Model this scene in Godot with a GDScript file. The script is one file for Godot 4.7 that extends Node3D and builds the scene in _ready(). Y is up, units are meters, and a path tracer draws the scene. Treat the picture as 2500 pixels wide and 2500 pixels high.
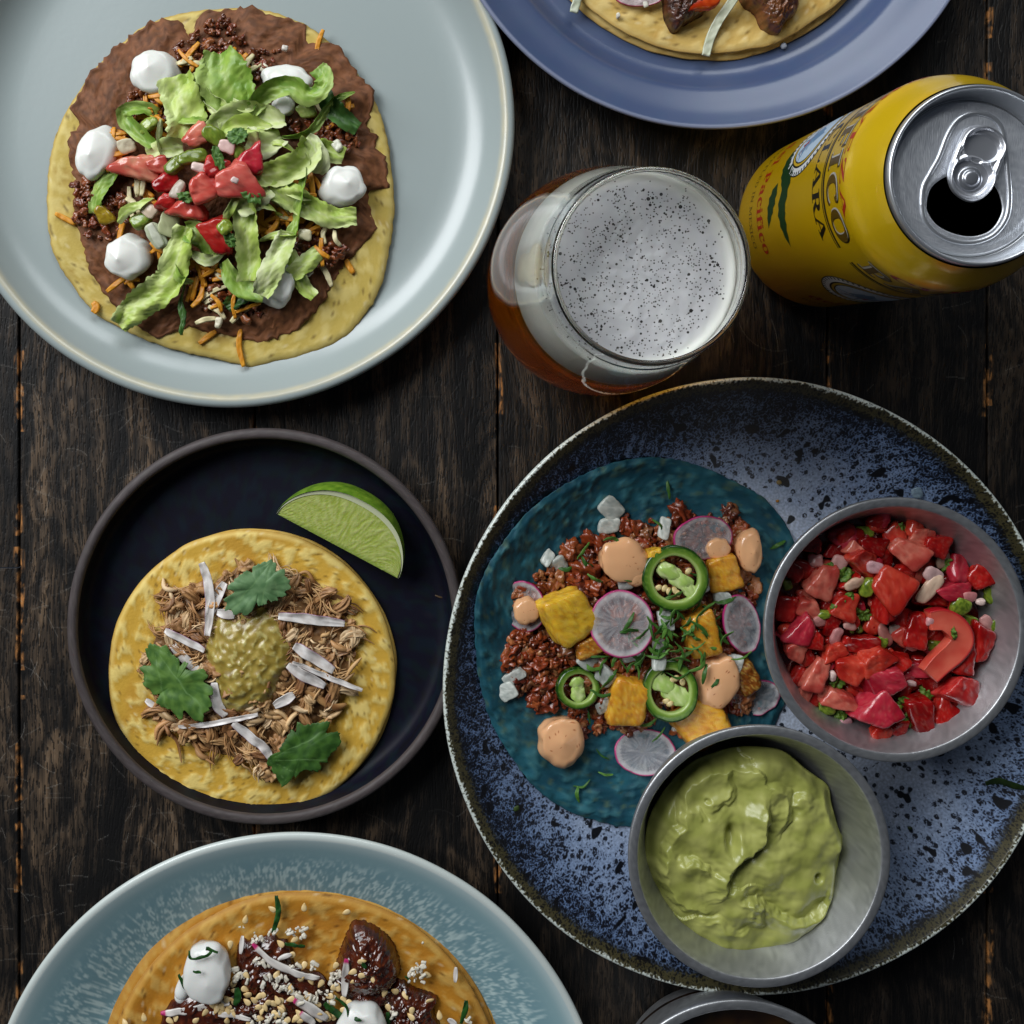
extends Node3D
# Sizes in this script are millimetres; put()/part() turn them into metres.

const CAM := Vector3(-53.8, 426.0, -61.1)   # the camera hangs above the table and looks straight down
const K0 := 6.16                            # photograph pixels (of 2500) per millimetre on the table
const TAU2 := PI * 2.0

var vx := 0.0
var vy := 0.0
var vk := 1.0
var rng := RandomNumberGenerator.new()
var taken := {}
var noises := {}
var spheres := {}
var mats := {}
var bumps := {}


func _ready():
	# camera
	var cam := Camera3D.new()
	cam.name = "camera"
	add_child(cam)
	var near := 0.05
	cam.set_frustum(0.40584 * near / 0.426, Vector2(0.0538, -0.0611) * near / 0.426, near, 20.0)
	cam.keep_aspect = Camera3D.KEEP_HEIGHT
	cam.position = CAM * 0.001
	cam.rotation_degrees = Vector3(-90, 0, 0)
	cam.current = true
	# the dim room around the table
	var we := WorldEnvironment.new()
	we.name = "world_environment"
	var env := Environment.new()
	env.background_mode = Environment.BG_COLOR
	env.background_color = Color(0.15, 0.165, 0.19)
	env.background_energy_multiplier = 1.0
	env.tonemap_mode = Environment.TONE_MAPPER_LINEAR
	env.tonemap_exposure = 0.99
	env.sdfgi_enabled = true
	env.ssao_enabled = true
	env.ssil_enabled = true
	we.environment = env
	add_child(we)
	# the window, up and to the left of the table
	window_light("window_light", Vector3(-0.86, 0.86, -0.70), Vector2(0.85, 0.75), Color(0.98, 0.99, 1.0), 2.0)
	window_light("second_window_light", Vector3(0.06, 0.62, -0.86), Vector2(0.6, 0.4), Color(0.97, 0.99, 1.0), 0.36)
	rng.seed = 11
	build_materials()
	build_table()
	build_grey_plate()
	build_lavender_plate()
	build_dark_plate()
	build_speckled_plate()
	build_bowls()
	build_pale_plate()
	build_can()
	build_glass()
	build_bean_tostada()
	build_pork_taco()
	build_chorizo_taco()
	build_salsa()
	build_guacamole()
	build_mole_taco()
	build_steak_taco()
	build_crumbs()


func window_light(called, where: Vector3, size: Vector2, tint: Color, energy: float):
	var l := AreaLight3D.new()
	l.name = called
	l.area_size = size
	l.area_normalize_energy = true
	l.light_color = tint
	l.light_energy = energy
	l.shadow_enabled = true
	l.area_range = 6.0
	l.position = where
	add_child(l)
	l.look_at_from_position(where, Vector3(0.0, 0.0, 0.02), Vector3.UP)


# ---------------------------------------------------------------- helpers

class MB:
	var v := PackedVector3Array()
	var c := PackedColorArray()
	var u := PackedVector2Array()
	var i := PackedInt32Array()
	func p(pos: Vector3, col := Color.WHITE, uv := Vector2.ZERO) -> int:
		v.append(pos)
		c.append(col)
		u.append(uv)
		return v.size() - 1
	func tri(a: int, b: int, d: int):
		i.append(a)
		i.append(b)
		i.append(d)
	func quad(a: int, b: int, d: int, e: int):
		i.append(a)
		i.append(b)
		i.append(d)
		i.append(a)
		i.append(d)
		i.append(e)
	func grid(at: int, nu: int, nv: int, wrap := false, flip := false):
		# nv rows of nu vertices each
		for r in nv - 1:
			for k in (nu if wrap else nu - 1):
				var k2 := (k + 1) % nu
				var a := at + r * nu + k
				var b := at + r * nu + k2
				var d := at + (r + 1) * nu + k2
				var e := at + (r + 1) * nu + k
				if flip:
					quad(a, e, d, b)
				else:
					quad(a, b, d, e)
	func mesh(base: Vector3) -> ArrayMesh:
		var n := PackedVector3Array()
		n.resize(v.size())
		for t in range(0, i.size(), 3):
			var a := v[i[t]]
			var f := (v[i[t + 2]] - a).cross(v[i[t + 1]] - a)
			n[i[t]] += f
			n[i[t + 1]] += f
			n[i[t + 2]] += f
		var q := PackedVector3Array()
		q.resize(v.size())
		for k in v.size():
			n[k] = n[k].normalized()
			q[k] = (v[k] - base) * 0.001
		var arr := []
		arr.resize(Mesh.ARRAY_MAX)
		arr[Mesh.ARRAY_VERTEX] = q
		arr[Mesh.ARRAY_NORMAL] = n
		arr[Mesh.ARRAY_COLOR] = c
		arr[Mesh.ARRAY_TEX_UV] = u
		arr[Mesh.ARRAY_INDEX] = i
		var m := ArrayMesh.new()
		m.add_surface_from_arrays(Mesh.PRIMITIVE_TRIANGLES, arr)
		return m


func numbered(called: String) -> String:
	var n: int = taken.get(called, 0)
	taken[called] = n + 1
	return called if n == 0 else "%s_%03d" % [called, n]


func tag(o: Node, label: String, cat := "", group := "", kind := ""):
	if label:
		o.set_meta("label", label)
	if cat:
		o.set_meta("category", cat)
	if group:
		o.set_meta("group", group)
	if kind:
		o.set_meta("kind", kind)


func thing(called: String, base: Vector3, label: String, cat: String, group := "") -> Node3D:
	var o := Node3D.new()
	o.name = numbered(called)
	add_child(o, true)
	o.position = base * 0.001
	tag(o, label, cat, group)
	return o


func put(called: String, mb: MB, m: Material, base: Vector3, label: String, cat: String, group := "", kind := "") -> MeshInstance3D:
	var o := MeshInstance3D.new()
	o.name = numbered(called)
	o.mesh = mb.mesh(base)
	o.material_override = m
	add_child(o, true)
	o.position = base * 0.001
	tag(o, label, cat, group, kind)
	return o


func part(called: String, mb: MB, m: Material, parent: Node3D, label := "", kind := "") -> MeshInstance3D:
	var o := MeshInstance3D.new()
	o.name = called
	var root := parent
	var base := Vector3.ZERO
	while root != self:
		base += root.position * 1000.0
		root = root.get_parent()
	o.mesh = mb.mesh(base)
	o.material_override = m
	parent.add_child(o, true)
	tag(o, label, "", "", kind)
	return o


func view(x: float, y: float, k: float):
	vx = x
	vy = y
	vk = k


func at(zx: float, zy: float, h: float) -> Vector3:
	var s := K0 * CAM.y / (CAM.y - h)
	return Vector3(CAM.x + (vx + zx * vk - 918.7) / s, h, CAM.z + (vy + zy * vk - 873.4) / s)


func px(n: float, h: float) -> float:
	return n * vk * (CAM.y - h) / (K0 * CAM.y)


func C(r: float, g: float, b: float, a := 1.0) -> Color:
	return Color(r / 255.0, g / 255.0, b / 255.0, a).srgb_to_linear()


func nz(s: int, freq: float, oct := 3, kind := FastNoiseLite.TYPE_SIMPLEX_SMOOTH) -> FastNoiseLite:
	var key := [s, freq, oct, kind]
	if not noises.has(key):
		var f := FastNoiseLite.new()
		f.seed = s
		f.frequency = freq
		f.noise_type = kind
		f.fractal_octaves = oct
		if oct <= 1:
			f.fractal_type = FastNoiseLite.FRACTAL_NONE
		noises[key] = f
	return noises[key]


func sst(a: float, b: float, x: float) -> float:
	return smoothstep(a, b, x)


func bump_tex(key: String, freq: float, oct: int, kind := FastNoiseLite.TYPE_SIMPLEX_SMOOTH) -> Texture2D:
	if not bumps.has(key):
		var f := FastNoiseLite.new()
		f.seed = key.hash() % 1000
		f.noise_type = kind
		f.frequency = freq
		f.fractal_octaves = oct
		var im := f.get_seamless_image(256, 256)
		im.convert(Image.FORMAT_RGB8)
		bumps[key] = ImageTexture.create_from_image(im)
	return bumps[key]


func mat(key: String, o := {}) -> StandardMaterial3D:
	if mats.has(key):
		return mats[key]
	var m := StandardMaterial3D.new()
	m.resource_name = key
	m.vertex_color_use_as_albedo = true
	m.albedo_color = o.get("tint", Color.WHITE)
	m.roughness = o.get("rough", 0.6)
	m.metallic = o.get("metal", 0.0)
	m.metallic_specular = o.get("spec", 0.5)
	if o.has("sss"):
		m.subsurf_scatter_enabled = true
		m.subsurf_scatter_strength = o.sss
	if o.has("coat"):
		m.clearcoat_enabled = true
		m.clearcoat = o.coat
		m.clearcoat_roughness = o.get("coat_rough", 0.1)
	if o.has("alpha"):
		m.transparency = BaseMaterial3D.TRANSPARENCY_ALPHA
	if o.has("back"):
		m.backlight_enabled = true
		m.backlight = o.back
	if o.has("tex"):
		m.albedo_texture = o.tex
	if o.has("bump"):
		m.heightmap_enabled = true
		m.heightmap_texture = o.bump
		m.heightmap_scale = o.get("deep", 0.01) * 0.4
		m.uv1_triplanar = true
		var s: float = 1000.0 / float(o.get("tile", 20.0))
		m.uv1_scale = Vector3(s, s, s)
	if o.has("refract"):
		m.refraction_enabled = true
		m.refraction_scale = o.refract
		m.transparency = BaseMaterial3D.TRANSPARENCY_ALPHA
		m.albedo_color.a = 0.0
	mats[key] = m
	return m


# ---------------------------------------------------------------- shapes

func chaikin(pr: Array, times := 2) -> Array:
	for k in times:
		var q := [pr[0]]
		for j in pr.size() - 1:
			var a: Vector2 = pr[j]
			var b: Vector2 = pr[j + 1]
			q.append(a.lerp(b, 0.25))
			q.append(a.lerp(b, 0.75))
		q.append(pr[-1])
		pr = q
	return pr


# profile of (radius, height) points; walks from the top centre outwards and down when the outside is to show
func lathe(mb: MB, c: Vector3, pr: Array, seg: int, cfn: Callable, wobble := 0.0, sd := 0):
	var fine := [pr[0]]
	for k in range(1, pr.size()):
		var steps := maxi(1, int(pr[k - 1].distance_to(pr[k]) / 2.2))
		for j in steps:
			fine.append(pr[k - 1].lerp(pr[k], (j + 1.0) / steps))
	pr = fine
	var st := mb.v.size()
	var n := nz(sd, 0.6, 2)
	var span := 0.0
	for q in pr:
		span = maxf(span, q.x)
	for q in pr:
		for k in seg:
			var a := TAU2 * k / seg
			var w := 1.0 + wobble * n.get_noise_2d(cos(a) * 2.0, sin(a) * 2.0)
			var pos := Vector3(c.x + cos(a) * q.x * w, c.y + q.y, c.z + sin(a) * q.x * w)
			mb.p(pos, cfn.call(pos, a, q), Vector2(0.5 + cos(a) * q.x / span * 0.5, 0.5 + sin(a) * q.x / span * 0.5))
	mb.grid(st, seg, pr.size(), true, true)


func polyline_outline(pts: Array, c: Vector2, seg: int, round_it := false) -> PackedVector2Array:
	# resamples a closed outline by angle about c
	var loop := PackedVector2Array()
	var n := pts.size()
	for k in n:
		var a: Vector2 = pts[k]
		var b: Vector2 = pts[(k + 1) % n]
		if round_it:
			var z: Vector2 = pts[(k + n - 1) % n]
			var d: Vector2 = pts[(k + 2) % n]
			for s in 6:
				loop.append(a.cubic_interpolate(b, z, d, s / 6.0))
		else:
			loop.append(a)
	var out := PackedVector2Array()
	n = loop.size()
	for k in seg:
		var ang := TAU2 * k / seg
		var dir := Vector2(cos(ang), sin(ang))
		var best := 0.0
		for j in n:
			var a := loop[j] - c
			var e := loop[(j + 1) % n] - loop[j]
			var det := dir.cross(e)
			if absf(det) < 1e-9:
				continue
			var t := a.cross(e) / det
			var s := a.cross(dir) / det
			if t > 0.0 and s >= -1e-4 and s <= 1.0001 and t > best:
				best = t
		out.append(dir * best)
	return out


func circle_outline(r: float, seg: int, wob: float, sd: int, freq := 1.2, rz := 0.0) -> PackedVector2Array:
	var out := PackedVector2Array()
	var n := nz(sd, freq, 3)
	for k in seg:
		var a := TAU2 * k / seg
		var w := 1.0 + wob * n.get_noise_2d(cos(a) * 1.5, sin(a) * 1.5)
		out.append(Vector2(cos(a) * r, sin(a) * (rz if rz > 0.0 else r)) * w)
	return out


# a pat: top surface hfn(x, z, t) over the outline, underside bfn(x, z); t runs 0 at the centre to 1 at the edge
func pat(mb: MB, c: Vector2, out: PackedVector2Array, rings: int, hfn: Callable, bfn: Callable, cfn: Callable, edge := 0.0):
	var seg := out.size()
	var st := mb.v.size()
	for r in rings + 1:
		var t := float(r) / rings
		if r == 0:
			t = 0.002
		for k in seg:
			var q := c + out[k] * t
			var h: float = hfn.call(q.x, q.y, t)
			mb.p(Vector3(q.x, h, q.y), cfn.call(q.x, q.y, t, h), q * 0.01)
	var rows := rings + 1
	if edge > 0.0:
		for k in seg:
			var q := c + out[k] * (1.0 + edge / maxf(out[k].length(), 0.1))
			var h: float = (hfn.call(q.x, q.y, 1.0) + bfn.call(q.x, q.y)) * 0.5
			mb.p(Vector3(q.x, h, q.y), cfn.call(q.x, q.y, 1.0, h), q * 0.01)
		rows += 1
	for r in [1.0, 0.75, 0.5, 0.25, 0.002]:
		for k in seg:
			var q: Vector2 = c + out[k] * r
			var h: float = bfn.call(q.x, q.y)
			mb.p(Vector3(q.x, h, q.y), cfn.call(q.x, q.y, 1.0, h), q * 0.01)
		rows += 1
	mb.grid(st, seg, rows, true, true)


func sphere_dirs(n: int) -> Array:
	if spheres.has(n):
		return spheres[n]
	var dirs := PackedVector3Array()
	var idx := PackedInt32Array()
	var seen := {}
	var faces := [[Vector3.RIGHT, Vector3.UP, Vector3.BACK], [Vector3.LEFT, Vector3.UP, Vector3.FORWARD], [Vector3.UP, Vector3.BACK, Vector3.RIGHT],
		[Vector3.DOWN, Vector3.FORWARD, Vector3.RIGHT], [Vector3.BACK, Vector3.UP, Vector3.LEFT], [Vector3.FORWARD, Vector3.UP, Vector3.RIGHT]]
	for f in faces:
		var ids := []
		for a in n + 1:
			for b in n + 1:
				var u := tan((2.0 * a / n - 1.0) * PI / 4.0)
				var w := tan((2.0 * b / n - 1.0) * PI / 4.0)
				var d: Vector3 = f[0] + f[1] * u + f[2] * w
				var key := Vector3i((d * 1000.0).round())
				if not seen.has(key):
					seen[key] = dirs.size()
					dirs.append(d.normalized())
				ids.append(seen[key])
		for a in n:
			for b in n:
				var q := [ids[a * (n + 1) + b], ids[a * (n + 1) + b + 1], ids[(a + 1) * (n + 1) + b + 1], ids[(a + 1) * (n + 1) + b]]
				var fn := (dirs[q[2]] - dirs[q[0]]).cross(dirs[q[1]] - dirs[q[0]])
				if fn.dot(dirs[q[0]]) < 0.0:
					q = [q[0], q[3], q[2], q[1]]
				idx.append_array([q[0], q[1], q[2], q[0], q[2], q[3]])
	spheres[n] = [dirs, idx]
	return spheres[n]


# a lump: rounded box (e = 5 or more) to ellipsoid (e = 2), roughened by noise
func blob(mb: MB, n: int, c: Vector3, b: Basis, half: Vector3, e: float, amp: float, noise: FastNoiseLite, cfn: Callable, warp := 0.0):
	var sd := sphere_dirs(n)
	var dirs: PackedVector3Array = sd[0]
	var st := mb.v.size()
	var off := c * 3.7
	for d in dirs:
		var k := pow(pow(absf(d.x), e) + pow(absf(d.y), e) + pow(absf(d.z), e), -1.0 / e)
		var l := d * k * half
		if warp > 0.0:
			l += Vector3(l.z * sin(c.x * 1.7), l.x * sin(c.z * 2.3), l.y * sin(c.x * 3.1 + c.z)) * warp
		var s := noise.get_noise_3dv(l + off)
		l += d * amp * s
		mb.p(c + b * l, cfn.call(l, d, s))
	var at0: PackedInt32Array = sd[1]
	for k in at0:
		mb.i.append(k + st)


func rot(yaw: float, pitch := 0.0, roll := 0.0) -> Basis:
	return Basis.from_euler(Vector3(deg_to_rad(pitch), deg_to_rad(yaw), deg_to_rad(roll)))


func spline(pts: Array, n: int) -> Array:
	var out := []
	var m := pts.size()
	for k in n + 1:
		var t := float(k) / n * (m - 1)
		var j := mini(int(t), m - 2)
		var f := t - j
		var a: Vector3 = pts[j]
		var b: Vector3 = pts[j + 1]
		var z: Vector3 = pts[maxi(j - 1, 0)] if j > 0 else a * 2.0 - b
		var d: Vector3 = pts[j + 2] if j + 2 < m else b * 2.0 - a
		out.append(a.cubic_interpolate(b, z, d, f))
	return out


func ribbon(mb: MB, pts: Array, w: float, o := {}):
	var total := 0.0
	for k in pts.size() - 1:
		total += pts[k].distance_to(pts[k + 1])
	var n: int = o.get("n", clampi(int(total / 0.9), 6, 90))
	var m: int = o.get("m", 6)
	var th: float = o.get("thick", 0.5)
	var tw0: float = deg_to_rad(o.get("twist0", 0.0))
	var tw1: float = deg_to_rad(o.get("twist1", rad_to_deg(tw0)))
	var cup: float = o.get("cup", 0.0)
	var ruf: float = o.get("ruffle", 0.0)
	var taper: float = o.get("taper", 0.0)
	var jag: float = o.get("jag", 0.0)
	var sd: int = o.get("seed", 1)
	var ns := nz(sd, o.get("rf", 0.22), o.get("ro", 2))
	var cf: Callable = o.get("col", func(_s, _t, _q): return Color.WHITE)
	var cs := spline(pts, n)
	var top := []
	var bot := []
	for k in n + 1:
		var t := float(k) / n
		var c: Vector3 = cs[k]
		var tan_ := (cs[mini(k + 1, n)] as Vector3) - (cs[maxi(k - 1, 0)] as Vector3)
		tan_ = tan_.normalized()
		var side := tan_.cross(Vector3.UP)
		if side.length() < 0.15:
			side = tan_.cross(Vector3(0.3, 0.2, 0.9))
		side = side.normalized().rotated(tan_, lerpf(tw0, tw1, t))
		var nr := side.cross(tan_).normalized()
		if nr.y < 0.0 and not o.has("twist0"):
			nr = -nr
		var wt := w * (1.0 - taper * pow(absf(2.0 * t - 1.0), 2.5))
		for j in m + 1:
			var s := 2.0 * j / m - 1.0
			var q := c + side * s * wt * 0.5 * (1.0 + jag * ns.get_noise_2d(t * total * 4.0 + s * 50.0, 7.0))
			q += nr * (cup * (s * s - 0.33) * w)
			if o.has("crinkle"):
				q += nr * (o.crinkle as float) * (nz(sd + 7, 0.3, 2).get_noise_2d(t * total * 1.3, s * w + 90.0))
			if ruf > 0.0:
				q += nr * ruf * ns.get_noise_2d(t * total * o.get("rs", 1.6), s * w * 0.8 + 40.0) * (0.5 + absf(s))
			var col: Color = cf.call(s, t, q)
			top.append([q + nr * th * 0.5, col])
			bot.append([q - nr * th * 0.5, col])
	var st := mb.v.size()
	for q in top:
		mb.p(q[0], q[1])
	mb.grid(st, m + 1, n + 1, false, true)
	var sb := mb.v.size()
	for q in bot:
		mb.p(q[0], q[1])
	mb.grid(sb, m + 1, n + 1, false, false)
	for k in n:
		mb.quad(st + k * (m + 1), sb + k * (m + 1), sb + (k + 1) * (m + 1), st + (k + 1) * (m + 1))
		mb.quad(st + k * (m + 1) + m, st + (k + 1) * (m + 1) + m, sb + (k + 1) * (m + 1) + m, sb + k * (m + 1) + m)
	for j in m:
		mb.quad(st + j, st + j + 1, sb + j + 1, sb + j)
		var e := n * (m + 1)
		mb.quad(st + e + j, sb + e + j, sb + e + j + 1, st + e + j + 1)


func tube(mb: MB, pts: Array, r0: float, sides: int, n: int, cfn: Callable, taper := 0.6, flat := 1.0, closed := false):
	var cs := spline(pts, n)
	var st := mb.v.size()
	var cnt := cs.size()
	for k in cnt:
		var t := float(k) / (cnt - 1)
		var tan_: Vector3
		if closed:
			tan_ = (cs[(k + 1) % (cnt - 1)] as Vector3) - (cs[(k + cnt - 2) % (cnt - 1)] as Vector3)
		else:
			tan_ = (cs[mini(k + 1, cnt - 1)] as Vector3) - (cs[maxi(k - 1, 0)] as Vector3)
		tan_ = tan_.normalized()
		var side := tan_.cross(Vector3.UP)
		if side.length() < 0.1:
			side = tan_.cross(Vector3.RIGHT)
		side = side.normalized()
		var up := side.cross(tan_).normalized()
		var r := r0 * (1.0 - taper * pow(absf(2.0 * t - 1.0), 3.0))
		for j in sides:
			var a := TAU2 * j / sides
			mb.p(cs[k] + side * cos(a) * r + up * sin(a) * r * flat, cfn.call(t, j))
	mb.grid(st, sides, cnt, true, false)
	if not closed:
		var e := st + (cnt - 1) * sides
		for j in range(1, sides - 1):
			mb.tri(st, st + j + 1, st + j)
			mb.tri(e, e + j, e + j + 1)


# a dollop piped or spooned on: round foot, a soft peak that leans towards lean
func dollop(mb: MB, c: Vector3, rx: float, rz: float, yaw: float, high: float, lean: Vector2, sd: int, cfn: Callable, tip := 1.0, fold := 0.35):
	var seg := 56
	var rings := 30
	var st := mb.v.size()
	var n := nz(sd, 0.5, 2)
	var by := cos(deg_to_rad(yaw))
	var bz := sin(deg_to_rad(yaw))
	for r in rings + 1:
		var f := float(r) / rings            # 0 at the tip, 1 under the foot
		var rad: float
		var y: float
		if f < 0.86:
			var g := f / 0.86
			rad = pow(sin(minf(g * 1.12, 1.0) * PI * 0.5), 0.9) * (1.0 - 0.05 * sst(0.88, 1.0, g))
			y = pow(maxf(0.0, 1.0 - pow(g, 2.5)), 0.6) * 0.9 + 0.05
			y += tip * (0.16 * exp(-pow(g / 0.16, 1.4)) - 0.05 * exp(-pow((g - 0.34) / 0.14, 2.0)))
			rad *= lerpf(1.0, sst(0.0, 0.3, g) * 0.6 + 0.4, 0.5 * tip)
		else:
			var g := (f - 0.86) / 0.14
			rad = 0.95 * (1.0 - g)
			y = 0.03 * (1.0 - g)
		var up := clampf(y, 0.0, 1.2)
		for k in seg:
			var a := TAU2 * k / seg
			var wave := 1.0 + 0.15 * n.get_noise_3d(cos(a) * 2.0 * rad, sin(a) * 2.0 * rad, y * 1.2) + fold * 0.07 * sin(y * 6.5 + a * 1.0 + sd) * (1.0 - 0.6 * y) * sst(0.0, 0.3, rad)
			var lx := cos(a) * rad * rx * wave
			var lz := sin(a) * rad * rz * wave
			var q := Vector3(lx * by - lz * bz, y * high, lx * bz + lz * by)
			var w := pow(up, 1.7)
			q.x += lean.x * w
			q.z += lean.y * w
			mb.p(c + q, cfn.call(q, f))
	mb.grid(st, seg, rings + 1, true, true)


# a flat slice or leaf: outline filled from its centre, hfn(x, z, t) its middle height, th its thickness
func slice(mb: MB, c: Vector3, b: Basis, out: PackedVector2Array, rings: int, th: float, hfn: Callable, cfn: Callable):
	var seg := out.size()
	var st := mb.v.size()
	for side in 2:
		for r0 in rings + 1:
			var r := r0 if side == 0 else rings - r0
			var t := maxf(float(r) / rings, 0.002)
			for k in seg:
				var q := out[k] * t
				var h: float = hfn.call(q.x, q.y, t) + (th * 0.5 if side == 0 else -th * 0.5)
				mb.p(c + b * Vector3(q.x, h, q.y), cfn.call(q.x, q.y, t, side))
	mb.grid(st, seg, (rings + 1) * 2, true, true)


func vec2s(list: Array, h: float) -> Array:
	var out := []
	for k in range(0, list.size(), 2):
		var w := at(list[k], list[k + 1], h)
		out.append(Vector2(w.x, w.z))
	return out


func path_at(list: Array, h: Array) -> Array:
	# list: x, y, x, y ... in the current view; h: heights spread along it
	var out := []
	var n := list.size() / 2
	for k in n:
		var f := float(k) / maxf(n - 1, 1) * (h.size() - 1)
		var j := mini(int(f), h.size() - 2) if h.size() > 1 else 0
		var y: float = lerpf(h[j], h[j + 1], f - j) if h.size() > 1 else h[0]
		out.append(at(list[k * 2], list[k * 2 + 1], y))
	return out


# ---------------------------------------------------------------- materials

func build_materials():
	var fine := bump_tex("fine", 0.06, 3)
	var grit := bump_tex("grit", 0.12, 2)
	var crumb := bump_tex("crumb", 0.035, 4)
	mat("glaze", {"rough": 0.3, "coat": 0.4, "coat_rough": 0.22, "bump": crumb, "deep": 0.004, "tile": 30.0})
	mat("satin_glaze", {"rough": 0.34, "coat": 0.5, "coat_rough": 0.2, "bump": fine, "deep": 0.003, "tile": 18.0})
	mat("matte_glaze", {"rough": 0.55, "spec": 0.3, "bump": grit, "deep": 0.006, "tile": 16.0})
	mat("clay", {"rough": 0.62, "bump": grit, "deep": 0.006, "tile": 14.0})
	mat("cast_metal", {"rough": 0.42, "metal": 0.85, "bump": grit, "deep": 0.014, "tile": 14.0})
	mat("tortilla", {"rough": 0.6, "spec": 0.4, "bump": crumb, "deep": 0.014, "tile": 13.0})
	mat("beans", {"rough": 0.62, "spec": 0.35, "bump": crumb, "deep": 0.022, "tile": 16.0})
	mat("meat", {"rough": 0.3, "spec": 0.6, "bump": crumb, "deep": 0.02, "tile": 9.0})
	mat("pork", {"rough": 0.5, "spec": 0.5, "bump": fine, "deep": 0.01, "tile": 8.0})
	mat("mole", {"rough": 0.2, "spec": 0.6, "coat": 0.5, "coat_rough": 0.12, "bump": crumb, "deep": 0.012, "tile": 14.0})
	mat("cream", {"rough": 0.26, "spec": 0.5, "sss": 0.06})
	mat("crema", {"rough": 0.16, "spec": 0.55, "sss": 0.05})
	mat("leaf", {"rough": 0.42, "spec": 0.5, "back": Color(0.55, 0.6, 0.35), "bump": fine, "deep": 0.003, "tile": 10.0})
	mat("herb", {"rough": 0.5, "spec": 0.45, "back": Color(0.3, 0.32, 0.2), "bump": fine, "deep": 0.005, "tile": 7.0})
	mat("tomato", {"rough": 0.2, "spec": 0.55, "sss": 0.06, "bump": crumb, "deep": 0.004, "tile": 9.0})
	mat("onion", {"rough": 0.3, "spec": 0.5, "alpha": true})
	mat("cheese", {"rough": 0.45, "spec": 0.5, "sss": 0.05})
	mat("pepper", {"rough": 0.22, "spec": 0.55, "sss": 0.04})
	mat("pineapple", {"rough": 0.2, "spec": 0.55, "sss": 0.08, "bump": fine, "deep": 0.03, "tile": 9.0})
	mat("radish", {"rough": 0.3, "spec": 0.5, "alpha": true})
	mat("skin", {"rough": 0.3, "spec": 0.5})
	mat("guac", {"rough": 0.3, "spec": 0.5})
	mat("verde", {"rough": 0.34, "spec": 0.55, "coat": 0.25, "coat_rough": 0.12, "sss": 0.05, "bump": crumb, "deep": 0.003, "tile": 10.0})
	mat("juice", {"rough": 0.06, "spec": 0.6})
	mat("lime_flesh", {"rough": 0.2, "spec": 0.55, "sss": 0.1, "bump": fine, "deep": 0.012, "tile": 12.0})
	mat("rind", {"rough": 0.35, "spec": 0.5, "bump": grit, "deep": 0.012, "tile": 12.0})
	mat("seed", {"rough": 0.35, "spec": 0.5})
	mat("crumbs", {"rough": 0.6, "bump": grit, "deep": 0.01, "tile": 6.0})


# ---------------------------------------------------------------- the table

func noise_bytes(s: int, freq: float, oct: int, w: int, h: int, rw := 0, rh := 0, kind := FastNoiseLite.TYPE_SIMPLEX_SMOOTH, fractal := FastNoiseLite.FRACTAL_FBM) -> PackedByteArray:
	var f := FastNoiseLite.new()
	f.seed = s
	f.noise_type = kind
	f.frequency = freq
	f.fractal_octaves = oct
	f.fractal_type = fractal
	if kind == FastNoiseLite.TYPE_CELLULAR:
		f.cellular_return_type = FastNoiseLite.RETURN_DISTANCE
		f.fractal_type = FastNoiseLite.FRACTAL_NONE
	var im := f.get_image(w, h)
	im.convert(Image.FORMAT_L8)
	if rw > 0:
		im.resize(rw, rh, Image.INTERPOLATE_CUBIC)
	return im.get_data()


func joints() -> Array:
	# plank edges in photograph pixels across the table
	return [-760.0, 47.0, 622.0, 1216.0, 2021.0, 2411.0, 3230.0]


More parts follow.
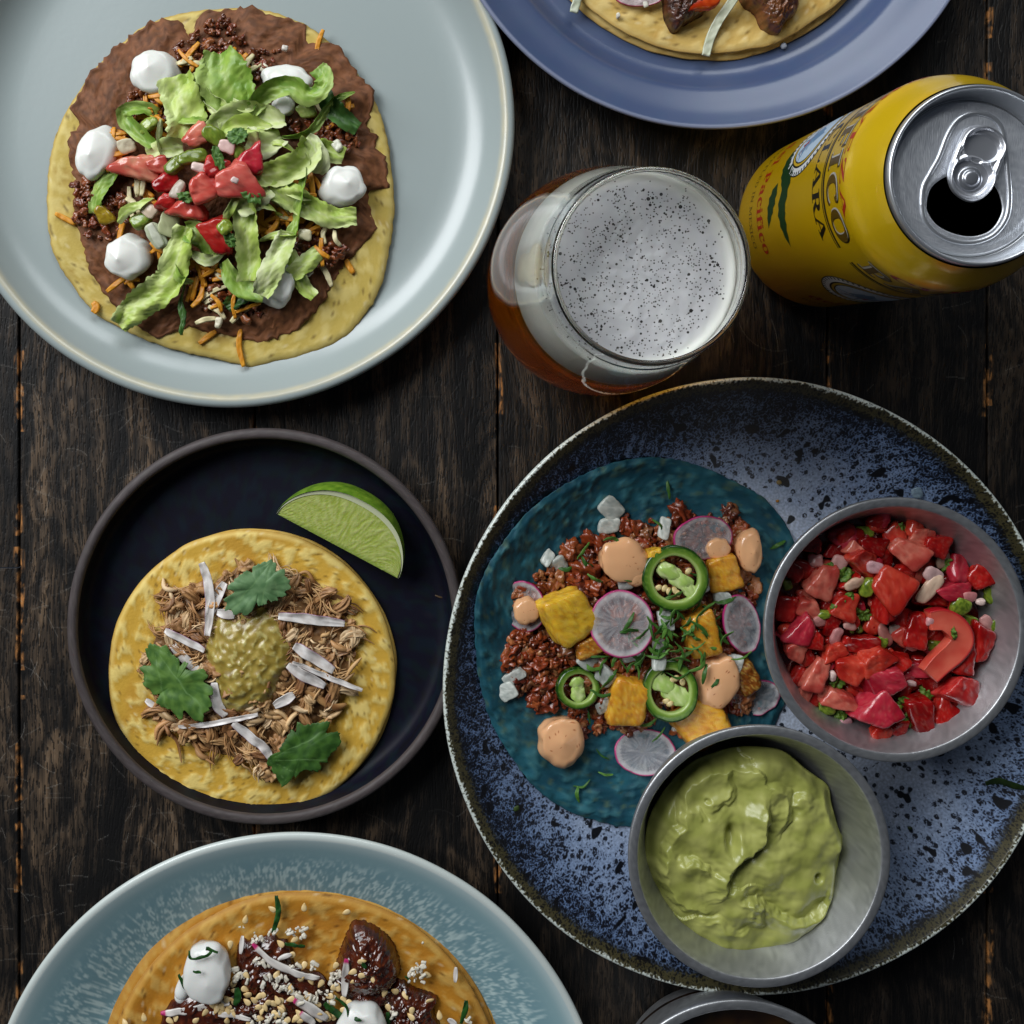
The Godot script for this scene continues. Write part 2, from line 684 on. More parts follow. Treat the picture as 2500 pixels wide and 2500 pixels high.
func build_table():
	var W := 2048
	var H := 1024
	var grain := noise_bytes(3, 0.09, 3, W, 64, W, H)          # long dark fibres
	var wide := noise_bytes(5, 0.018, 3, W, 96, W, H)          # broad streaks
	var pores := noise_bytes(8, 0.22, 2, W, 256, W, H)         # short pores
	var stain := noise_bytes(9, 0.006, 4, W, H)                # worn patches
	var wear := noise_bytes(12, 0.05, 4, W, H)
	var warp := noise_bytes(15, 0.004, 2, W, H)
	var fib := noise_bytes(19, 0.42, 2, W, 48, W, H)           # hair-fine fibres
	var edge_worn := noise_bytes(20, 0.012, 2, 16, H, 16, H)    # where along a joint the edge is rubbed
	var js := joints()
	var ex := []
	for j in js:
		ex.append((CAM.x + (j - 918.7) / K0 + 220.0) / 440.0 * W)
	var bytes := PackedByteArray()
	bytes.resize(W * H * 3)
	var relief := PackedByteArray()
	relief.resize(W * H)
	var xs := PackedFloat32Array()
	var pk := PackedInt32Array()
	for x in W:
		var best := 999.0
		var k := 0
		for j in ex.size():
			best = minf(best, absf(x - ex[j]))
			if x > ex[j]:
				k = j
		xs.append(best * 440.0 / W)
		pk.append(k)
	var tone := [0.8, 1.05, 0.92, 0.74, 0.52, 0.6, 0.55]
	var middle := [0.0, 330.0, 830.0, 1180.0, 1620.0, 1780.0, 2000.0]
	for y in H:
		for x in W:
			var at0 := y * W + x
			var w := (warp[at0] - 128) * 0.5
			var xw := clampi(int(x + w * 0.25), 0, W - 1)
			var o := y * W + xw
			var k := pk[x]
			# arched growth rings in the middle of a plank, straight ones at its sides
			var ph := absf(x - middle[k] + w) * 0.055 - (y * 0.02 + stain[at0] * 0.03)
			var ring := 0.5 + 0.5 * sin(ph * 2.2)
			var g := grain[o] / 255.0
			var b := wide[o] / 255.0
			var p := pores[o] / 255.0
			var s := stain[at0] / 255.0
			var fb := fib[o] / 255.0
			var v := 0.40 * b + 0.34 * g + 0.20 * ring + 0.40 * (s - 0.5) + 0.36 * (fb - 0.5) + 0.02
			var l := clampf((v - 0.30) * 2.1, 0.0, 1.0)
			l *= tone[k]
			if p < 0.38:
				l *= 0.35
			var r := 11.0 + 88.0 * l
			var gg := 10.0 + 71.0 * l
			var bb := 10.0 + 53.0 * l
			var wr := wear[at0] / 255.0
			# grey dust in the worn places
			var dust := clampf((wr - 0.56) * 3.0, 0.0, 1.0) * clampf((s - 0.35) * 2.0, 0.0, 1.0) * 0.42
			r += dust * 52.0
			gg += dust * 52.0
			bb += dust * 50.0
			# plank edges rubbed down to the orange wood
			var d := xs[x] + (g - 0.5) * 2.6
			if d < 2.1 and edge_worn[y * 16 + pk[x] * 2] > 128 and wr > 0.38 - 0.13 * b:
				var e := clampf((2.1 - d) * 0.9, 0.0, 1.0) * clampf((wr - 0.36) * 5.0, 0.0, 1.0) * (0.35 + 0.65 * clampf((p - 0.3) * 3.0, 0.0, 1.0))
				r = lerpf(r, 178.0, e)
				gg = lerpf(gg, 120.0, e)
				bb = lerpf(bb, 66.0, e)
			bytes[at0 * 3] = int(clampf(r, 4.0, 250.0))
			bytes[at0 * 3 + 1] = int(clampf(gg, 4.0, 250.0))
			bytes[at0 * 3 + 2] = int(clampf(bb, 4.0, 250.0))
			relief[at0] = int(clampf(90.0 + 110.0 * l - (60.0 if p < 0.36 else 0.0), 0.0, 255.0))
	# scratches
	var r2 := RandomNumberGenerator.new()
	r2.seed = 5
	for k in 1000:
		var a := r2.randf() * TAU2
		if r2.randf() < 0.35:
			a = r2.randfn(0.0, 0.25)
		var lx := r2.randf() * W
		var ly := r2.randf() * H
		if r2.randf() < 0.45:
			lx = r2.randf() * 620.0
		var n := int(r2.randf_range(8, 60) * (2.2 if r2.randf() < 0.12 else 1.0))
		var bend := r2.randfn(0.0, 0.01)
		var str0 := r2.randf_range(0.12, 0.55)
		for j in n:
			a += bend
			lx += cos(a)
			ly += sin(a) * 0.5
			var ix := int(lx)
			var iy := int(ly)
			if ix < 0 or iy < 0 or ix >= W or iy >= H:
				break
			var q := (iy * W + ix) * 3
			var st := str0 * r2.randf_range(0.3, 1.0)
			bytes[q] = int(lerpf(bytes[q], 150.0, st))
			bytes[q + 1] = int(lerpf(bytes[q + 1], 148.0, st))
			bytes[q + 2] = int(lerpf(bytes[q + 2], 142.0, st))
	var im := Image.create_from_data(W, H, false, Image.FORMAT_RGB8, bytes)
	var hm := Image.create_from_data(W, H, false, Image.FORMAT_L8, relief)
	hm.convert(Image.FORMAT_RGB8)
	var m := StandardMaterial3D.new()
	m.resource_name = "stained_wood"
	m.albedo_texture = ImageTexture.create_from_image(im)
	m.roughness = 0.55
	m.metallic_specular = 0.4
	m.heightmap_enabled = true
	m.heightmap_texture = ImageTexture.create_from_image(hm)
	m.heightmap_scale = 0.035
	var t := thing("table", Vector3(0, -22, 0), "dark stained wooden table with worn vertical planks under all the dishes", "table")
	for k in js.size() - 1:
		var x0: float = CAM.x + (js[k] - 918.7) / K0 + 0.28
		var x1: float = CAM.x + (js[k + 1] - 918.7) / K0 - 0.28
		var cuts := [-420.0, CAM.z + (1386.0 - 873.4) / K0, 420.0] if k == 0 else [-420.0, 420.0]
		for c in cuts.size() - 1:
			var z0: float = cuts[c] + 0.2
			var z1: float = cuts[c + 1] - 0.2
			var mb := MB.new()
			var pr := [[x0, -22.0], [x0, -0.9], [x0 + 0.25, -0.3], [x0 + 0.8, 0.0], [x1 - 0.8, 0.0], [x1 - 0.25, -0.3], [x1, -0.9], [x1, -22.0]]
			for e in [[z0, 0.1], [z0 + 0.15, 0.0], [z1 - 0.15, 0.0], [z1, 0.1]]:
				for q in pr:
					var y: float = q[1] if q[1] < -5.0 else q[1] - e[1]
					mb.p(Vector3(q[0], y, e[0]), Color.WHITE, Vector2((q[0] + 220.0) / 440.0, (e[0] + 220.0) / 440.0))
			mb.grid(0, pr.size(), 4)
			part("plank", mb, m, t)


# ---------------------------------------------------------------- dishes

func build_grey_plate():
	view(0, 0, 1)
	var c := at(557.7, 296.3, 18)
	c.y = 0.0
	var mb := MB.new()
	var n := nz(21, 1.4, 2)
	var pr := chaikin([Vector2(0.01, 5.0), Vector2(40, 5.0), Vector2(80, 5.0), Vector2(90, 5.8), Vector2(97, 9.0), Vector2(101.5, 13.6), Vector2(104.0, 17.0), Vector2(104.6, 17.6), Vector2(105.6, 18.2), Vector2(107.4, 18.1), Vector2(108.6, 17.0), Vector2(108.7, 15.6), Vector2(106, 10.5), Vector2(99, 4.0), Vector2(84, 1.2), Vector2(80, 0.2), Vector2(77, 0.0), Vector2(0.01, 0.0)], 2)
	lathe(mb, c, pr, 220, func(pos: Vector3, _a, q: Vector2):
		var col := C(157, 168, 167)
		var lip := sst(103.0, 104.4, q.x) * (1.0 - sst(105.3, 106.6, q.x)) if q.y > 12.0 else 0.0
		col = col.lerp(C(196, 190, 164), lip * (0.75 + 0.4 * n.get_noise_3dv(pos * 0.2)))
		if q.y < 17.0 and q.x > 105.0:
			col = col.lerp(C(186, 190, 184), 0.6)
		return col, 0.0025, 4)
	put("dinner_plate", mb, mat("glaze"), c, "pale grey glazed plate holding the bean tostada", "plate")


func build_lavender_plate():
	view(0, 0, 1)
	var c := at(1749.5, -370, 20)
	c.y = 0.0
	var mb := MB.new()
	var n := nz(23, 0.5, 3)
	var pr := chaikin([Vector2(0.01, 5.5), Vector2(40, 5.5), Vector2(78, 5.5), Vector2(82.5, 6.4), Vector2(86, 9.6), Vector2(88.6, 12.6), Vector2(92, 14.0), Vector2(98, 16.0), Vector2(103, 18.6), Vector2(104.8, 19.6), Vector2(105.8, 19.2), Vector2(105.9, 17.8), Vector2(102, 13.4), Vector2(90, 8.4), Vector2(80, 3.0), Vector2(72, 1.8), Vector2(70, 0.0), Vector2(0.01, 0.0)], 2)
	lathe(mb, c, pr, 220, func(pos: Vector3, _a, q: Vector2):
		var col := C(62, 78, 114).lerp(C(73, 87, 118), 0.5 + 0.6 * n.get_noise_3dv(pos * 0.05))
		col = col.lerp(C(76, 84, 108), 0.5 * sst(90.0, 60.0, q.x))
		col = col.lerp(C(150, 156, 178), 0.6 * sst(104.0, 105.2, q.x) * sst(16.0, 18.5, q.y))
		return col, 0.0025, 7)
	put("dinner_plate", mb, mat("satin_glaze"), c, "lavender blue plate cut off by the top edge, above the beer glass", "plate")


func build_dark_plate():
	view(0, 0, 1)
	var c := at(647, 1531, 16)
	c.y = 0.0
	var n := nz(24, 0.12, 4)
	var t := thing("side_plate", c, "small dark navy plate with a raised brown clay lip under the pork taco", "plate")
	var well := MB.new()
	var pr := chaikin([Vector2(0.01, 5.0), Vector2(40, 5.0), Vector2(64, 5.0), Vector2(68.6, 5.6), Vector2(70.6, 8.0), Vector2(71.4, 12.0), Vector2(71.7, 14.6)], 2)
	lathe(well, c, pr, 200, func(pos: Vector3, _a, _q):
		return C(13, 17, 27).lerp(C(22, 27, 38), clampf(0.4 + 0.9 * n.get_noise_3dv(pos), 0.0, 1.0)), 0.002, 9)
	part("glazed_well", well, mat("matte_glaze"), t)
	var lip := MB.new()
	pr = chaikin([Vector2(71.7, 14.6), Vector2(72.0, 15.9), Vector2(73.2, 16.6), Vector2(75.0, 16.3), Vector2(75.9, 15.0), Vector2(75.8, 12.0), Vector2(74.5, 5.0), Vector2(72, 1.0), Vector2(69, 0.0), Vector2(0.01, 0.0)], 2)
	var g := nz(25, 0.9, 2)
	lathe(lip, c, pr, 200, func(pos: Vector3, _a, _q):
		return C(64, 57, 57).lerp(C(84, 76, 75), clampf(0.35 + 0.8 * g.get_noise_3dv(pos), 0.0, 1.0)), 0.002, 9)
	part("clay_rim", lip, mat("clay"), t)


func speckle_texture() -> ImageTexture:
	var W := 1024
	var fine := noise_bytes(31, 0.13, 3, W, W, 0, 0, FastNoiseLite.TYPE_SIMPLEX_SMOOTH, FastNoiseLite.FRACTAL_RIDGED)
	var veil := noise_bytes(32, 0.012, 4, W, W)
	var spots := noise_bytes(33, 0.05, 1, W, W, 0, 0, FastNoiseLite.TYPE_CELLULAR)
	var big := noise_bytes(34, 0.021, 2, W, W)
	var tiny := noise_bytes(35, 0.16, 2, W, W)
	# the same threads drawn out along the radius: columns go round the plate, rows outwards
	var pf := FastNoiseLite.new()
	pf.seed = 36
	pf.noise_type = FastNoiseLite.TYPE_SIMPLEX_SMOOTH
	pf.frequency = 0.115
	pf.fractal_octaves = 3
	var pim := pf.get_seamless_image(1024, 256)
	pim.convert(Image.FORMAT_L8)
	var polar := pim.get_data()
	var bytes := PackedByteArray()
	bytes.resize(W * W * 3)
	var pale := Vector3(205, 214, 230)
	var blue := Vector3(106, 132, 174)
	var navy := Vector3(14, 18, 30)
	for y in W:
		for x in W:
			var o := y * W + x
			var dx := (x - 511.5) / 512.0
			var dy := (y - 511.5) / 512.0
			# the pale middle of the glaze lies a little to the lower right
			var ex := dx - 0.06
			var ey := dy - 0.05
			var r := sqrt(dx * dx + dy * dy)
			var rr := sqrt(ex * ex + ey * ey)
			var v := veil[o] / 255.0 - 0.5
			var f0 := fine[o] / 255.0
			var pa := int((atan2(dy, dx) / TAU2 + 1.0) * 2048.0 + v * 60.0) % 1024
			var pr2 := clampi(int(r * 230.0 + v * 40.0), 0, 255)
			var f := 0.62 * f0 + 0.38 * polar[pr2 * 1024 + pa] / 255.0
			var dark := clampf((rr - 0.52 + v * 0.14) / 0.46, 0.0, 1.0)
			# light threads between dark pools: the pools widen outwards
			var th := 0.13 + 0.51 * dark
			var l := smoothstep(th - 0.11, th + 0.14, f)
			l = lerpf(1.0, l, smoothstep(0.03, 0.22, dark))
			var lit := pale.lerp(blue, clampf(dark * 0.95 + 0.12, 0.0, 1.0))
			lit *= 0.92 + 0.3 * (tiny[o] / 255.0 - 0.5)
			var c := navy.lerp(lit, l)
			var sp := spots[o]
			var bg := big[o] / 255.0
			if sp < 46 and tiny[o] > 84 and bg > 0.36:
				c = c.lerp(Vector3(12, 14, 22), 0.85)
			if bg > 0.79 - 0.05 * dark and rr > 0.35:
				c = c.lerp(Vector3(9, 11, 18), smoothstep(0.0, 0.04, bg - 0.79 + 0.05 * dark))
			# brown break at the edge, then the pale lip
			var rn := r + (tiny[o] / 255.0 - 0.5) * 0.02 + v * 0.012
			c = c.lerp(Vector3(26, 24, 18), smoothstep(0.94, 0.97, rn) * 0.9)
			if rn > 0.962 and f > 0.5:
				c = c.lerp(Vector3(96, 88, 52), 0.6)
			c = c.lerp(Vector3(200, 208, 202) * (0.86 + 0.3 * (fine[o] / 255.0)), smoothstep(0.986, 0.992, rn))
			if rn > 0.985 and tiny[o] < 70:
				c = c.lerp(Vector3(60, 58, 46), 0.6)
			bytes[o * 3] = int(clampf(c.x, 0.0, 255.0))
			bytes[o * 3 + 1] = int(clampf(c.y, 0.0, 255.0))
			bytes[o * 3 + 2] = int(clampf(c.z, 0.0, 255.0))
	return ImageTexture.create_from_image(Image.create_from_data(W, W, false, Image.FORMAT_RGB8, bytes))


const SPECKLED := Vector2(1836.0, 1678.0)
var speckled_c := Vector3.ZERO

# the height of the speckled plate's upper side at a radius
func speckled_h(r: float) -> float:
	var f := clampf((r - 74.0) / 41.0, 0.0, 1.0)
	return 5.0 + 17.0 * pow(f, 1.55)


func build_speckled_plate():
	view(0, 0, 1)
	var c := at(SPECKLED.x, SPECKLED.y, 22)
	c.y = 0.0
	speckled_c = c
	var m := StandardMaterial3D.new()
	m.resource_name = "speckled_glaze"
	m.albedo_texture = speckle_texture()
	m.roughness = 0.3
	m.clearcoat_enabled = true
	m.clearcoat = 0.35
	m.clearcoat_roughness = 0.18
	var pr := [Vector2(0.01, 5.0), Vector2(30, 5.0), Vector2(60, 5.0)]
	for k in 22:
		var r := 72.0 + k * 2.0
		pr.append(Vector2(r, speckled_h(r)))
	pr.append_array(chaikin([Vector2(114.4, 21.7), Vector2(115.3, 22.2), Vector2(116.2, 21.6), Vector2(116.3, 20.2), Vector2(114, 17.4), Vector2(104, 9.5), Vector2(90, 4.2), Vector2(78, 2.0), Vector2(72, 1.6), Vector2(70, 0.0), Vector2(0.01, 0.0)], 2))
	var mb := MB.new()
	lathe(mb, c, pr, 240, func(_p, _a, _q): return Color.WHITE, 0.004, 13)
	put("serving_plate", mb, m, c, "large round plate with black and blue speckled glaze under the chorizo taco and two bowls", "plate")


func bowl(zx: float, zy: float, h: float, base_y: float, r: float, label: String) -> Vector3:
	view(0, 0, 1)
	var c := at(zx, zy, h)
	c.y = base_y
	var hh := h - base_y
	var mb := MB.new()
	var k := r / 47.3
	var pr := chaikin([Vector2(0.01, 2.4), Vector2(14, 2.4), Vector2(24 * k, 2.4), Vector2(28 * k, 3.8), Vector2(34 * k, hh * 0.36), Vector2(40.5 * k, hh * 0.78), Vector2(43.6 * k, hh - 0.7), Vector2(44.1 * k, hh), Vector2(46.6 * k, hh), Vector2(47.3 * k, hh - 0.6), Vector2(47.0 * k, hh - 2.2), Vector2(43.5 * k, hh * 0.74), Vector2(37 * k, hh * 0.34), Vector2(31 * k, 1.2), Vector2(27 * k, 0.0), Vector2(0.01, 0.0)], 2)
	var n := nz(41, 0.5, 3)
	lathe(mb, c, pr, 180, func(pos: Vector3, _a, _q):
		return C(164, 166, 169).lerp(C(200, 202, 204), clampf(0.5 + 0.8 * n.get_noise_3dv(pos), 0.0, 1.0)), 0.003, 17)
	put("sauce_bowl", mb, mat("cast_metal"), c, label, "bowl", "small cast metal sauce bowls")
	return c


var salsa_c := Vector3.ZERO
var guac_c := Vector3.ZERO
var dark_c := Vector3.ZERO

func build_bowls():
	salsa_c = bowl(2189.5, 1538.6, 44, 5.2, 47.3, "grey cast metal bowl filled with red tomato salsa")
	guac_c = bowl(1855, 2092.4, 44, 5.2, 46.8, "grey cast metal bowl filled with green guacamole")
	dark_c = bowl(1802, 2775, 40, 0.0, 49.0, "grey metal bowl cut off by the bottom edge below the guacamole bowl")
	# what little shows in the third bowl: a dark brown sauce
	var mb := MB.new()
	var n := nz(43, 0.12, 3)
	pat(mb, Vector2(dark_c.x, dark_c.z), circle_outline(41.5, 90, 0.004, 3), 24, func(x, z, _t): return 29.0 + 0.8 * n.get_noise_2d(x, z), func(_x, _z): return 20.0, func(x, z, _t, _h): return C(70, 46, 20).lerp(C(40, 26, 14), 0.5 + n.get_noise_2d(x, z)))
	put("brown_sauce", mb, mat("verde"), Vector3(dark_c.x, 20, dark_c.z), "dark brown sauce in the bowl at the bottom edge", "sauce")


func build_pale_plate():
	view(0, 0, 1)
	var c := at(721, 2795, 20)
	c.y = 0.0
	var n := nz(51, 1.0, 2)
	var lo := nz(52, 0.03, 2)
	var pr := chaikin([Vector2(0.01, 5.5), Vector2(40, 5.5), Vector2(76, 5.5), Vector2(84, 6.6), Vector2(92, 9.6), Vector2(100, 13.2), Vector2(108, 16.6), Vector2(113.6, 19.2), Vector2(115.6, 20.1), Vector2(117.2, 19.9), Vector2(118.0, 18.6), Vector2(116, 15.6), Vector2(106, 10.0), Vector2(94, 5.0), Vector2(82, 2.0), Vector2(78, 0.0), Vector2(0.01, 0.0)], 2)
	# finer rings where the streaked glaze shows
	var pr2 := []
	for k in pr.size() - 1:
		var a: Vector2 = pr[k]
		var b: Vector2 = pr[k + 1]
		var m := maxi(1, int(a.distance_to(b) / 0.8)) if a.x > 70.0 and a.y > 5.0 else 1
		for j in m:
			pr2.append(a.lerp(b, float(j) / m))
	pr2.append(pr[-1])
	var mb := MB.new()
	lathe(mb, c, pr2, 900, func(pos: Vector3, a: float, q: Vector2):
		# streaks run outwards
		var s := n.get_noise_3d(cos(a) * 80.0, sin(a) * 80.0, q.x * 0.26 + lo.get_noise_2d(pos.x, pos.z) * 2.0)
		var s2 := n.get_noise_3d(cos(a) * 30.0 + 90.0, sin(a) * 30.0, q.x * 0.22)
		var streak := sst(-0.05, 0.42, s + 0.45 * s2)
		var zone := sst(64.0, 84.0, q.x) * (1.0 - sst(103.0, 112.0, q.x))
		var col := C(142, 174, 180).lerp(C(108, 148, 160), 0.55 * zone)
		col = col.lerp(C(190, 214, 214), streak * (0.28 + 0.72 * zone) * (1.0 - sst(100.0, 111.0, q.x)))
		col = col.lerp(C(186, 204, 206), sst(110.0, 116.0, q.x))
		if q.x > 115.2 and q.y > 15.0:
			col = col.lerp(C(208, 214, 208), 0.7)
		return col, 0.002, 19)
	put("dinner_plate", mb, mat("glaze"), c, "pale aqua plate with streaked glaze cut off by the bottom edge under the mole taco", "plate")


# ---------------------------------------------------------------- the can

const CAN := Vector3(119.7, 0.0, -113.7)

func can_point(phi_deg: float, h: float, r: float) -> Vector3:
	var a := deg_to_rad(phi_deg)
	return CAN + Vector3(cos(a) * r, h, sin(a) * r)


# lettering wrapped round the can: reads with falling angle, foot of the letters at height h
func can_text(parent: Node3D, called: String, text: String, phi: float, h: float, tall: float, wide: float, col: Color, bold := 400, lift := 0.05, serif := true):
	var f := SystemFont.new()
	f.font_names = PackedStringArray(["Droid Serif" if serif else "Droid Sans"])
	f.font_weight = bold
	var tm := TextMesh.new()
	tm.font = f
	tm.text = text
	tm.font_size = 64
	tm.pixel_size = 0.01
	tm.depth = 0.0
	tm.curve_step = 1.0
	var arr := tm.get_mesh_arrays()
	var v: PackedVector3Array = arr[Mesh.ARRAY_VERTEX]
	var ix: PackedInt32Array = arr[Mesh.ARRAY_INDEX]
	if v.is_empty():
		return
	var lo := v[0]
	var hi := v[0]
	for q in v:
		lo = lo.min(q)
		hi = hi.max(q)
	var mb := MB.new()
	# split long triangles so that they follow the round wall
	for t in range(0, ix.size(), 3):
		var tri := [[v[ix[t]], v[ix[t + 1]], v[ix[t + 2]]]]
		for pass_ in 3:
			var nx := []
			for q in tri:
				var a: Vector3 = q[0]
				var b: Vector3 = q[1]
				var c: Vector3 = q[2]
				var s := wide / (hi.x - lo.x)
				if maxf(absf(a.x - b.x), maxf(absf(b.x - c.x), absf(c.x - a.x))) * s > 1.6:
					var ab := (a + b) * 0.5
					var bc := (b + c) * 0.5
					var ca := (c + a) * 0.5
					nx.append_array([[a, ab, ca], [ab, b, bc], [ca, bc, c], [ab, bc, ca]])
				else:
					nx.append(q)
			tri = nx
		for q in tri:
			var id := []
			for p in q:
				var fx: float = (p.x - lo.x) / (hi.x - lo.x) - 0.5
				var fy: float = (p.y - lo.y) / (hi.y - lo.y)
				var y := h + fy * tall
				id.append(mb.p(can_point(phi - rad_to_deg(fx * wide / 33.0), y, can_r(y) + lift), col))
			var m := (mb.v[id[0]] + mb.v[id[1]] + mb.v[id[2]]) / 3.0 - CAN
			m.y = 0.0
			var nn := (mb.v[id[2]] - mb.v[id[0]]).cross(mb.v[id[1]] - mb.v[id[0]])
			if nn.dot(m) < 0.0:
				mb.tri(id[0], id[2], id[1])
			else:
				mb.tri(id[0], id[1], id[2])
	part(called, mb, mat("print", {"rough": 0.35, "coat": 0.4, "coat_rough": 0.15}), parent)


func can_r(h: float) -> float:
	if h < 9.0:
		return lerpf(25.5, 33.0, sst(0.0, 9.0, h))
	if h > 101.0:
		return lerpf(33.0, 26.4, sst(101.0, 116.5, h) * 0.75 + 0.25 * (h - 101.0) / 15.5)
	return 33.0


# a filled patch on the can wall: outline in (angle, height)
func can_patch(mb: MB, out: Array, col: Color, lift: float):
	var c := Vector2.ZERO
	for q in out:
		c += q
	c /= out.size()
	var rings := 5
	var st := mb.v.size()
	for r in rings + 1:
		for q in out:
			var p: Vector2 = c.lerp(q, maxf(float(r) / rings, 0.01))
			mb.p(can_point(p.x, p.y, can_r(p.y) + lift), col)
	mb.grid(st, out.size(), rings + 1, true, false)


func ring_outline(phi: float, h: float, wa: float, hh: float, n := 48) -> Array:
	var out := []
	for k in n:
		var a := TAU2 * k / n
		out.append(Vector2(phi + cos(a) * wa, h + sin(a) * hh))
	return out


func build_can():
	var t := thing("beer_can", CAN, "opened yellow beer can with silver lid at the right edge", "can")
	var body := MB.new()
	var pr := []
	for k in 60:
		var h := 114.8 - k * (114.8 / 59.0)
		pr.append(Vector2(can_r(h), h))
	pr.append_array([Vector2(24, -0.0), Vector2(22, 0.4), Vector2(18, 5.0), Vector2(0.01, 8.0)])
	pr[-5].y = 0.2
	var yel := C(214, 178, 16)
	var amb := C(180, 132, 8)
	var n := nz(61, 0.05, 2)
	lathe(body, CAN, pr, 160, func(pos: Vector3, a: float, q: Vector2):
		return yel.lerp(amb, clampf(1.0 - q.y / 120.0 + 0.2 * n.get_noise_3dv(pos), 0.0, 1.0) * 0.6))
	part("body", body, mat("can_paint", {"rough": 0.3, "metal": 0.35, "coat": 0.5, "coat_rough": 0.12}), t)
	# two printed fronts
	var dark := C(24, 22, 16)
	for f in [[218.0, 222.0], [66.0, 104.0]]:
		var fc: float = f[0]
		var ec: float = f[1]
		can_text(t, "lettering", "PACIFICO", fc, 90.3, 8.6, 80.0, dark, 800, 0.07)
		can_text(t, "lettering", "PACIFICO", fc + 0.6, 91.0, 7.6, 79.0, C(170, 168, 160), 800, 0.10)
		can_text(t, "lettering", "PACIFICO", fc - 0.5, 90.7, 7.3, 78.6, C(84, 66, 14), 800, 0.13)
		can_text(t, "lettering", "CERVEZA", fc, 100.0, 2.4, 66.0, C(150, 38, 22), 700, 0.07)
		can_text(t, "lettering", "CLARA", fc - 30.0, 79.5, 5.6, 40.0, dark, 700, 0.07)
		can_text(t, "lettering", "del Pacifico", ec - 28.0, 29.0, 6.0, 46.0, C(150, 34, 20), 700, 0.07)
		can_text(t, "lettering", "BOTTLED IN MEXICO", ec - 26.0, 21.0, 2.8, 42.0, C(90, 70, 16), 400, 0.07)
		# two thin lines under the name
		var ln := MB.new()
		for e in [[88.2, 0.55], [86.9, 0.25]]:
			var st := ln.v.size()
			for k in 61:
				var a: float = fc - 71.0 + 142.0 * k / 60.0
				ln.p(can_point(a, e[0] - e[1], can_r(e[0]) + 0.06), dark)
				ln.p(can_point(a, e[0] + e[1], can_r(e[0]) + 0.06), dark)
			ln.grid(st, 2, 61, false, false)
		part("printed_line", ln, mat("print"), t)
		# life ring with a pale blue picture in it, leaves below
		var em := MB.new()
		can_patch(em, ring_outline(ec, 63.0, 27.0, 15.5), dark, 0.06)
		can_patch(em, ring_outline(ec, 63.0, 26.2, 14.9), C(206, 210, 210), 0.09)
		for k in 46:
			var a := TAU2 * k / 46.0
			var p0 := Vector2(ec + cos(a) * 26.0, 63.0 + sin(a) * 14.8)
			var p1 := Vector2(ec + cos(a) * 24.0, 63.0 + sin(a) * 13.7)
			var sd := Vector2(-sin(a) * 0.7, cos(a) * 0.4)
			can_patch(em, [p0 + sd, p1 + sd, p1 - sd, p0 - sd], dark, 0.12)
		can_patch(em, ring_outline(ec, 63.0, 21.5, 12.2), dark, 0.12)
		can_patch(em, ring_outline(ec, 63.0, 20.3, 11.5), C(190, 158, 40), 0.15)
		can_patch(em, ring_outline(ec, 63.0, 18.6, 10.5), dark, 0.17)
		can_patch(em, ring_outline(ec, 63.0, 17.8, 10.0), C(176, 196, 212), 0.19)
		var hill := [Vector2(ec + 17, 60), Vector2(ec + 9, 61), Vector2(ec + 5, 66), Vector2(ec, 69), Vector2(ec - 4, 65), Vector2(ec - 10, 62), Vector2(ec - 17, 60), Vector2(ec - 10, 56), Vector2(ec, 54), Vector2(ec + 10, 56)]
		can_patch(em, hill, C(96, 128, 158), 0.21)
		can_patch(em, [Vector2(ec + 15, 58), Vector2(ec - 4, 60), Vector2(ec - 15, 58), Vector2(ec - 4, 56)], C(150, 60, 60), 0.23)
		part("emblem", em, mat("print"), t)
		for lf in [[-13.0, 56.0, 46.0, 184.0, 8.0], [-33.0, 53.0, 40.0, 178.0, 7.0], [-26.0, 47.0, 34.0, 205.0, 7.0], [-4.0, 47.0, 36.0, 160.0, 6.0]]:
			var gm := MB.new()
			var lo := []
			var ln2: float = lf[2]
			var ca := cos(deg_to_rad(lf[3]))
			var sa := sin(deg_to_rad(lf[3]))
			for side in [1.0, -1.0]:
				for k in 10:
					var u := k / 10.0 if side > 0.0 else 1.0 - k / 10.0
					var wv: float = lf[4] * 0.5 * sin(PI * pow(u, 0.75)) * (1.0 if k % 2 == 0 else 0.72) * side
					lo.append(Vector2(ec + lf[0] + (ca * u * ln2 * 0.5 - sa * wv) * 1.74, lf[1] + (sa * u * ln2 * 0.5 + ca * wv)))
			can_patch(gm, lo, C(22, 54, 22), 0.10)
			part("printed_leaf", gm, mat("print"), t)
	# the lid: seamed rim, sunk panel, hole
	var rim := MB.new()
	pr = chaikin([Vector2(22.2, 111.4), Vector2(22.9, 110.4), Vector2(23.6, 110.6), Vector2(24.2, 113.0), Vector2(24.7, 116.4), Vector2(25.4, 117.1), Vector2(26.1, 116.8), Vector2(26.3, 115.6), Vector2(26.2, 114.4), Vector2(25.8, 114.0)], 2)
	lathe(rim, CAN, pr, 160, func(_p, _a, _q): return C(226, 229, 233))
	part("rim", rim, mat("lid_metal", {"rough": 0.32, "metal": 0.9}), t)
	view(1750, 150, 0.3882)
	var ph := 111.6
	var hole := []
	for q in [[1318, 905], [1345, 800], [1420, 735], [1500, 715], [1600, 715], [1710, 745], [1770, 810], [1798, 905], [1790, 965], [1750, 1035], [1690, 1080], [1600, 1100], [1500, 1085], [1400, 1040], [1340, 975]]:
		var w := at(q[0], q[1], ph)
		hole.append(Vector2(w.x - CAN.x, w.z - CAN.z))
	var hc := Vector2.ZERO
	for q in hole:
		hc += q
	hc /= hole.size()
	var ho := polyline_outline(hole, hc, 96, true)
	var panel := MB.new()
	# rings that grow from the hole's edge to the panel's edge
	var po := []
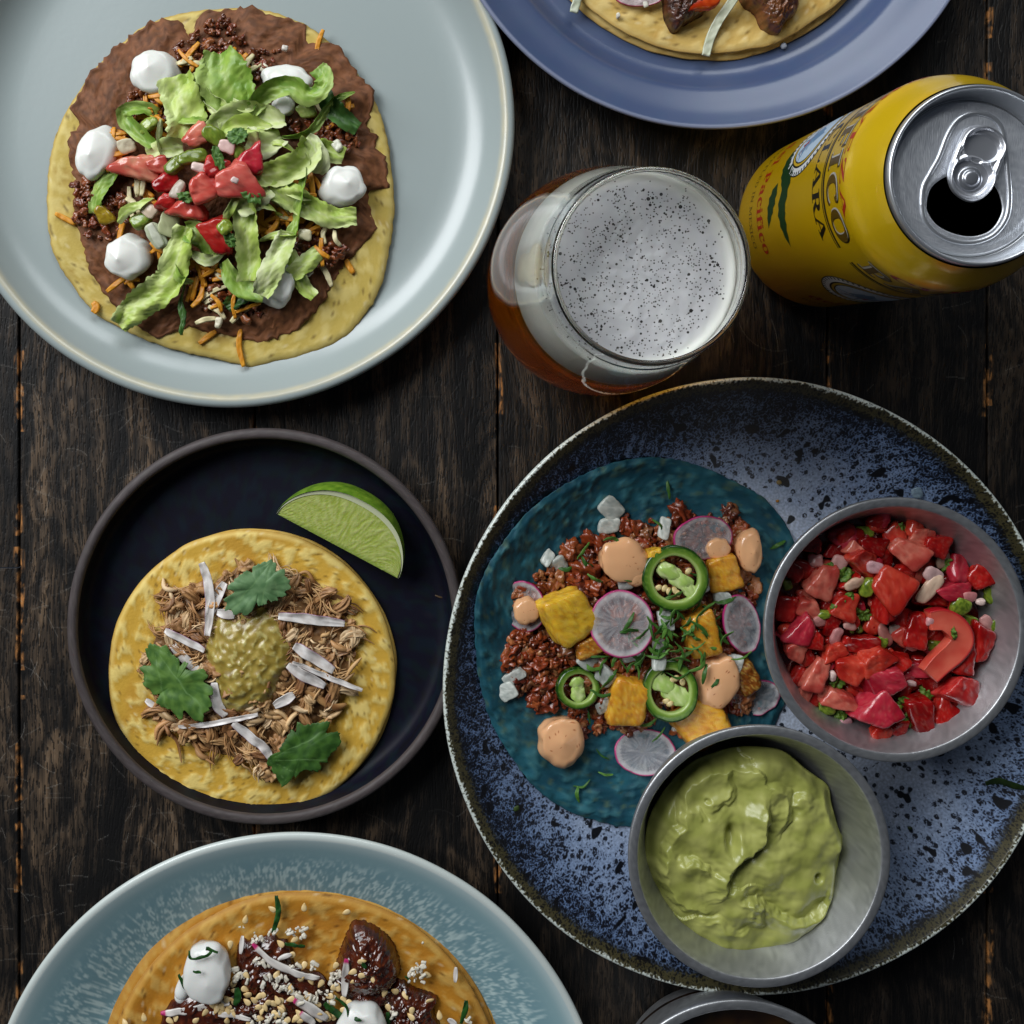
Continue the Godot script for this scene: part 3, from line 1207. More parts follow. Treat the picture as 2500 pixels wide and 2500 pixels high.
	for k in 96:
		var d := Vector2(cos(TAU2 * k / 96), sin(TAU2 * k / 96))
		var b := hc.dot(d)
		var t0 := -b + sqrt(maxf(b * b - hc.length_squared() + 22.25 * 22.25, 0.0))
		po.append(d * t0)
	var rows := 15
	var br := nz(62, 1.0, 2)
	for r in range(-1, rows):
		var f := maxf(r, 0) / float(rows - 1)
		for k in 96:
			var q: Vector2 = hc + ho[k].lerp(po[k], f)
			var rr := q.length()
			var y := ph - 0.25 * sst(19.6, 20.6, rr)
			if r < 0:
				y -= 0.5
			var s := br.get_noise_2d((q.x + q.y * 0.6) * 0.15, (q.y - q.x * 0.6) * 3.0)
			panel.p(CAN + Vector3(q.x, y, q.y), C(226, 229, 234).lerp(C(200, 204, 211), 0.5 + s))
	panel.grid(0, 96, rows + 1, true, true)
	var br_tex := brushed_texture()
	var pm := mat("brushed_metal", {"rough": 0.45, "metal": 0.85})
	pm.heightmap_enabled = true
	pm.heightmap_texture = br_tex
	pm.heightmap_scale = 0.006
	pm.uv1_triplanar = true
	pm.uv1_scale = Vector3(40, 40, 40)
	part("lid_panel", panel, pm, t)
	var bead := MB.new()
	var bp := []
	for q in [[1290, 900], [1300, 790], [1345, 700], [1400, 600], [1450, 470], [1500, 385], [1560, 340], [1640, 325], [1730, 350], [1790, 420], [1815, 540], [1832, 700], [1842, 860], [1825, 980], [1760, 1075], [1670, 1125], [1560, 1140], [1450, 1115], [1360, 1060], [1305, 985], [1290, 900]]:
		bp.append(at(q[0], q[1], ph + 0.05))
	tube(bead, bp, 0.75, 8, 130, func(_t, _j): return C(222, 225, 230), 0.0, 0.6, true)
	part("bead", bead, mat("lid_metal"), t)
	var inside := MB.new()
	lathe(inside, CAN, [Vector2(23.0, 110.6), Vector2(31.5, 100), Vector2(31.8, 60), Vector2(31.0, 12), Vector2(0.01, 12)], 60, func(_p, _a, _q): return C(16, 15, 13))
	part("lining", inside, mat("crumbs"), t)
	# pull tab
	var tab := MB.new()
	var th := ph + 1.6
	var to := []
	for q in [[1622, 408], [1700, 412], [1770, 450], [1808, 510], [1812, 570], [1785, 650], [1750, 740], [1715, 810], [1660, 862], [1600, 880], [1540, 862], [1485, 815], [1458, 750], [1460, 680], [1490, 590], [1530, 490], [1565, 430]]:
		var w := at(q[0], q[1], th)
		to.append(Vector2(w.x, w.z))
	var tc := at(1632, 645, th)
	var tout := polyline_outline(to, Vector2(tc.x, tc.z), 100, true)
	var fh := at(1675, 528, th)
	var rv := at(1598, 735, th)
	pat(tab, Vector2(tc.x, tc.z), tout, 60, func(x, z, t2):
		var y := th + 0.9 * sst(0.74, 0.86, t2) - 0.5 * sst(0.93, 1.0, t2)
		var d := Vector2((x - fh.x), (z - fh.z) * 1.12).length()
		y -= 0.9 * sst(5.7, 4.9, d)
		y += 0.5 * exp(-pow((d - 6.1) / 0.5, 2.0))
		d = Vector2(x - rv.x, z - rv.z).length()
		y -= 0.9 * sst(6.2, 5.2, d)
		y += 0.6 * exp(-pow((d - 6.3) / 0.5, 2.0))
		return y, func(_x, _z): return th - 0.7, func(_x, _z, _t, _h): return C(222, 224, 230), 0.3)
	part("pull_tab", tab, mat("tab_metal", {"rough": 0.34, "metal": 0.9}), t)
	var riv := MB.new()
	lathe(riv, Vector3(rv.x, th - 1.0, rv.z), chaikin([Vector2(0.01, 1.9), Vector2(1.4, 1.85), Vector2(2.1, 1.6), Vector2(2.4, 0.9), Vector2(3.4, 0.8), Vector2(3.8, 0.3), Vector2(3.8, 0.0)], 2), 40, func(_p, _a, _q): return C(196, 199, 206))
	part("rivet", riv, mat("lid_metal"), t)
	lid_text(t, "EN", Vector3(fh.x - 0.8, th - 0.82, fh.z - 1.3), 4.2, 2.6, 8.0)
	lid_text(t, "1231", Vector3(fh.x - 0.3, th - 0.82, fh.z + 1.9), 6.4, 2.6, 8.0)


func lid_text(parent: Node3D, text: String, c: Vector3, wide: float, tall: float, turn: float):
	var f := SystemFont.new()
	f.font_names = PackedStringArray(["Droid Sans"])
	var tm := TextMesh.new()
	tm.font = f
	tm.text = text
	tm.font_size = 48
	tm.depth = 0.0
	var arr := tm.get_mesh_arrays()
	var v: PackedVector3Array = arr[Mesh.ARRAY_VERTEX]
	var ix: PackedInt32Array = arr[Mesh.ARRAY_INDEX]
	if v.is_empty():
		return
	var lo := v[0]
	var hi := v[0]
	for q in v:
		lo = lo.min(q)
		hi = hi.max(q)
	var mb := MB.new()
	var b := rot(-turn)
	for q in v:
		var l := Vector3(((q.x - lo.x) / (hi.x - lo.x) - 0.5) * wide, 0.0, -((q.y - lo.y) / (hi.y - lo.y) - 0.5) * tall)
		mb.p(c + b * l, C(208, 211, 218))
	for k in range(0, ix.size(), 3):
		var nn := (mb.v[ix[k + 2]] - mb.v[ix[k]]).cross(mb.v[ix[k + 1]] - mb.v[ix[k]])
		if nn.y < 0.0:
			mb.tri(ix[k], ix[k + 2], ix[k + 1])
		else:
			mb.tri(ix[k], ix[k + 1], ix[k + 2])
	part("stamped_lettering", mb, mat("clay"), parent)


func brushed_texture() -> ImageTexture:
	var f := FastNoiseLite.new()
	f.seed = 71
	f.frequency = 0.12
	f.fractal_octaves = 3
	var im := f.get_image(512, 64)
	im.resize(512, 512, Image.INTERPOLATE_CUBIC)
	im.convert(Image.FORMAT_RGB8)
	return ImageTexture.create_from_image(im)


# ---------------------------------------------------------------- the glass of beer

func along(pts: Array, h: float) -> float:
	for k in pts.size() - 1:
		var a: Vector2 = pts[k]
		var b: Vector2 = pts[k + 1]
		if h <= b.y or k == pts.size() - 2:
			var z: Vector2 = pts[maxi(k - 1, 0)]
			var d: Vector2 = pts[mini(k + 2, pts.size() - 1)]
			var f := clampf((h - a.y) / (b.y - a.y), 0.0, 1.0)
			return a.cubic_interpolate(b, z, d, f).x
	return pts[-1].x


func glass_out(h: float) -> float:
	return along([Vector2(26.4, 0.4), Vector2(31.0, 4.0), Vector2(37.4, 16.0), Vector2(40.2, 30.0), Vector2(40.6, 44.0), Vector2(39.0, 58.0), Vector2(36.4, 72.0), Vector2(33.2, 88.0), Vector2(30.6, 102.0), Vector2(29.4, 109.4)], h)


func glass_in(h: float) -> float:
	return glass_out(h) - lerpf(2.6, 1.55, sst(6.0, 30.0, h))

func build_glass():
	var c := Vector3(CAM.x + 81.0, 0.0, CAM.z - 27.0)
	var t := thing("beer_glass", c, "clear rounded tumbler standing left of the yellow can", "glass")
	var mb := MB.new()
	var pr := []
	# wall and contents form one clear body below the foam's top, so no air gap shows between glass and beer
	for k in 26:
		pr.append(Vector2(maxf(0.01, glass_in(90.0) * k / 25.0), 90.0))
	for k in range(1, 20):
		pr.append(Vector2(glass_in(90.0 + k), 90.0 + k))
	pr.append_array([Vector2(27.75, 109.7), Vector2(28.0, 110.1), Vector2(28.5, 110.3), Vector2(29.0, 110.1), Vector2(29.3, 109.7)])
	for k in 54:
		pr.append(Vector2(glass_out(109.0 - k * 2.0), 109.0 - k * 2.0))
	pr.append_array([Vector2(25.6, 0.2), Vector2(24, 0.0), Vector2(18, 1.2), Vector2(0.01, 1.6)])
	lathe(mb, c, pr, 140, func(_p, _a, _q): return Color.WHITE)
	part("tumbler", mb, mat("clear_glass", {"rough": 0.0, "spec": 0.25, "refract": 0.05, "tint": Color(0.99, 0.995, 0.99)}), t)
	var fh := 92.0
	var beer := MB.new()
	var wall := []
	for k in 12:
		wall.append(Vector2(maxf(0.01, k / 11.0 * (glass_in(80.0) + 0.06)), 80.0))
	for k in 73:
		wall.append(Vector2(glass_in(80.0 - k) + 0.06, 80.0 - k))
	for k in 12:
		wall.append(Vector2(maxf(0.01, (11 - k) / 12.0 * glass_in(7.0)), 6.55))
	lathe(beer, c, wall, 120, func(_p, _a, _q): return Color.WHITE)
	var bm := mat("beer", {"rough": 0.0, "refract": 0.0, "tint": Color(0.97, 0.68, 0.18)})
	bm.albedo_color.a = 0.07
	put("beer", beer, bm, c + Vector3(0, 7, 0), "amber beer seen through the side of the tumbler below its foam", "beer")
	# foam: a thick white head, its top pitted with bubbles
	var foam := MB.new()
	var n := nz(81, 0.25, 3)
	var fr := glass_in(fh) - 0.1
	var pr2 := [Vector2(0.01, fh)]
	for k in 40:
		pr2.append(Vector2((k + 1) * fr / 40.0, fh))
	for k in 19:
		pr2.append(Vector2(glass_in(fh - 0.4 - k) + 0.12, fh - 0.4 - k))
	pr2.append_array([Vector2(glass_in(72.8) - 0.5, 72.6), Vector2(20, 72.4), Vector2(0.01, 72.4)])
	lathe(foam, c, pr2, 120, func(pos: Vector3, _a, q: Vector2):
		var g := 0.5 + 0.5 * n.get_noise_3dv(pos * 0.4)
		var col := C(207, 207, 207).lerp(C(180, 180, 183), g * sst(31.0, 24.0, q.x))
		col = col.lerp(C(226, 226, 216), sst(25.0, 31.0, q.x))
		# lower down the head thins out into the beer
		return col.lerp(C(172, 168, 160), sst(fh - 2.0, 71.0, q.y + 2.5 * n.get_noise_3dv(pos * 0.7))))
	for k in foam.v.size():
		var q := foam.v[k]
		var r := Vector2(q.x - c.x, q.z - c.z).length()
		if q.y > fh - 0.01 and r < fr:
			q.y += 0.25 * n.get_noise_3dv(q) - 0.5 * sst(10.0, 28.0, r) + 0.9 * sst(28.0, 31.5, r)
			foam.v[k] = q
	var fm := mat("foam", {"rough": 0.55, "spec": 0.4, "sss": 0.05})
	fm.albedo_texture = foam_texture()
	put("beer_foam", foam, fm, c + Vector3(0, 72, 0), "white bubbly foam on top of the beer in the tumbler", "foam")


func foam_texture() -> ImageTexture:
	var W := 1024
	var im := Image.create(W, W, false, Image.FORMAT_RGB8)
	im.fill(Color(1, 1, 1))
	var r := RandomNumberGenerator.new()
	r.seed = 9
	var dens := nz(82, 0.006, 3)
	for k in 4200:
		var big := r.randf()
		var x := r.randf_range(30, W - 30)
		var y := r.randf_range(30, W - 30)
		var d := Vector2(x - 512, y - 512).length() / 480.0
		if d > 0.93 - 0.1 * r.randf() or r.randf() > 0.55 + dens.get_noise_2d(x, y) * 0.8 - sst(0.7, 0.95, d) * 0.5 * sst(0.0, 1.0, x / W):
			continue
		var rad := 2.0 + 1.8 * r.randf()
		if big > 0.93:
			rad = r.randf_range(4.0, 6.4)
		if big > 0.988:
			rad = r.randf_range(6.4, 9.0)
		var dark := r.randf_range(0.12, 0.3) if rad > 3.6 else r.randf_range(0.2, 0.5)
		for yy in range(int(y - rad - 1), int(y + rad + 2)):
			for xx in range(int(x - rad - 1), int(x + rad + 2)):
				var e := Vector2(xx - x, yy - y).length()
				var w := clampf(rad - e + 0.5, 0.0, 1.0)
				if w > 0.0 and xx >= 0 and yy >= 0 and xx < W and yy < W:
					var old := im.get_pixel(xx, yy)
					var v := dark + (0.14 if e < rad * 0.4 else 0.0)
					im.set_pixel(xx, yy, old.lerp(Color(v, v * 0.96, v * 0.9), w))
	return ImageTexture.create_from_image(im)


# ---------------------------------------------------------------- shared food makers

func two(a: Color, b: Color, n: FastNoiseLite, scale := 1.0, sharp := 1.3) -> Callable:
	return func(l: Vector3, _d, _s): return a.lerp(b, clampf(0.5 + sharp * n.get_noise_3dv(l * scale), 0.0, 1.0))


# a corn tortilla: blistered top, ragged rim
func tortilla(called: String, c: Vector3, out: PackedVector2Array, thick: float, hfn: Callable, base: Color, pale: Color, brown: Color, sd: int, label: String, cat := "tortilla", group := "", blister := 0.55, rings := 70):
	var n1 := nz(sd, 0.13, 2)
	var n2 := nz(sd + 1, 0.45, 2)
	var n3 := nz(sd + 2, 0.03, 3)
	var n4 := nz(sd + 3, 0.9, 1)
	var mb := MB.new()
	var top := func(x, z, t):
		var b := sst(0.0, 0.34, n1.get_noise_2d(x, z) + 0.35 * n2.get_noise_2d(x, z))
		return hfn.call(x, z) + thick * (1.0 - 0.55 * sst(0.975, 1.0, t)) + blister * b * (1.0 - 0.7 * sst(0.94, 1.0, t)) + 0.12 * n2.get_noise_2d(x * 1.5, z * 1.5)
	pat(mb, Vector2(c.x, c.z), out, rings, top, func(x, z): return hfn.call(x, z), func(x, z, t, _h):
		var b := sst(-0.05, 0.36, n1.get_noise_2d(x, z) + 0.35 * n2.get_noise_2d(x, z))
		var col := base.lerp(pale, b * 0.85)
		col = col.lerp(brown, 0.55 * sst(0.12, 0.5, n3.get_noise_2d(x, z)) * (1.0 - b))
		col = col.lerp(pale, 0.5 * sst(0.955, 0.985, t)).lerp(brown, 0.5 * sst(0.99, 1.0, t))
		var k := n4.get_noise_2d(x * 1.3, z * 1.3)
		if k > 0.74:
			col = col.lerp(brown * 0.35, 0.7)
		elif k < -0.82:
			col = col.lerp(Color(0.86, 0.78, 0.5), 0.35)
		return col, 0.35)
	return put(called, mb, mat("tortilla"), c, label, cat, group)


# crumbled, fried meat: many small lumps heaped in an outline (millimetres); hfn gives the ground
func crumble(mb: MB, out: Array, count: int, size: Vector2, hfn: Callable, heap: float, cols: Array, sd: int):
	var r := RandomNumberGenerator.new()
	r.seed = sd
	var n := nz(sd, 0.42, 3)
	var pv := PackedVector2Array(out)
	var lo: Vector2 = out[0]
	var hi: Vector2 = out[0]
	for q in out:
		lo = lo.min(q)
		hi = hi.max(q)
	var mid := (lo + hi) * 0.5
	var done := 0
	var tries := 0
	while done < count and tries < count * 12:
		tries += 1
		var q := Vector2(r.randf_range(lo.x, hi.x), r.randf_range(lo.y, hi.y))
		if not Geometry2D.is_point_in_polygon(q, pv):
			continue
		done += 1
		var e := ((q - mid) / (hi - lo) * 2.0).length()
		var s := r.randf_range(size.x, size.y) * 1.15
		if r.randf() < 0.4:
			s *= 0.55
		var y: float = hfn.call(q.x, q.y) + heap * maxf(0.0, 1.0 - e * e) * r.randf_range(0.3, 1.0) + s * 0.35
		var a: Color = cols[r.randi() % cols.size()]
		var b: Color = cols[r.randi() % cols.size()]
		a *= r.randf_range(0.7, 1.2)
		blob(mb, 6 if s > 1.0 else 4, Vector3(q.x, y, q.y), rot(r.randf() * 360.0, r.randf_range(-40, 40), r.randf_range(-40, 40)), Vector3(s * r.randf_range(0.7, 1.7), s * r.randf_range(0.5, 0.9), s * r.randf_range(0.7, 1.1)), r.randf_range(1.7, 2.6), s * 0.95, n, func(_l, _d, k): return a.lerp(b, clampf(0.5 + 0.9 * k, 0.0, 1.0)))


# a cut cube or dice of something soft
func dice(called: String, c: Vector3, half: Vector3, yaw: float, pitch: float, roll: float, a: Color, b: Color, m: String, label: String, cat: String, group := "", e := 5.0, amp := 0.0, n := 9, warp := 0.16, skin := Color(0, 0, 0, 0)):
	var mb := MB.new()
	var sd := int(absf(c.x * 7.0 + c.z * 13.0))
	var ns := nz(sd % 23 + 200, 0.22, 3)
	var fn := nz(sd % 17 + 240, 0.5, 2)
	# no two pieces are cut alike
	var cut := Vector2(sin(c.x * 5.0), cos(c.z * 4.0)) * (0.34 if m == "tomato" else 0.12)
	var am := amp if amp > 0.0 else minf(half.x, minf(half.y, half.z)) * 0.35
	blob(mb, n, c, rot(yaw, pitch, roll), half, e, am, ns, func(l: Vector3, d: Vector3, s):
		var col := a.lerp(b, clampf(0.5 + (0.7 if m == "tomato" else 1.2) * fn.get_noise_3dv(l * (0.7 if m == "tomato" else 1.4) + c) + 0.6 * s, 0.0, 1.0))
		if m == "tomato":
			# skin on one side, paler flesh with threads on the others
			var thread := absf(fn.get_noise_3dv(Vector3(l.x * 0.6, l.y, l.z * 2.4) + c * 2.0))
			col = col.lerp(a.lerp(Color(0.86, 0.46, 0.34), 0.6), 0.14 * sst(0.12, 0.0, thread))
			col = col.lerp(b * Color(0.72, 0.42, 0.5), 0.75 * sst(0.35, 0.7, d.dot(Vector3(sin(c.x), 0.2, cos(c.x)))))
		elif m == "pineapple":
			var fibre := fn.get_noise_3dv(Vector3(l.x * 4.0, l.y * 0.8, l.z * 0.7) + c)
			col = col.lerp(Color(0.85, 0.62, 0.13), 0.4 * sst(0.0, 0.5, fibre)).lerp(Color(0.25, 0.085, 0.015), 0.5 * sst(0.15, 0.7, ns.get_noise_3dv(l * 1.2 + c * 2.0) + 0.25 * sst(0.8, 1.2, absf(l.x / half.x) + absf(l.z / half.z) - 0.7)))
		if skin.a > 0.0 and l.x > half.x * 0.62:
			col = skin
		return col, warp)
	if n > 8:
		var rb := rot(yaw, pitch, roll)
		for k in mb.v.size():
			var l := rb.inverse() * (mb.v[k] - c)
			var lx := l.x * (1.0 + cut.x * l.z / half.z + cut.y * 0.6 * l.y / half.y)
			var lz := l.z * (1.0 + cut.y * l.x / half.x)
			mb.v[k] = c + rb * Vector3(lx, l.y * (1.0 - 0.5 * cut.x * l.x / half.x), lz)
	return put(called, mb, mat(m), c - Vector3(0, half.y, 0), label, cat, group)


func shred(called: String, pts: Array, w: float, th: float, a: Color, b: Color, m: String, label: String, cat: String, group := "", o := {}):
	var mb := MB.new()
	var sd := int(absf(pts[0].x * 11.0 + pts[0].z * 5.0)) % 40 + 300
	var fn := nz(sd, 0.3, 2)
	var edge: Color = o.get("edge", Color(0, 0, 0, 0))
	var side: float = o.get("edge_side", 1.0)
	var d := {"thick": th, "m": 4, "seed": sd, "jag": 0.12, "ruffle": 0.4, "taper": 0.35, "col": func(s: float, t: float, q: Vector3):
		var col := a.lerp(b, clampf(0.5 + 1.2 * fn.get_noise_3dv(q), 0.0, 1.0))
		if edge.a > 0.0 and s * side > 0.86:
			col = edge
		return col}
	d.merge(o, true)
	ribbon(mb, pts, w, d)
	return put(called, mb, mat(m), pts[0] - Vector3(0, th, 0), label, cat, group)


# ---------------------------------------------------------------- the bean tostada

var tost_c := Vector3.ZERO

func tost_top(x: float, z: float) -> float:
	# top of the beans
	var d := Vector2(x - tost_c.x, z - tost_c.z).length()
	return 11.5 + 2.5 * exp(-pow(d / 28.0, 2.0))


func tost_pile(x: float, z: float) -> float:
	# top of the heap of lettuce and tomato in the middle
	var d := Vector2(x - tost_c.x, z - tost_c.z).length()
	return 13.5 + 9.0 * exp(-pow(d / 22.0, 2.0))


func leaf_strip(list: Array, w: float, rise: Array, kind: int, label: String, o := {}):
	var h: Array = []
	for k in rise:
		h.append(20.0 + k)
	var pts := path_at(list, h)
	for k in pts.size():
		var y: float = tost_pile(pts[k].x, pts[k].z) + (rise[mini(k * rise.size() / pts.size(), rise.size() - 1)] as float)
		pts[k] = at(list[k * 2], list[k * 2 + 1], y)
	var cols := [[C(174, 202, 84), C(206, 222, 126), C(226, 232, 178)], [C(120, 160, 56), C(160, 192, 82), C(194, 210, 130)], [C(46, 82, 34), C(70, 108, 44), C(96, 140, 70)], [C(192, 212, 122), C(220, 228, 166), C(234, 236, 204)]]
	var c0: Color = cols[kind][0]
	var c1: Color = cols[kind][1]
	var c2: Color = cols[kind][2]
	var sd := int(list[0] + list[1]) % 50 + 400
	var n := nz(sd, 0.18, 3)
	var vn := nz(sd + 1, 0.35, 1)
	var wm := px(w, 20.0)
	var total_mm := 0.0
	for k in pts.size() - 1:
		total_mm += pts[k].distance_to(pts[k + 1])
	var d := {"thick": 0.26, "ro": 1, "m": 12, "seed": sd, "crinkle": 0.5, "jag": 0.13, "ruffle": 2.0, "rf": 0.09, "rs": 0.75, "taper": 0.25, "cup": 0.10, "col": func(s: float, t: float, q: Vector3):
		var col := c0.lerp(c1, clampf(0.5 + 1.3 * n.get_noise_3dv(q), 0.0, 1.0))
		# pale veins run from the middle rib
		var vein := absf(sin(t * total_mm * 0.34 + absf(s) * 4.6 + vn.get_noise_3dv(q) * 2.0))
		col = col.lerp(c2, 0.4 * sst(0.12, 0.0, vein) + 0.5 * sst(0.16, 0.02, absf(s + 0.15 * vn.get_noise_2d(t * 60.0, 3.0))))
		var tip_side := 1.0 if sd % 2 == 0 else -1.0
		col = col.lerp(c2, 0.55 * sst(0.1, 1.0, s * tip_side))
		col = col.lerp(c0 * 0.8, 0.45 * sst(0.3, 1.0, -s * tip_side))
		return col}
	d.merge(o, true)
	var mb := MB.new()
	ribbon(mb, pts, wm, d)
	put("lettuce_shred", mb, mat("leaf"), pts[0] - Vector3(0, 1, 0), label, "lettuce", "lettuce shreds on the bean tostada")


func build_bean_tostada():
	view(0, 0, 0.51760)
	var c := at(1042, 885, 9)
	c.y = 5.2
	tost_c = Vector3(c.x, 9, c.z)
	var shell := vec2s([1180, 36, 1320, 66, 1440, 115, 1560, 205, 1650, 300, 1730, 405, 1795, 540, 1832, 700, 1850, 850, 1858, 980, 1845, 1120, 1805, 1320, 1760, 1425, 1700, 1505, 1640, 1575, 1560, 1625, 1400, 1682, 1290, 1700, 1180, 1730, 1110, 1712, 1020, 1690, 900, 1665, 800, 1638, 700, 1605, 620, 1570, 530, 1525, 455, 1480, 385, 1405, 330, 1325, 280, 1250, 248, 1170, 228, 1080, 224, 990, 222, 900, 226, 830, 240, 730, 262, 640, 300, 545, 330, 495, 385, 410, 440, 330, 560, 214, 660, 135, 740, 95, 850, 66, 960, 48, 1070, 40], 8.0)
	var cc := Vector2(c.x, c.z)
	var out := polyline_outline(shell, cc, 260)
	var wob := nz(91, 0.35, 3)
	for k in out.size():
		out[k] *= 1.0 + 0.007 * wob.get_noise_1d(k * 3.0)
	var bend := nz(92, 0.018, 2)
	var lift := func(x, z):
		var d := Vector2(x - cc.x, z - cc.y).length()
		return 5.4 + 1.4 * sst(20.0, 66.0, d) + 0.8 * bend.get_noise_2d(x, z) * sst(10.0, 50.0, d)
	tortilla("tostada_shell", c, out, 1.7, lift, C(190, 166, 82), C(208, 188, 114), C(152, 116, 48), 93, "crisp fried yellow corn tortilla on the pale grey plate", "tortilla", "", 0.2)
	# refried beans
	var bl := vec2s([740, 90, 840, 100, 862, 120, 895, 158, 920, 110, 960, 64, 1100, 44, 1180, 30, 1250, 62, 1350, 90, 1440, 122, 1448, 200, 1540, 200, 1600, 230, 1640, 275, 1700, 370, 1765, 430, 1740, 560, 1720, 600, 1785, 650, 1762, 700, 1808, 730, 1838, 890, 1800, 862, 1742, 835, 1735, 950, 1775, 1080, 1705, 1160, 1630, 1230, 1570, 1330, 1535, 1400, 1455, 1500, 1380, 1560, 1300, 1590, 1220, 1612, 1080, 1580, 960, 1560, 900, 1532, 800, 1572, 740, 1590, 620, 1520, 560, 1460, 500, 1380, 422, 1270, 392, 1150, 352, 1000, 352, 850, 330, 740, 320, 650, 380, 585, 335, 510, 430, 350, 480, 290, 560, 212, 650, 150], 9.0)
	var bo := polyline_outline(bl, cc, 300)
	for k in bo.size():
		bo[k] *= 1.0 + 0.022 * wob.get_noise_1d(k * 5.0 + 90.0) + 0.012 * wob.get_noise_1d(k * 17.0)
	var n1 := nz(94, 0.08, 4)
	var n2 := nz(95, 0.4, 3)
	var mb := MB.new()
	pat(mb, cc, bo, 90, func(x, z, t): return tost_top(x, z) - 2.0 * pow(sst(0.8, 1.0, t), 1.6) + 1.6 * n1.get_noise_2d(x, z) + 0.8 * absf(n2.get_noise_2d(x, z)) - 0.2, func(_x, _z): return 7.4,
		func(x, z, _t, _h): return C(130, 84, 55).lerp(C(90, 56, 34), clampf(0.5 + 1.1 * n2.get_noise_2d(x * 0.8, z * 0.8) + 0.6 * n1.get_noise_2d(x, z), 0.0, 1.0)), 0.5)
	put("refried_beans", mb, mat("beans"), Vector3(c.x, 7.4, c.z), "brown refried beans spread over the fried tortilla", "beans")
	# crumbled ground meat over the beans
	var mcols := [C(122, 64, 32), C(100, 50, 26), C(78, 38, 22), C(144, 84, 46), C(128, 58, 30)]
	for a in [[[840, 190, 960, 120, 1060, 60, 1100, 60, 1110, 130, 1160, 200, 1120, 280, 980, 320, 860, 300, 820, 240], 90, "dark crumbled beef at the top of the bean tostada"],
			[[340, 850, 470, 840, 580, 900, 600, 1040, 560, 1130, 420, 1120, 350, 1040], 90, "dark crumbled beef beside the left sour cream dollops"],
			[[1340, 570, 1480, 540, 1640, 600, 1720, 680, 1620, 760, 1520, 720, 1400, 650], 80, "orange brown crumbled beef at the right of the lettuce"],
			[[1400, 1130, 1560, 1130, 1640, 1180, 1560, 1260, 1420, 1230], 60, "orange brown crumbled beef below the right sour cream dollop"],
			[[880, 1200, 1080, 1230, 1200, 1350, 1280, 1500, 1150, 1510, 960, 1440, 860, 1300], 90, "crumbled beef under the cheese at the foot of the lettuce"],
			[[640, 420, 780, 480, 800, 640, 640, 640, 580, 520], 60, "crumbled beef between the two upper left cream dollops"],
			[[1160, 240, 1320, 220, 1300, 330, 1200, 380], 40, "crumbled beef left of the upper right cream dollop"]]:
		mb = MB.new()
		crumble(mb, vec2s(a[0], 12.5), a[1], Vector2(0.7, 1.7), func(x, z): return tost_top(x, z) + 0.2, 1.6, mcols, int(a[0][0]) + 1)
		var w := at(a[0][0], a[0][1], 12.0)
		put("ground_beef", mb, mat("meat"), w, a[2], "ground beef", "", "stuff")
	# sour cream
	var white := func(_p, _f): return C(224, 224, 217)
	for d in [[742, 352, 118, 120, 0, 8.5, -42, -30, 1, "round sour cream dollop at the upper left of the tostada"],
			[474, 715, 100, 138, 22, 9.0, -52, 32, 2, "tall sour cream dollop at the far left edge of the beans"],
			[625, 1205, 110, 116, 0, 10.5, -72, 32, 3, "pointed sour cream dollop at the lower left of the tostada"],
			[1600, 882, 112, 106, 0, 9.5, 58, -14, 4, "folded sour cream dollop at the right edge of the beans"],
			[1290, 1352, 98, 112, 0, 9.0, 46, -48, 5, "sour cream dollop under a pale lettuce strip at the bottom"],
			[1346, 388, 132, 84, 8, 8.5, 24, -14, 6, "wide sour cream dollop at the upper right behind a curled leaf"],
			[1338, 494, 58, 58, 0, 7.0, 0, 10, 7, "small patch of sour cream below the curled leaf"]]:
		var w := at(d[0], d[1], 15)
		w.y = tost_top(w.x, w.z) - 0.6
		mb = MB.new()
		var tip: float = 0.0 if d[8] == 7 else 0.7
		dollop(mb, w, px(d[2], 15) * 0.92, px(d[3], 15) * 0.92, d[4], d[5] * 0.92, Vector2(px(d[6], 20), px(d[7], 20)) * 0.7, 100 + d[8], white, tip, 1.3 if d[8] == 4 else 0.8)
		put("sour_cream_dollop", mb, mat("cream"), w, d[9], "sour cream", "sour cream dollops on the bean tostada")
	# cheese shreds
	var och := [C(222, 152, 40), C(206, 132, 30)]
	var wch := [C(226, 212, 168), C(208, 196, 150)]
	var r := RandomNumberGenerator.new()
	r.seed = 77
	for a in [[520, 640, 5, 0], [560, 690, 6, 0], [500, 760, 4, 0], [700, 570, 6, 0], [740, 600, 5, 0], [760, 480, 3, 0], [640, 880, 3, 1], [620, 960, 2, 1], [700, 930, 3, 0], [900, 280, 3, 0], [890, 310, 2, 1], [1120, 260, 3, 0], [1190, 330, 2, 1], [990, 525, 2, 0], [1310, 1040, 5, 0], [1390, 1010, 5, 0], [1260, 1080, 4, 0], [1470, 1060, 4, 0], [1480, 900, 3, 0], [1420, 840, 2, 0], [930, 1320, 4, 0], [1010, 1290, 4, 0], [900, 1400, 2, 0], [920, 1240, 4, 0], [1070, 1330, 3, 1], [980, 1390, 3, 1], [1050, 1460, 2, 0], [1520, 1210, 2, 0], [1130, 1430, 2, 0], [1330, 1000, 3, 1], [1230, 1050, 3, 0], [760, 1150, 3, 0], [590, 1310, 3, 0], [1600, 500, 2, 0], [1580, 570, 2, 0], [700, 760, 3, 1], [1440, 980, 3, 0], [800, 1120, 2, 0], [1000, 1500, 2, 1], [1560, 1120, 2, 1], [700, 490, 2, 0]]:
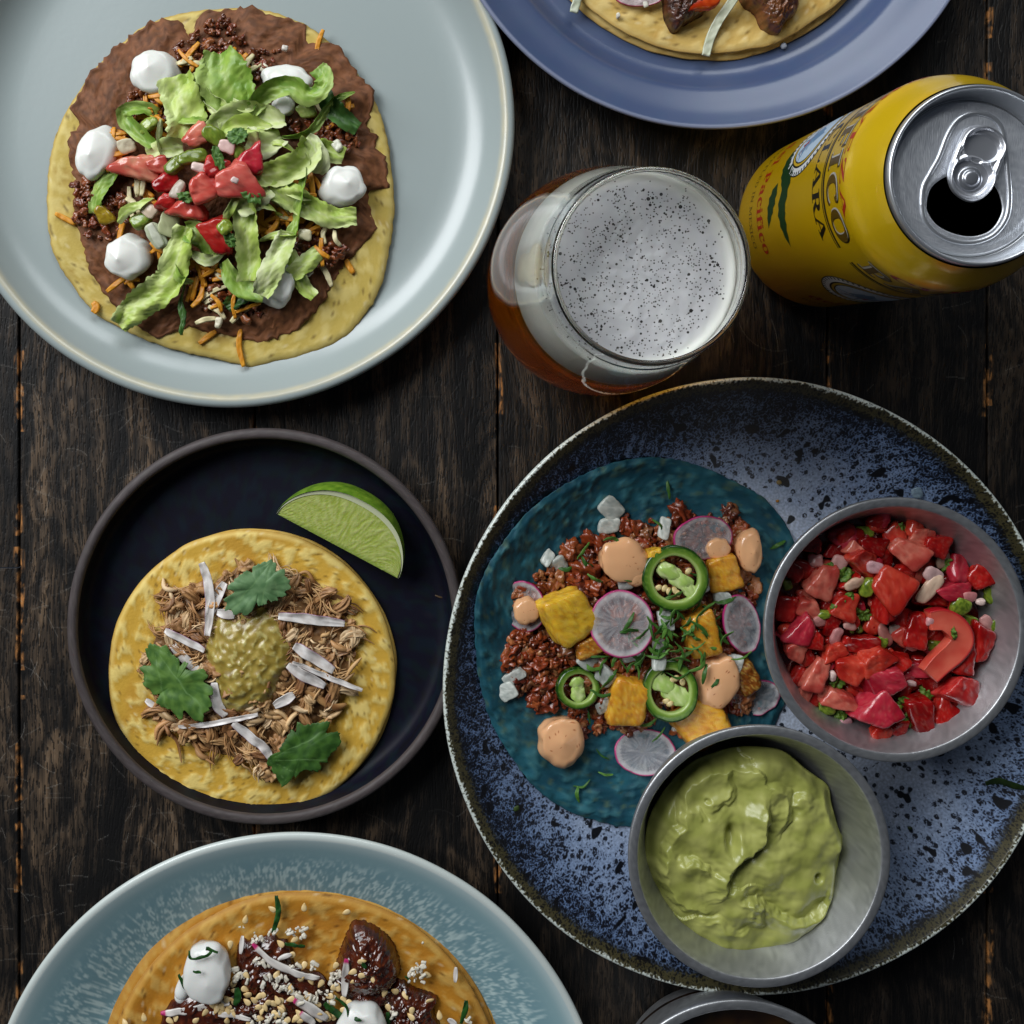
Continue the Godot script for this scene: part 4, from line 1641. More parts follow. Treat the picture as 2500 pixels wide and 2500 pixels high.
		for k in a[2]:
			var zx: float = a[0] + r.randf_range(-34, 34)
			var zy: float = a[1] + r.randf_range(-34, 34)
			var an := r.randf() * TAU2
			var ln := r.randf_range(34, 74)
			var p0 := at(zx, zy, 14)
			var y := lerpf(tost_top(p0.x, p0.z), tost_pile(p0.x, p0.z), 0.55) + r.randf_range(0.4, 2.6)
			var bend2 := r.randf_range(-16, 16)
			var pts := path_at([zx - cos(an) * ln, zy - sin(an) * ln, zx - sin(an) * bend2, zy + cos(an) * bend2, zx + cos(an) * ln, zy + sin(an) * ln], [y + r.randf_range(-0.8, 0.8), y + 0.6, y + r.randf_range(-0.8, 0.8)])
			var cl: Array = och if a[3] == 0 else wch
			shred("cheese_shred", pts, r.randf_range(1.5, 2.2), 1.0, cl[0], cl[1], "cheese", ["orange cheese shred scattered among the lettuce on the bean tostada", "white cheese shred scattered among the lettuce on the bean tostada"][a[3]], "cheese", ["orange cheese shreds on the bean tostada", "white cheese shreds on the bean tostada"][a[3]])
	for a in [[[1525, 140, 1500, 210, 1490, 305], 1.9, 0, "long orange cheese shred at the upper right edge of the beans"],
			[[1138, 1540, 1128, 1630, 1150, 1730], 2.1, 0, "orange cheese shred hanging over the bottom edge of the tortilla"],
			[[262, 1008, 310, 1032, 356, 1058], 2.2, 0, "orange cheese shred lying on the bare left tortilla edge"],
			[[1020, 1562, 985, 1585, 940, 1620], 2.2, 0, "orange cheese shred on the lower tortilla edge below the beans"],
			[[1630, 1225, 1650, 1260, 1668, 1290], 2.4, 0, "orange cheese shred on the right tortilla edge"],
			[[440, 1425, 455, 1450, 440, 1475], 3.0, 0, "flat orange cheese crumb on the lower left tortilla edge"],
			[[1500, 1230, 1540, 1290, 1565, 1350], 2.2, 1, "white cheese shred at the lower right edge of the beans"],
			[[1190, 1440, 1140, 1470, 1090, 1520], 2.4, 1, "white cheese shred below the bottom sour cream dollop"],
			[[610, 880, 615, 970, 630, 1040], 2.0, 1, "curved white cheese shred above the lower left cream dollop"],
			[[1480, 470, 1520, 530, 1560, 580], 1.6, 1, "pale cheese shred beside the dark green leaf at the right"],
			[[570, 930, 585, 1010, 560, 1130], 2.3, 0, "long orange cheese shred left of the onion pieces"],
			[[1190, 290, 1205, 330, 1215, 370], 1.7, 1, "white cheese shred left of the upper right cream dollop"],
			[[760, 420, 735, 470, 760, 540], 2.4, 0, "orange cheese shred running out under the top left dollop"]]:
		var p0 := at(a[0][2], a[0][3], 12)
		var edge := Vector2(p0.x - cc.x, p0.z - cc.y).length()
		var y := lerpf(tost_top(p0.x, p0.z) + 1.2, 9.4, sst(50.0, 58.0, edge))
		var cl: Array = och if a[2] == 0 else wch
		shred("cheese_shred", path_at(a[0], [y]), a[1], 1.0, cl[0], cl[1], "cheese", a[3], "cheese")
	# lettuce
	var rib := {"cup": 0.02, "ruffle": 2.2, "rf": 0.1}
	leaf_strip([1036, 244, 1050, 340, 1090, 440, 1150, 545], 250, [3.0, 5.5, 5.0, 1.5], 1, "largest lettuce piece, green and veined, at the top of the heap", {"taper": 0.5, "m": 18, "cup": 0.12, "ruffle": 2.0})
	leaf_strip([905, 350, 960, 440, 1030, 500, 1130, 545], 90, [4.0, 3.5, 2.5, 1.5], 0, "bright lettuce fold along the lower side of the largest leaf", {"twist0": 35.0, "twist1": 60.0})
	leaf_strip([820, 362, 850, 450, 878, 560, 880, 665], 186, [5.0, 5.5, 4.0, 1.0], 0, "broad ribbed lettuce strip left of the largest leaf", rib.merged({"m": 16, "taper": 0.05, "ruffle": 2.6}))
	leaf_strip([740, 540, 680, 512, 600, 525, 590, 565, 650, 625, 722, 690], 74, [1.0, 3.0, 5.0, 5.0, 5.5, 4.0], 1, "looped lettuce strip left of the broad strip", {"twist0": 10.0, "twist1": -10.0})
	leaf_strip([555, 785, 500, 850, 458, 930, 450, 1008], 74, [1.5, 2.0, 1.2, 0.6], 1, "small green lettuce strip below the far left dollop")
	leaf_strip([1150, 560, 1200, 500, 1270, 430, 1370, 408, 1450, 452, 1520, 420, 1530, 360, 1495, 318], 92, [3, 5, 8, 9, 8.5, 9, 9, 8], 1, "long curled lettuce strip crossing the upper right cream dollop", {"twist0": 25.0, "twist1": -30.0})
	leaf_strip([1520, 430, 1560, 505, 1620, 560, 1690, 605], 92, [3.0, 2.5, 2.0, 1.6], 2, "darkest green lettuce strip at the right of the heap")
	leaf_strip([1330, 650, 1410, 638, 1490, 595, 1550, 510, 1600, 462, 1676, 432], 46, [4, 4.5, 4.5, 4, 3.5, 3], 1, "thin lettuce stem pointing to the upper right", {"twist0": 40.0, "twist1": 10.0, "taper": 0.8})
	leaf_strip([985, 655, 1050, 580, 1150, 540, 1250, 560, 1345, 566], 130, [4, 5, 4.5, 4, 3], 3, "pale folded lettuce fan above the tomato", {"twist0": 30.0, "twist1": -15.0})
	leaf_strip([1060, 640, 1120, 600, 1210, 600, 1280, 600], 90, [5, 6, 5, 4], 0, "light green lettuce strip just right of the jalapeno", {"twist0": -20.0})
	leaf_strip([1160, 670, 1230, 690, 1330, 640], 118, [4.5, 5.5, 4.0], 3, "short pale lettuce piece right of the white onion chip", {"ruffle": 2.4})
	leaf_strip([1210, 830, 1320, 810, 1430, 748, 1460, 660], 128, [4, 5.5, 6, 5.5], 0, "broad bright lettuce strip right of the tomatoes", {"twist0": 0.0, "twist1": 30.0})
	leaf_strip([1440, 655, 1480, 690, 1505, 760, 1490, 820], 96, [5.5, 6.0, 4.5, 2.5], 3, "pale lettuce fold left of the right cream dollop", {"twist0": 10.0, "twist1": -40.0})
	leaf_strip([1500, 690, 1560, 715, 1622, 735], 92, [3.5, 3.5, 2.5], 0, "small bright lettuce tip above the right cream dollop")
	leaf_strip([1270, 890, 1370, 940, 1470, 985, 1570, 1025, 1680, 1020], 108, [4, 5, 4, 3.5, 2], 0, "wide lettuce strip running under the right cream dollop", {"m": 14})
	leaf_strip([1438, 790, 1425, 900, 1395, 1030, 1365, 1135], 56, [5, 5.5, 5, 4], 1, "narrow lettuce stem running down the right side", {"twist0": 30.0, "taper": 0.5})
	leaf_strip([1362, 1100, 1320, 1190, 1275, 1290, 1235, 1392], 112, [6, 7.5, 8.5, 7.0], 3, "pale lettuce strip lying over the bottom cream dollop", {"m": 14})
	leaf_strip([1150, 940, 1160, 1070, 1175, 1200, 1178, 1325], 112, [5, 5, 5.5, 5.0], 0, "ribbed lettuce strip hanging straight down the middle", {"ruffle": 2.4, "taper": 0.05, "m": 14})
	leaf_strip([1365, 1180, 1390, 1265, 1430, 1345, 1485, 1398], 74, [3, 3.2, 2.5, 1.5], 0, "thin bright lettuce strip right of the bottom dollop")
	leaf_strip([1375, 1300, 1440, 1240, 1500, 1188], 92, [3.5, 4.0, 3.0], 0, "small bright lettuce flap right of the bottom dollop")
	leaf_strip([1005, 1205, 940, 1105, 870, 1085], 110, [4.0, 6.0, 5.5], 1, "arched lettuce piece below the red tomato", {"twist0": -20.0})
	leaf_strip([880, 1070, 845, 1180, 800, 1320, 710, 1400, 620, 1470, 560, 1535], 150, [5.5, 5.5, 4.5, 4, 3, 1.8], 0, "longest lettuce strip, running out to the lower left", {"m": 16, "twist0": 12.0, "twist1": -14.0, "taper": 0.4})
	leaf_strip([1055, 1232, 1100, 1310, 1165, 1370, 1245, 1398], 92, [4, 4.5, 5.0, 6.0], 1, "green lettuce strip curving below the ribbed strip", {"twist0": 15.0})
	leaf_strip([1205, 1365, 1130, 1405, 1068, 1450], 76, [3.0, 2.2, 1.4], 2, "dark lettuce tip left of the bottom dollop")
	leaf_strip([885, 1265, 860, 1390, 870, 1490, 866, 1580], 40, [2, 2, 1.8, 1.0], 2, "thin dark lettuce thread over the lower beans", {"twist0": 30.0, "taper": 0.8})
	leaf_strip([1115, 985, 1190, 940, 1265, 885], 124, [4.5, 5.0, 4.0], 3, "pale lettuce piece under the tomato at the lower right")
	leaf_strip([690, 720, 780, 700, 860, 690], 90, [3.0, 4.0, 3.0], 3, "pale lettuce heart piece left of the top tomato")
	# loose fine shreds that fill the heap
	var lr := RandomNumberGenerator.new()
	lr.seed = 19
	for a in [[900, 560, "fine lettuce shred between the broad strip and the largest leaf"], [1310, 700, "fine lettuce shred beside the pale fold on the right"], [1240, 980, "fine pale lettuce shred under the strip by the right dollop"], [1090, 1000, "fine lettuce shred left of the ribbed hanging strip"], [1310, 1130, "fine lettuce shred crossing the narrow stem's foot"], [760, 640, "fine lettuce shred inside the looped strip"], [970, 1180, "fine lettuce shred below the tall red tomato piece"], [1400, 900, "fine lettuce shred left of the right cream dollop"], [640, 1000, "fine lettuce shred beside the left green jalapeno bit"], [1160, 480, "fine lettuce shred under the long curled strip"], [860, 1290, "fine lettuce shred beside the longest strip's bend"], [1010, 560, "fine lettuce shred above the pink tomato chunk"]]:
		var an := lr.randf() * TAU2
		var ln := lr.randf_range(60, 110)
		var bn := lr.randf_range(-50, 50)
		leaf_strip([a[0] - cos(an) * ln, a[1] - sin(an) * ln, a[0] - sin(an) * bn, a[1] + cos(an) * bn, a[0] + cos(an) * ln, a[1] + sin(an) * ln], lr.randf_range(28, 52), [3.0, 6.0, 3.2], [0, 3, 1, 3][lr.randi() % 4], a[2], {"twist0": lr.randf_range(-60, 60), "twist1": lr.randf_range(-60, 60), "m": 6, "taper": 0.5})
	# salsa on top: tomato, jalapeno, onion
	var g := "tomato pieces on the bean tostada"
	for a in [[928, 642, 62, 44, 40, C(222, 140, 118), C(208, 104, 84), 6.0, "pale pink tomato chunk at the top of the salsa heap"],
			[636, 788, 100, 52, -8, C(216, 150, 120), C(204, 92, 76), 4.5, "long pink tomato wedge at the left of the salsa heap"],
			[782, 862, 56, 42, 20, C(176, 34, 34), C(150, 22, 24), 4.0, "dark red tomato skin left of the salsa heap's middle"],
			[962, 884, 68, 66, 30, C(214, 106, 92), C(194, 64, 54), 6.2, "red tomato cube in the middle of the salsa heap"],
			[1108, 850, 84, 78, 12, C(220, 116, 102), C(198, 74, 66), 6.4, "largest tomato chunk with two lobes, right of the middle"],
			[1182, 772, 56, 58, 30, C(186, 46, 60), C(170, 36, 48), 6.2, "deep pink tomato piece at the right of the heap"],
			[905, 985, 78, 50, -20, C(208, 92, 78), C(184, 54, 46), 5.2, "red tomato chunk below the middle of the heap"],
			[1030, 1112, 62, 88, 12, C(192, 52, 44), C(164, 32, 28), 5.2, "tall bright red tomato piece at the foot of the heap"],
			[1010, 790, 50, 44, 50, C(196, 60, 56), C(176, 40, 40), 6.0, "small tomato bit above the middle of the heap"],
			[790, 950, 44, 40, 70, C(190, 52, 46), C(160, 30, 28), 4.4, "small red tomato bit behind the onion pieces"],
			[745, 780, 44, 38, 10, C(206, 110, 92), C(186, 70, 60), 5.0, "small pink tomato bit beside the long wedge"]]:
		var w := at(a[0], a[1], 26)
		w = at(a[0], a[1], tost_pile(w.x, w.z) + a[7] - 1.6)
		dice("tomato_piece", w, Vector3(px(a[2], 26), minf(px(a[3], 26), 4.2), px(a[3], 26)), a[4], 8, -6, a[5], a[6], "tomato", a[8], "tomato", g, 6.5, 0.9, 12, 0.2)
	for a in [[1010, 640, 60, 40, C(128, 146, 52), C(98, 122, 40), 7.0, "green jalapeno bit at the top of the salsa heap"],
			[905, 742, 70, 34, C(122, 140, 50), C(92, 112, 38), 7.0, "long green jalapeno bit above the middle tomato"],
			[668, 1042, 50, 34, C(146, 160, 70), C(104, 132, 46), 3.5, "green jalapeno bit above the lower left dollop"],
			[1062, 1072, 32, 30, C(150, 164, 66), C(112, 140, 46), 9.5, "small green jalapeno dice on the red tomato"],
			[490, 1012, 34, 52, C(170, 144, 40), C(138, 112, 30), 1.5, "olive yellow pepper piece at the left edge"],
			[822, 782, 34, 48, C(124, 140, 56), C(92, 110, 40), 6.4, "green jalapeno dice left of the middle"],
			[700, 590, 30, 50, C(162, 176, 84), C(126, 150, 60), 5.4, "pale green pepper sliver inside the lettuce loop"],
			[1445, 520, 46, 34, C(170, 182, 106), C(140, 160, 82), 3.0, "pale green pepper dice below the curled leaf"],
			[1120, 700, 40, 30, C(126, 150, 60), C(90, 118, 40), 6.4, "green jalapeno dice right of the onion chip"]]:
		var w := at(a[0], a[1], 22)
		w = at(a[0], a[1], tost_pile(w.x, w.z) + a[6] - 1.2)
		dice("jalapeno_bit", w, Vector3(px(a[2], 22), 1.9, px(a[3], 22)), a[0] * 3.0, 10, 8, a[4], a[5], "pepper", a[7], "jalapeno", "", 3.6, 0.7)
	for a in [[1072, 690, 38, 32, C(232, 196, 190, 0.95), 7.6, "pinkish white onion chip at the top of the salsa heap"],
			[940, 790, 22, 40, C(236, 208, 200, 0.95), 9.4, "pointed white onion chip on the middle tomato"],
			[1110, 850, 14, 18, C(236, 212, 206, 0.95), 11.5, "tiny onion crumb on the largest tomato chunk"],
			[700, 985, 48, 34, C(216, 196, 172, 0.9), 4.6, "pinkish onion piece left of the heap"],
			[598, 688, 34, 40, C(222, 214, 186, 0.92), 4.2, "white onion piece beside the far left dollop"],
			[738, 1112, 36, 64, C(206, 214, 184, 0.88), 5.4, "large translucent onion piece above the lower left dollop"],
			[800, 1060, 48, 60, C(190, 196, 150, 0.85), 3.4, "pale onion petal below the heap's left side"],
			[1592, 686, 28, 22, C(216, 216, 196, 0.9), 4.4, "white onion dice on the bright lettuce tip"],
			[1438, 1106, 32, 28, C(212, 206, 170, 0.9), 3.8, "white onion dice among the cheese at the right"],
			[1248, 322, 18, 20, C(228, 222, 200, 0.95), 1.2, "small white crumb left of the wide cream dollop"],
			[1344, 228, 16, 14, C(226, 218, 210, 0.95), 0.6, "tiny white crumb on the upper beans"],
			[840, 895, 44, 26, C(190, 176, 160, 0.85), 6.2, "translucent onion piece on the left tomatoes"],
			[735, 1110, 20, 60, C(226, 230, 210, 0.9), 6.8, "bright onion edge standing on the onion piece"],
			[1460, 1285, 18, 14, C(222, 214, 200, 0.95), 1.0, "tiny white crumb at the lower right beans"],
			[1030, 1520, 26, 16, C(216, 208, 184, 0.95), 1.0, "white cheese crumb at the bottom of the beans"]]:
		var w := at(a[0], a[1], 22)
		w = at(a[0], a[1], tost_pile(w.x, w.z) + a[5] - 0.9)
		dice("onion_chip", w, Vector3(px(a[2], 22), 1.1, px(a[3], 22)), a[0] * 2.0, 12, 10, a[4], a[4] * Color(0.9, 0.9, 0.86, 1.0), "onion", a[6], "onion", "", 4.0, 0.5)
	# chopped herb bits
	for a in [[1030, 745, 60, 24, "chopped cilantro on the middle of the salsa heap"], [880, 930, 26, 44, "cilantro fleck below the middle tomato"], [1120, 640, 50, 40, "dark frilly herb leaf right of the jalapeno"], [1085, 1130, 26, 40, "dark cilantro fleck on the red tomato"], [1180, 905, 70, 40, "dark herb leaf at the right of the tomatoes"]]:
		var w := at(a[0], a[1], 28)
		w = at(a[0], a[1], tost_pile(w.x, w.z) + 9.0)
		mb = MB.new()
		var hn := nz(int(a[0]), 0.5, 2)
		slice(mb, w, rot(a[0] * 5.0, 10, 6), circle_outline(px(a[2], 28), 40, 0.35, int(a[1]), 2.0, px(a[3], 28)), 6, 0.4, func(x, z, _t): return 0.9 * hn.get_noise_2d(x, z), func(x, z, _t, _s): return C(58, 96, 40).lerp(C(96, 134, 58), 0.5 + hn.get_noise_2d(x * 2.0, z * 2.0)))
		put("cilantro_leaf", mb, mat("herb"), w, a[4], "cilantro")


# ---------------------------------------------------------------- the pork taco

func turn(mb: MB, about: Vector3, b: Basis, from := 0):
	for k in range(from, mb.v.size()):
		mb.v[k] = about + b * (mb.v[k] - about)


var pork_c := Vector3.ZERO

func pork_top(x: float, z: float) -> float:
	var d := Vector2(x - pork_c.x, z - pork_c.z).length()
	return 10.6 + 4.8 * exp(-pow(d / 26.0, 2.0))


func fibres(mb: MB, out: Array, clumps: int, hfn: Callable, cols: Array, sd: int, ln := Vector2(5.0, 14.0)):
	var r := RandomNumberGenerator.new()
	r.seed = sd
	var pv := PackedVector2Array(out)
	var lo: Vector2 = out[0]
	var hi: Vector2 = out[0]
	for q in out:
		lo = lo.min(q)
		hi = hi.max(q)
	var done := 0
	var tries := 0
	while done < clumps and tries < clumps * 15:
		tries += 1
		var q := Vector2(r.randf_range(lo.x, hi.x), r.randf_range(lo.y, hi.y))
		if not Geometry2D.is_point_in_polygon(q, pv):
			continue
		done += 1
		var an := r.randf() * TAU2
		var l := r.randf_range(ln.x, ln.y)
		var dir := Vector2(cos(an), sin(an))
		var nrm := Vector2(-dir.y, dir.x)
		var curve := r.randf_range(-0.7, 0.7) * l
		var rise := r.randf_range(0.2, 2.6)
		var a: Color = cols[r.randi() % cols.size()]
		var wide := r.randf_range(0.8, 2.2)
		var stout := r.randf() < 0.3
		for f in (r.randi_range(2, 4) if stout else r.randi_range(5, 11)):
			var o := nrm * r.randfn(0.0, wide * 0.6) + dir * r.randfn(0.0, l * 0.12)
			var lf := l * r.randf_range(0.6, 1.1)
			var pts := []
			var y0: float = hfn.call(q.x, q.y) + rise + r.randf_range(-0.7, 0.7)
			for k in 4:
				var u := k / 3.0 - 0.5
				var p := q + o + dir * lf * u + nrm * (curve * u * u * 2.0 + r.randfn(0.0, 0.45))
				pts.append(Vector3(p.x, y0 + r.randfn(0.0, 0.4) - 2.4 * absf(u), p.y))
			var col := a * r.randf_range(0.65, 1.25)
			tube(mb, pts, r.randf_range(0.6, 1.2) if stout else r.randf_range(0.18, 0.45), 6 if stout else 5, 8, func(_t, _j): return col, 0.7)


# torn chunks of meat, each with fibres that run along it
func meat_chunks(mb: MB, out: Array, count: int, hfn: Callable, cols: Array, sd: int):
	var r := RandomNumberGenerator.new()
	r.seed = sd
	var pv := PackedVector2Array(out)
	var lo: Vector2 = out[0]
	var hi: Vector2 = out[0]
	for q in out:
		lo = lo.min(q)
		hi = hi.max(q)
	var n := nz(sd, 0.5, 3)
	var done := 0
	while done < count:
		var q := Vector2(r.randf_range(lo.x, hi.x), r.randf_range(lo.y, hi.y))
		if not Geometry2D.is_point_in_polygon(q, pv):
			continue
		done += 1
		var l := r.randf_range(2.4, 6.0)
		var w := r.randf_range(1.0, 2.2)
		var a: Color = cols[r.randi() % cols.size()]
		var b := a * Color(0.42, 0.36, 0.3)
		var c := Vector3(q.x, (hfn.call(q.x, q.y) as float) + r.randf_range(0.0, 1.4), q.y)
		var bs := rot(r.randf() * 360.0, r.randf_range(-20, 20), r.randf_range(-20, 20))
		var st := mb.v.size()
		var shift := r.randf() * 90.0
		blob(mb, 9, c, bs, Vector3(l, w * 0.7, w), 2.6, 0.0, n, func(p: Vector3, _d, _s): return b.lerp(a, clampf(0.55 + 1.5 * n.get_noise_3d(p.x * 0.25 + shift, p.y * 2.4, p.z * 2.4), 0.0, 1.0)))
		var bi := bs.inverse()
		for k in range(st, mb.v.size()):
			var p := bi * (mb.v[k] - c)
			var f := n.get_noise_3d(p.x * 0.25 + shift, p.y * 2.4, p.z * 2.4)
			p += Vector3(0.0, p.y, p.z).normalized() * f * 0.9
			p.x *= 1.0 + 0.35 * n.get_noise_3d(shift, p.y * 3.0, p.z * 3.0)
			p.z += 0.06 * p.x * p.x * sin(shift)
			mb.v[k] = c + bs * p


# a cilantro leaf from its outline in the photograph
func herb_leaf(list: Array, cx: float, cy: float, h: float, col: Color, dark: Color, label: String, stem: Vector2, tilt := Vector2.ZERO):
	var c3 := at(cx, cy, h)
	var c := Vector2(c3.x, c3.z)
	var out := polyline_outline(vec2s(list, h), c, 180)
	var fr := nz(int(cx) % 90 + 500, 0.9, 2)
	for k in out.size():
		out[k] *= 1.0 + 0.05 * fr.get_noise_1d(k * 1.1) + 0.10 * (absf(fposmod(k * 27.0 / 180.0 + 0.3 * fr.get_noise_1d(k * 0.7), 1.0) - 0.5) - 0.25) + 0.26 * sst(0.0, 0.42, absf(sin(k * PI * 5.0 / 180.0 + cx))) - 0.20
	var st3 := at(stem.x, stem.y, h)
	var st := Vector2(st3.x, st3.z) - c
	var n := nz(int(cx) % 90 + 501, 0.12, 2)
	var mb := MB.new()
	slice(mb, c3, Basis.IDENTITY, out, 26, 0.3, func(x, z, t):
		var a := (Vector2(x, z) - st).angle()
		return 0.9 * n.get_noise_2d(x * 0.7, z * 0.7) + tilt.x * x + tilt.y * z - 0.7 * t * t + 0.12 * absf(sin(a * 7.0)) * sst(0.1, 0.4, t), func(x, z, t, _s):
		var v := Vector2(x, z) - st
		var vein := absf(sin(v.angle() * 7.0 + 0.35 * n.get_noise_2d(x, z)))
		var k := col.lerp(dark, clampf(0.5 + 1.2 * n.get_noise_2d(x * 2.0, z * 2.0), 0.0, 1.0))
		return k.lerp(C(128, 164, 104), 0.5 * sst(0.16, 0.03, vein) * (1.0 - 0.5 * t)))
	put("cilantro_leaf", mb, mat("herb"), c3, label, "cilantro", "cilantro leaves on the pork taco")


func build_pork_taco():
	view(100, 1000, 0.5694)
	var lab := ["lower yellow corn tortilla peeping out under the pork taco's upper one", "upper blistered yellow corn tortilla carrying the pulled pork"]
	for k in 2:
		var c := at(902.0 + (1 - k) * 10.0, 1132.0 - (1 - k) * 8.0, 7.0 + k * 2.0)
		if k == 1:
			pork_c = c
		var y0 := 5.2 + k * 1.75
		c.y = y0
		var bend := nz(610 + k, 0.02, 2)
		var cc := Vector2(c.x, c.z)
		tortilla("corn_tortilla", c, circle_outline(px(613, 9), 260, 0.012, 611 + k, 1.0), 1.6, func(x, z): return y0 + 0.5 * (0.5 + 0.5 * bend.get_noise_2d(x, z)) * sst(20.0, 50.0, Vector2(x, z).distance_to(cc)), C(206, 164, 62), C(230, 206, 124), C(184, 134, 46), 620 + k * 9, lab[k], "tortilla", "", 0.42)
	var outl := [510, 785, 600, 765, 690, 758, 780, 720, 850, 650, 960, 690, 1070, 690, 1170, 715, 1250, 770, 1320, 805, 1355, 900, 1385, 960, 1340, 1110, 1290, 1250, 1220, 1340, 1120, 1390, 1040, 1420, 1000, 1490, 985, 1590, 920, 1550, 820, 1510, 740, 1490, 640, 1440, 560, 1395, 500, 1320, 450, 1200, 450, 1040, 480, 960, 545, 890]
	var o2 := vec2s(outl, 11.0)
	var cc := at(905, 1110, 11)
	var n := nz(630, 0.3, 4)
	var mb := MB.new()
	var po := polyline_outline(o2, Vector2(cc.x, cc.z), 160)
	for k in po.size():
		po[k] *= 0.96
	pat(mb, Vector2(cc.x, cc.z), po, 40, func(x, z, t): return pork_top(x, z) - 2.4 * pow(t, 4.0) + 1.6 * n.get_noise_2d(x, z), func(_x, _z): return 9.0, func(x, z, _t, _h): return C(160, 120, 76).lerp(C(92, 62, 36), clampf(0.5 + 1.2 * n.get_noise_2d(x * 1.5, z * 1.5), 0.0, 1.0)), 0.3)
	var cols := [C(214, 178, 130), C(198, 158, 108), C(178, 134, 88), C(144, 100, 62), C(222, 192, 150), C(190, 142, 92)]
	meat_chunks(mb, o2, 120, func(x, z): return pork_top(x, z) - 0.6, cols, 634)
	fibres(mb, o2, 150, func(x, z): return pork_top(x, z) - 0.6, cols, 631)
	crumble(mb, o2, 130, Vector2(1.0, 2.6), func(x, z): return pork_top(x, z) - 1.2, 0.6, cols.slice(1, 4), 632)
	put("pulled_pork", mb, mat("pork"), Vector3(cc.x, 9, cc.z), "shredded brown pulled pork heaped on the yellow tortilla", "pulled pork", "", "stuff")
	for a in [[[830, 640, 850, 680, 840, 710], "reddish pork shred poking out at the top of the pork heap"], [[500, 1300, 530, 1380, 580, 1430, 600, 1520], "long thin pork shred hanging out at the lower left of the pork"], [[1110, 1190, 1190, 1240, 1260, 1275, 1310, 1270], "smooth tan pork strand at the right of the green sauce"], [[890, 1330, 920, 1400, 950, 1470], "broad tan pork strand at the foot of the green sauce"], [[1080, 720, 1140, 700, 1170, 760, 1130, 800], "curled pork strand right of the top cilantro leaf"], [[560, 860, 620, 900, 640, 930, 600, 960], "pale curly pork shred left of the upright onion strips"]]:
		var p := path_at(a[0], [17.0])
		for k in p.size():
			p[k] = at(a[0][k * 2], a[0][k * 2 + 1], maxf(pork_top(p[k].x, p[k].z) + 0.8, 10.0))
			if Vector2(p[k].x - pork_c.x, p[k].z - pork_c.z).length() > 36.0:
				p[k].y = 10.2
		mb = MB.new()
		var r0 := 1.5 if a[1].begins_with("broad") or a[1].begins_with("smooth") else 0.7
		tube(mb, p, r0, 8, 30, func(t, j): return C(186, 142, 90).lerp(C(128, 84, 46), 0.5 + 0.5 * sin(t * 9.0 + j)), 0.6, 0.6)
		put("pork_shred", mb, mat("pork"), p[0] - Vector3(0, 1, 0), a[1], "pulled pork")
	# green sauce
	var sc := at(890, 1080, 17)
	var so := polyline_outline(vec2s([720, 930, 740, 875, 830, 885, 930, 850, 1000, 870, 1040, 940, 1085, 1010, 1080, 1080, 1050, 1140, 1012, 1190, 1000, 1240, 955, 1285, 860, 1310, 785, 1300, 740, 1220, 728, 1130, 700, 1060, 705, 980], 16.0), Vector2(sc.x, sc.z), 140, true)
	var v1 := nz(640, 0.15, 2)
	var v2 := nz(641, 0.3, 2)
	mb = MB.new()
	pat(mb, Vector2(sc.x, sc.z), so, 50, func(x, z, t): return pork_top(x, z) + 3.8 - 4.6 * pow(t, 5.0) + 0.7 * v1.get_noise_2d(x, z) + 0.25 * maxf(0.0, v2.get_noise_2d(x, z)), func(x, z): return pork_top(x, z) - 1.5, func(x, z, _t, _h):
		var col := C(172, 150, 72).lerp(C(136, 114, 44), clampf(0.5 + 1.3 * v1.get_noise_2d(x + 30.0, z), 0.0, 1.0))
		return col.lerp(C(196, 184, 116), 0.75 * sst(0.1, 0.5, v2.get_noise_2d(x, z))), 0.4)
	put("green_salsa", mb, mat("verde"), sc - Vector3(0, 3, 0), "spoonful of chunky olive green salsa on the pulled pork", "salsa")
	# onion strips
	var edge := C(166, 118, 152)
	for a in [[[690, 655, 715, 730, 726, 830, 714, 968], 42, 3.0, 1.0, "tall upright onion strip left of the top cilantro leaf"], [[788, 742, 752, 810, 725, 880], 46, 2.6, -1.0, "shorter onion strip leaning against the tall upright one"], [[1018, 884, 1120, 893, 1210, 906, 1302, 918], 44, 2.6, -1.0, "horizontal onion strip right of the green salsa"], [[532, 945, 610, 985, 702, 1032], 34, 2.4, -1.0, "onion strip slanting to the salsa above the left cilantro leaf"], [[558, 1000, 620, 1070, 690, 1140], 44, 1.6, 1.0, "broad onion strip behind the left cilantro leaf"], [[1085, 1012, 1150, 1050, 1255, 1118], 48, 2.8, -1.0, "translucent onion strip at the salsa's right side"], [[1058, 1095, 1130, 1140, 1218, 1185], 46, 2.4, 1.0, "bright white onion strip below the translucent one"], [[1078, 1082, 1220, 1142, 1378, 1205], 22, 3.2, 1.0, "longest thin onion strip pointing to the lower right"], [[588, 1360, 700, 1352, 840, 1325, 930, 1308], 22, 2.4, 1.0, "thin onion strip lying along the salsa's lower edge"], [[825, 1340, 900, 1405, 955, 1445, 985, 1492], 42, 2.4, 1.0, "onion strip running down to the lower right cilantro leaf"], [[445, 1305, 505, 1265], 20, 0.6, 1.0, "tiny onion strip below the left cilantro leaf"], [[448, 1245, 492, 1272], 26, 0.8, 1.0, "short onion end crossing the tiny strip at the left"], [[744, 1170, 752, 1250, 790, 1315], 46, 2.0, 1.0, "onion piece half covered by the salsa's lower left"], [[1000, 1272, 1085, 1222], 44, 2.2, 1.0, "dim onion piece at the salsa's lower right"], [[755, 868, 830, 884], 40, 2.8, 1.0, "onion piece tucked under the salsa's top edge"]]:
		var pts := path_at(a[0], [15.0])
		for k in pts.size():
			pts[k] = at(a[0][k * 2], a[0][k * 2 + 1], maxf(pork_top(pts[k].x, pts[k].z), 10.0) + a[2])
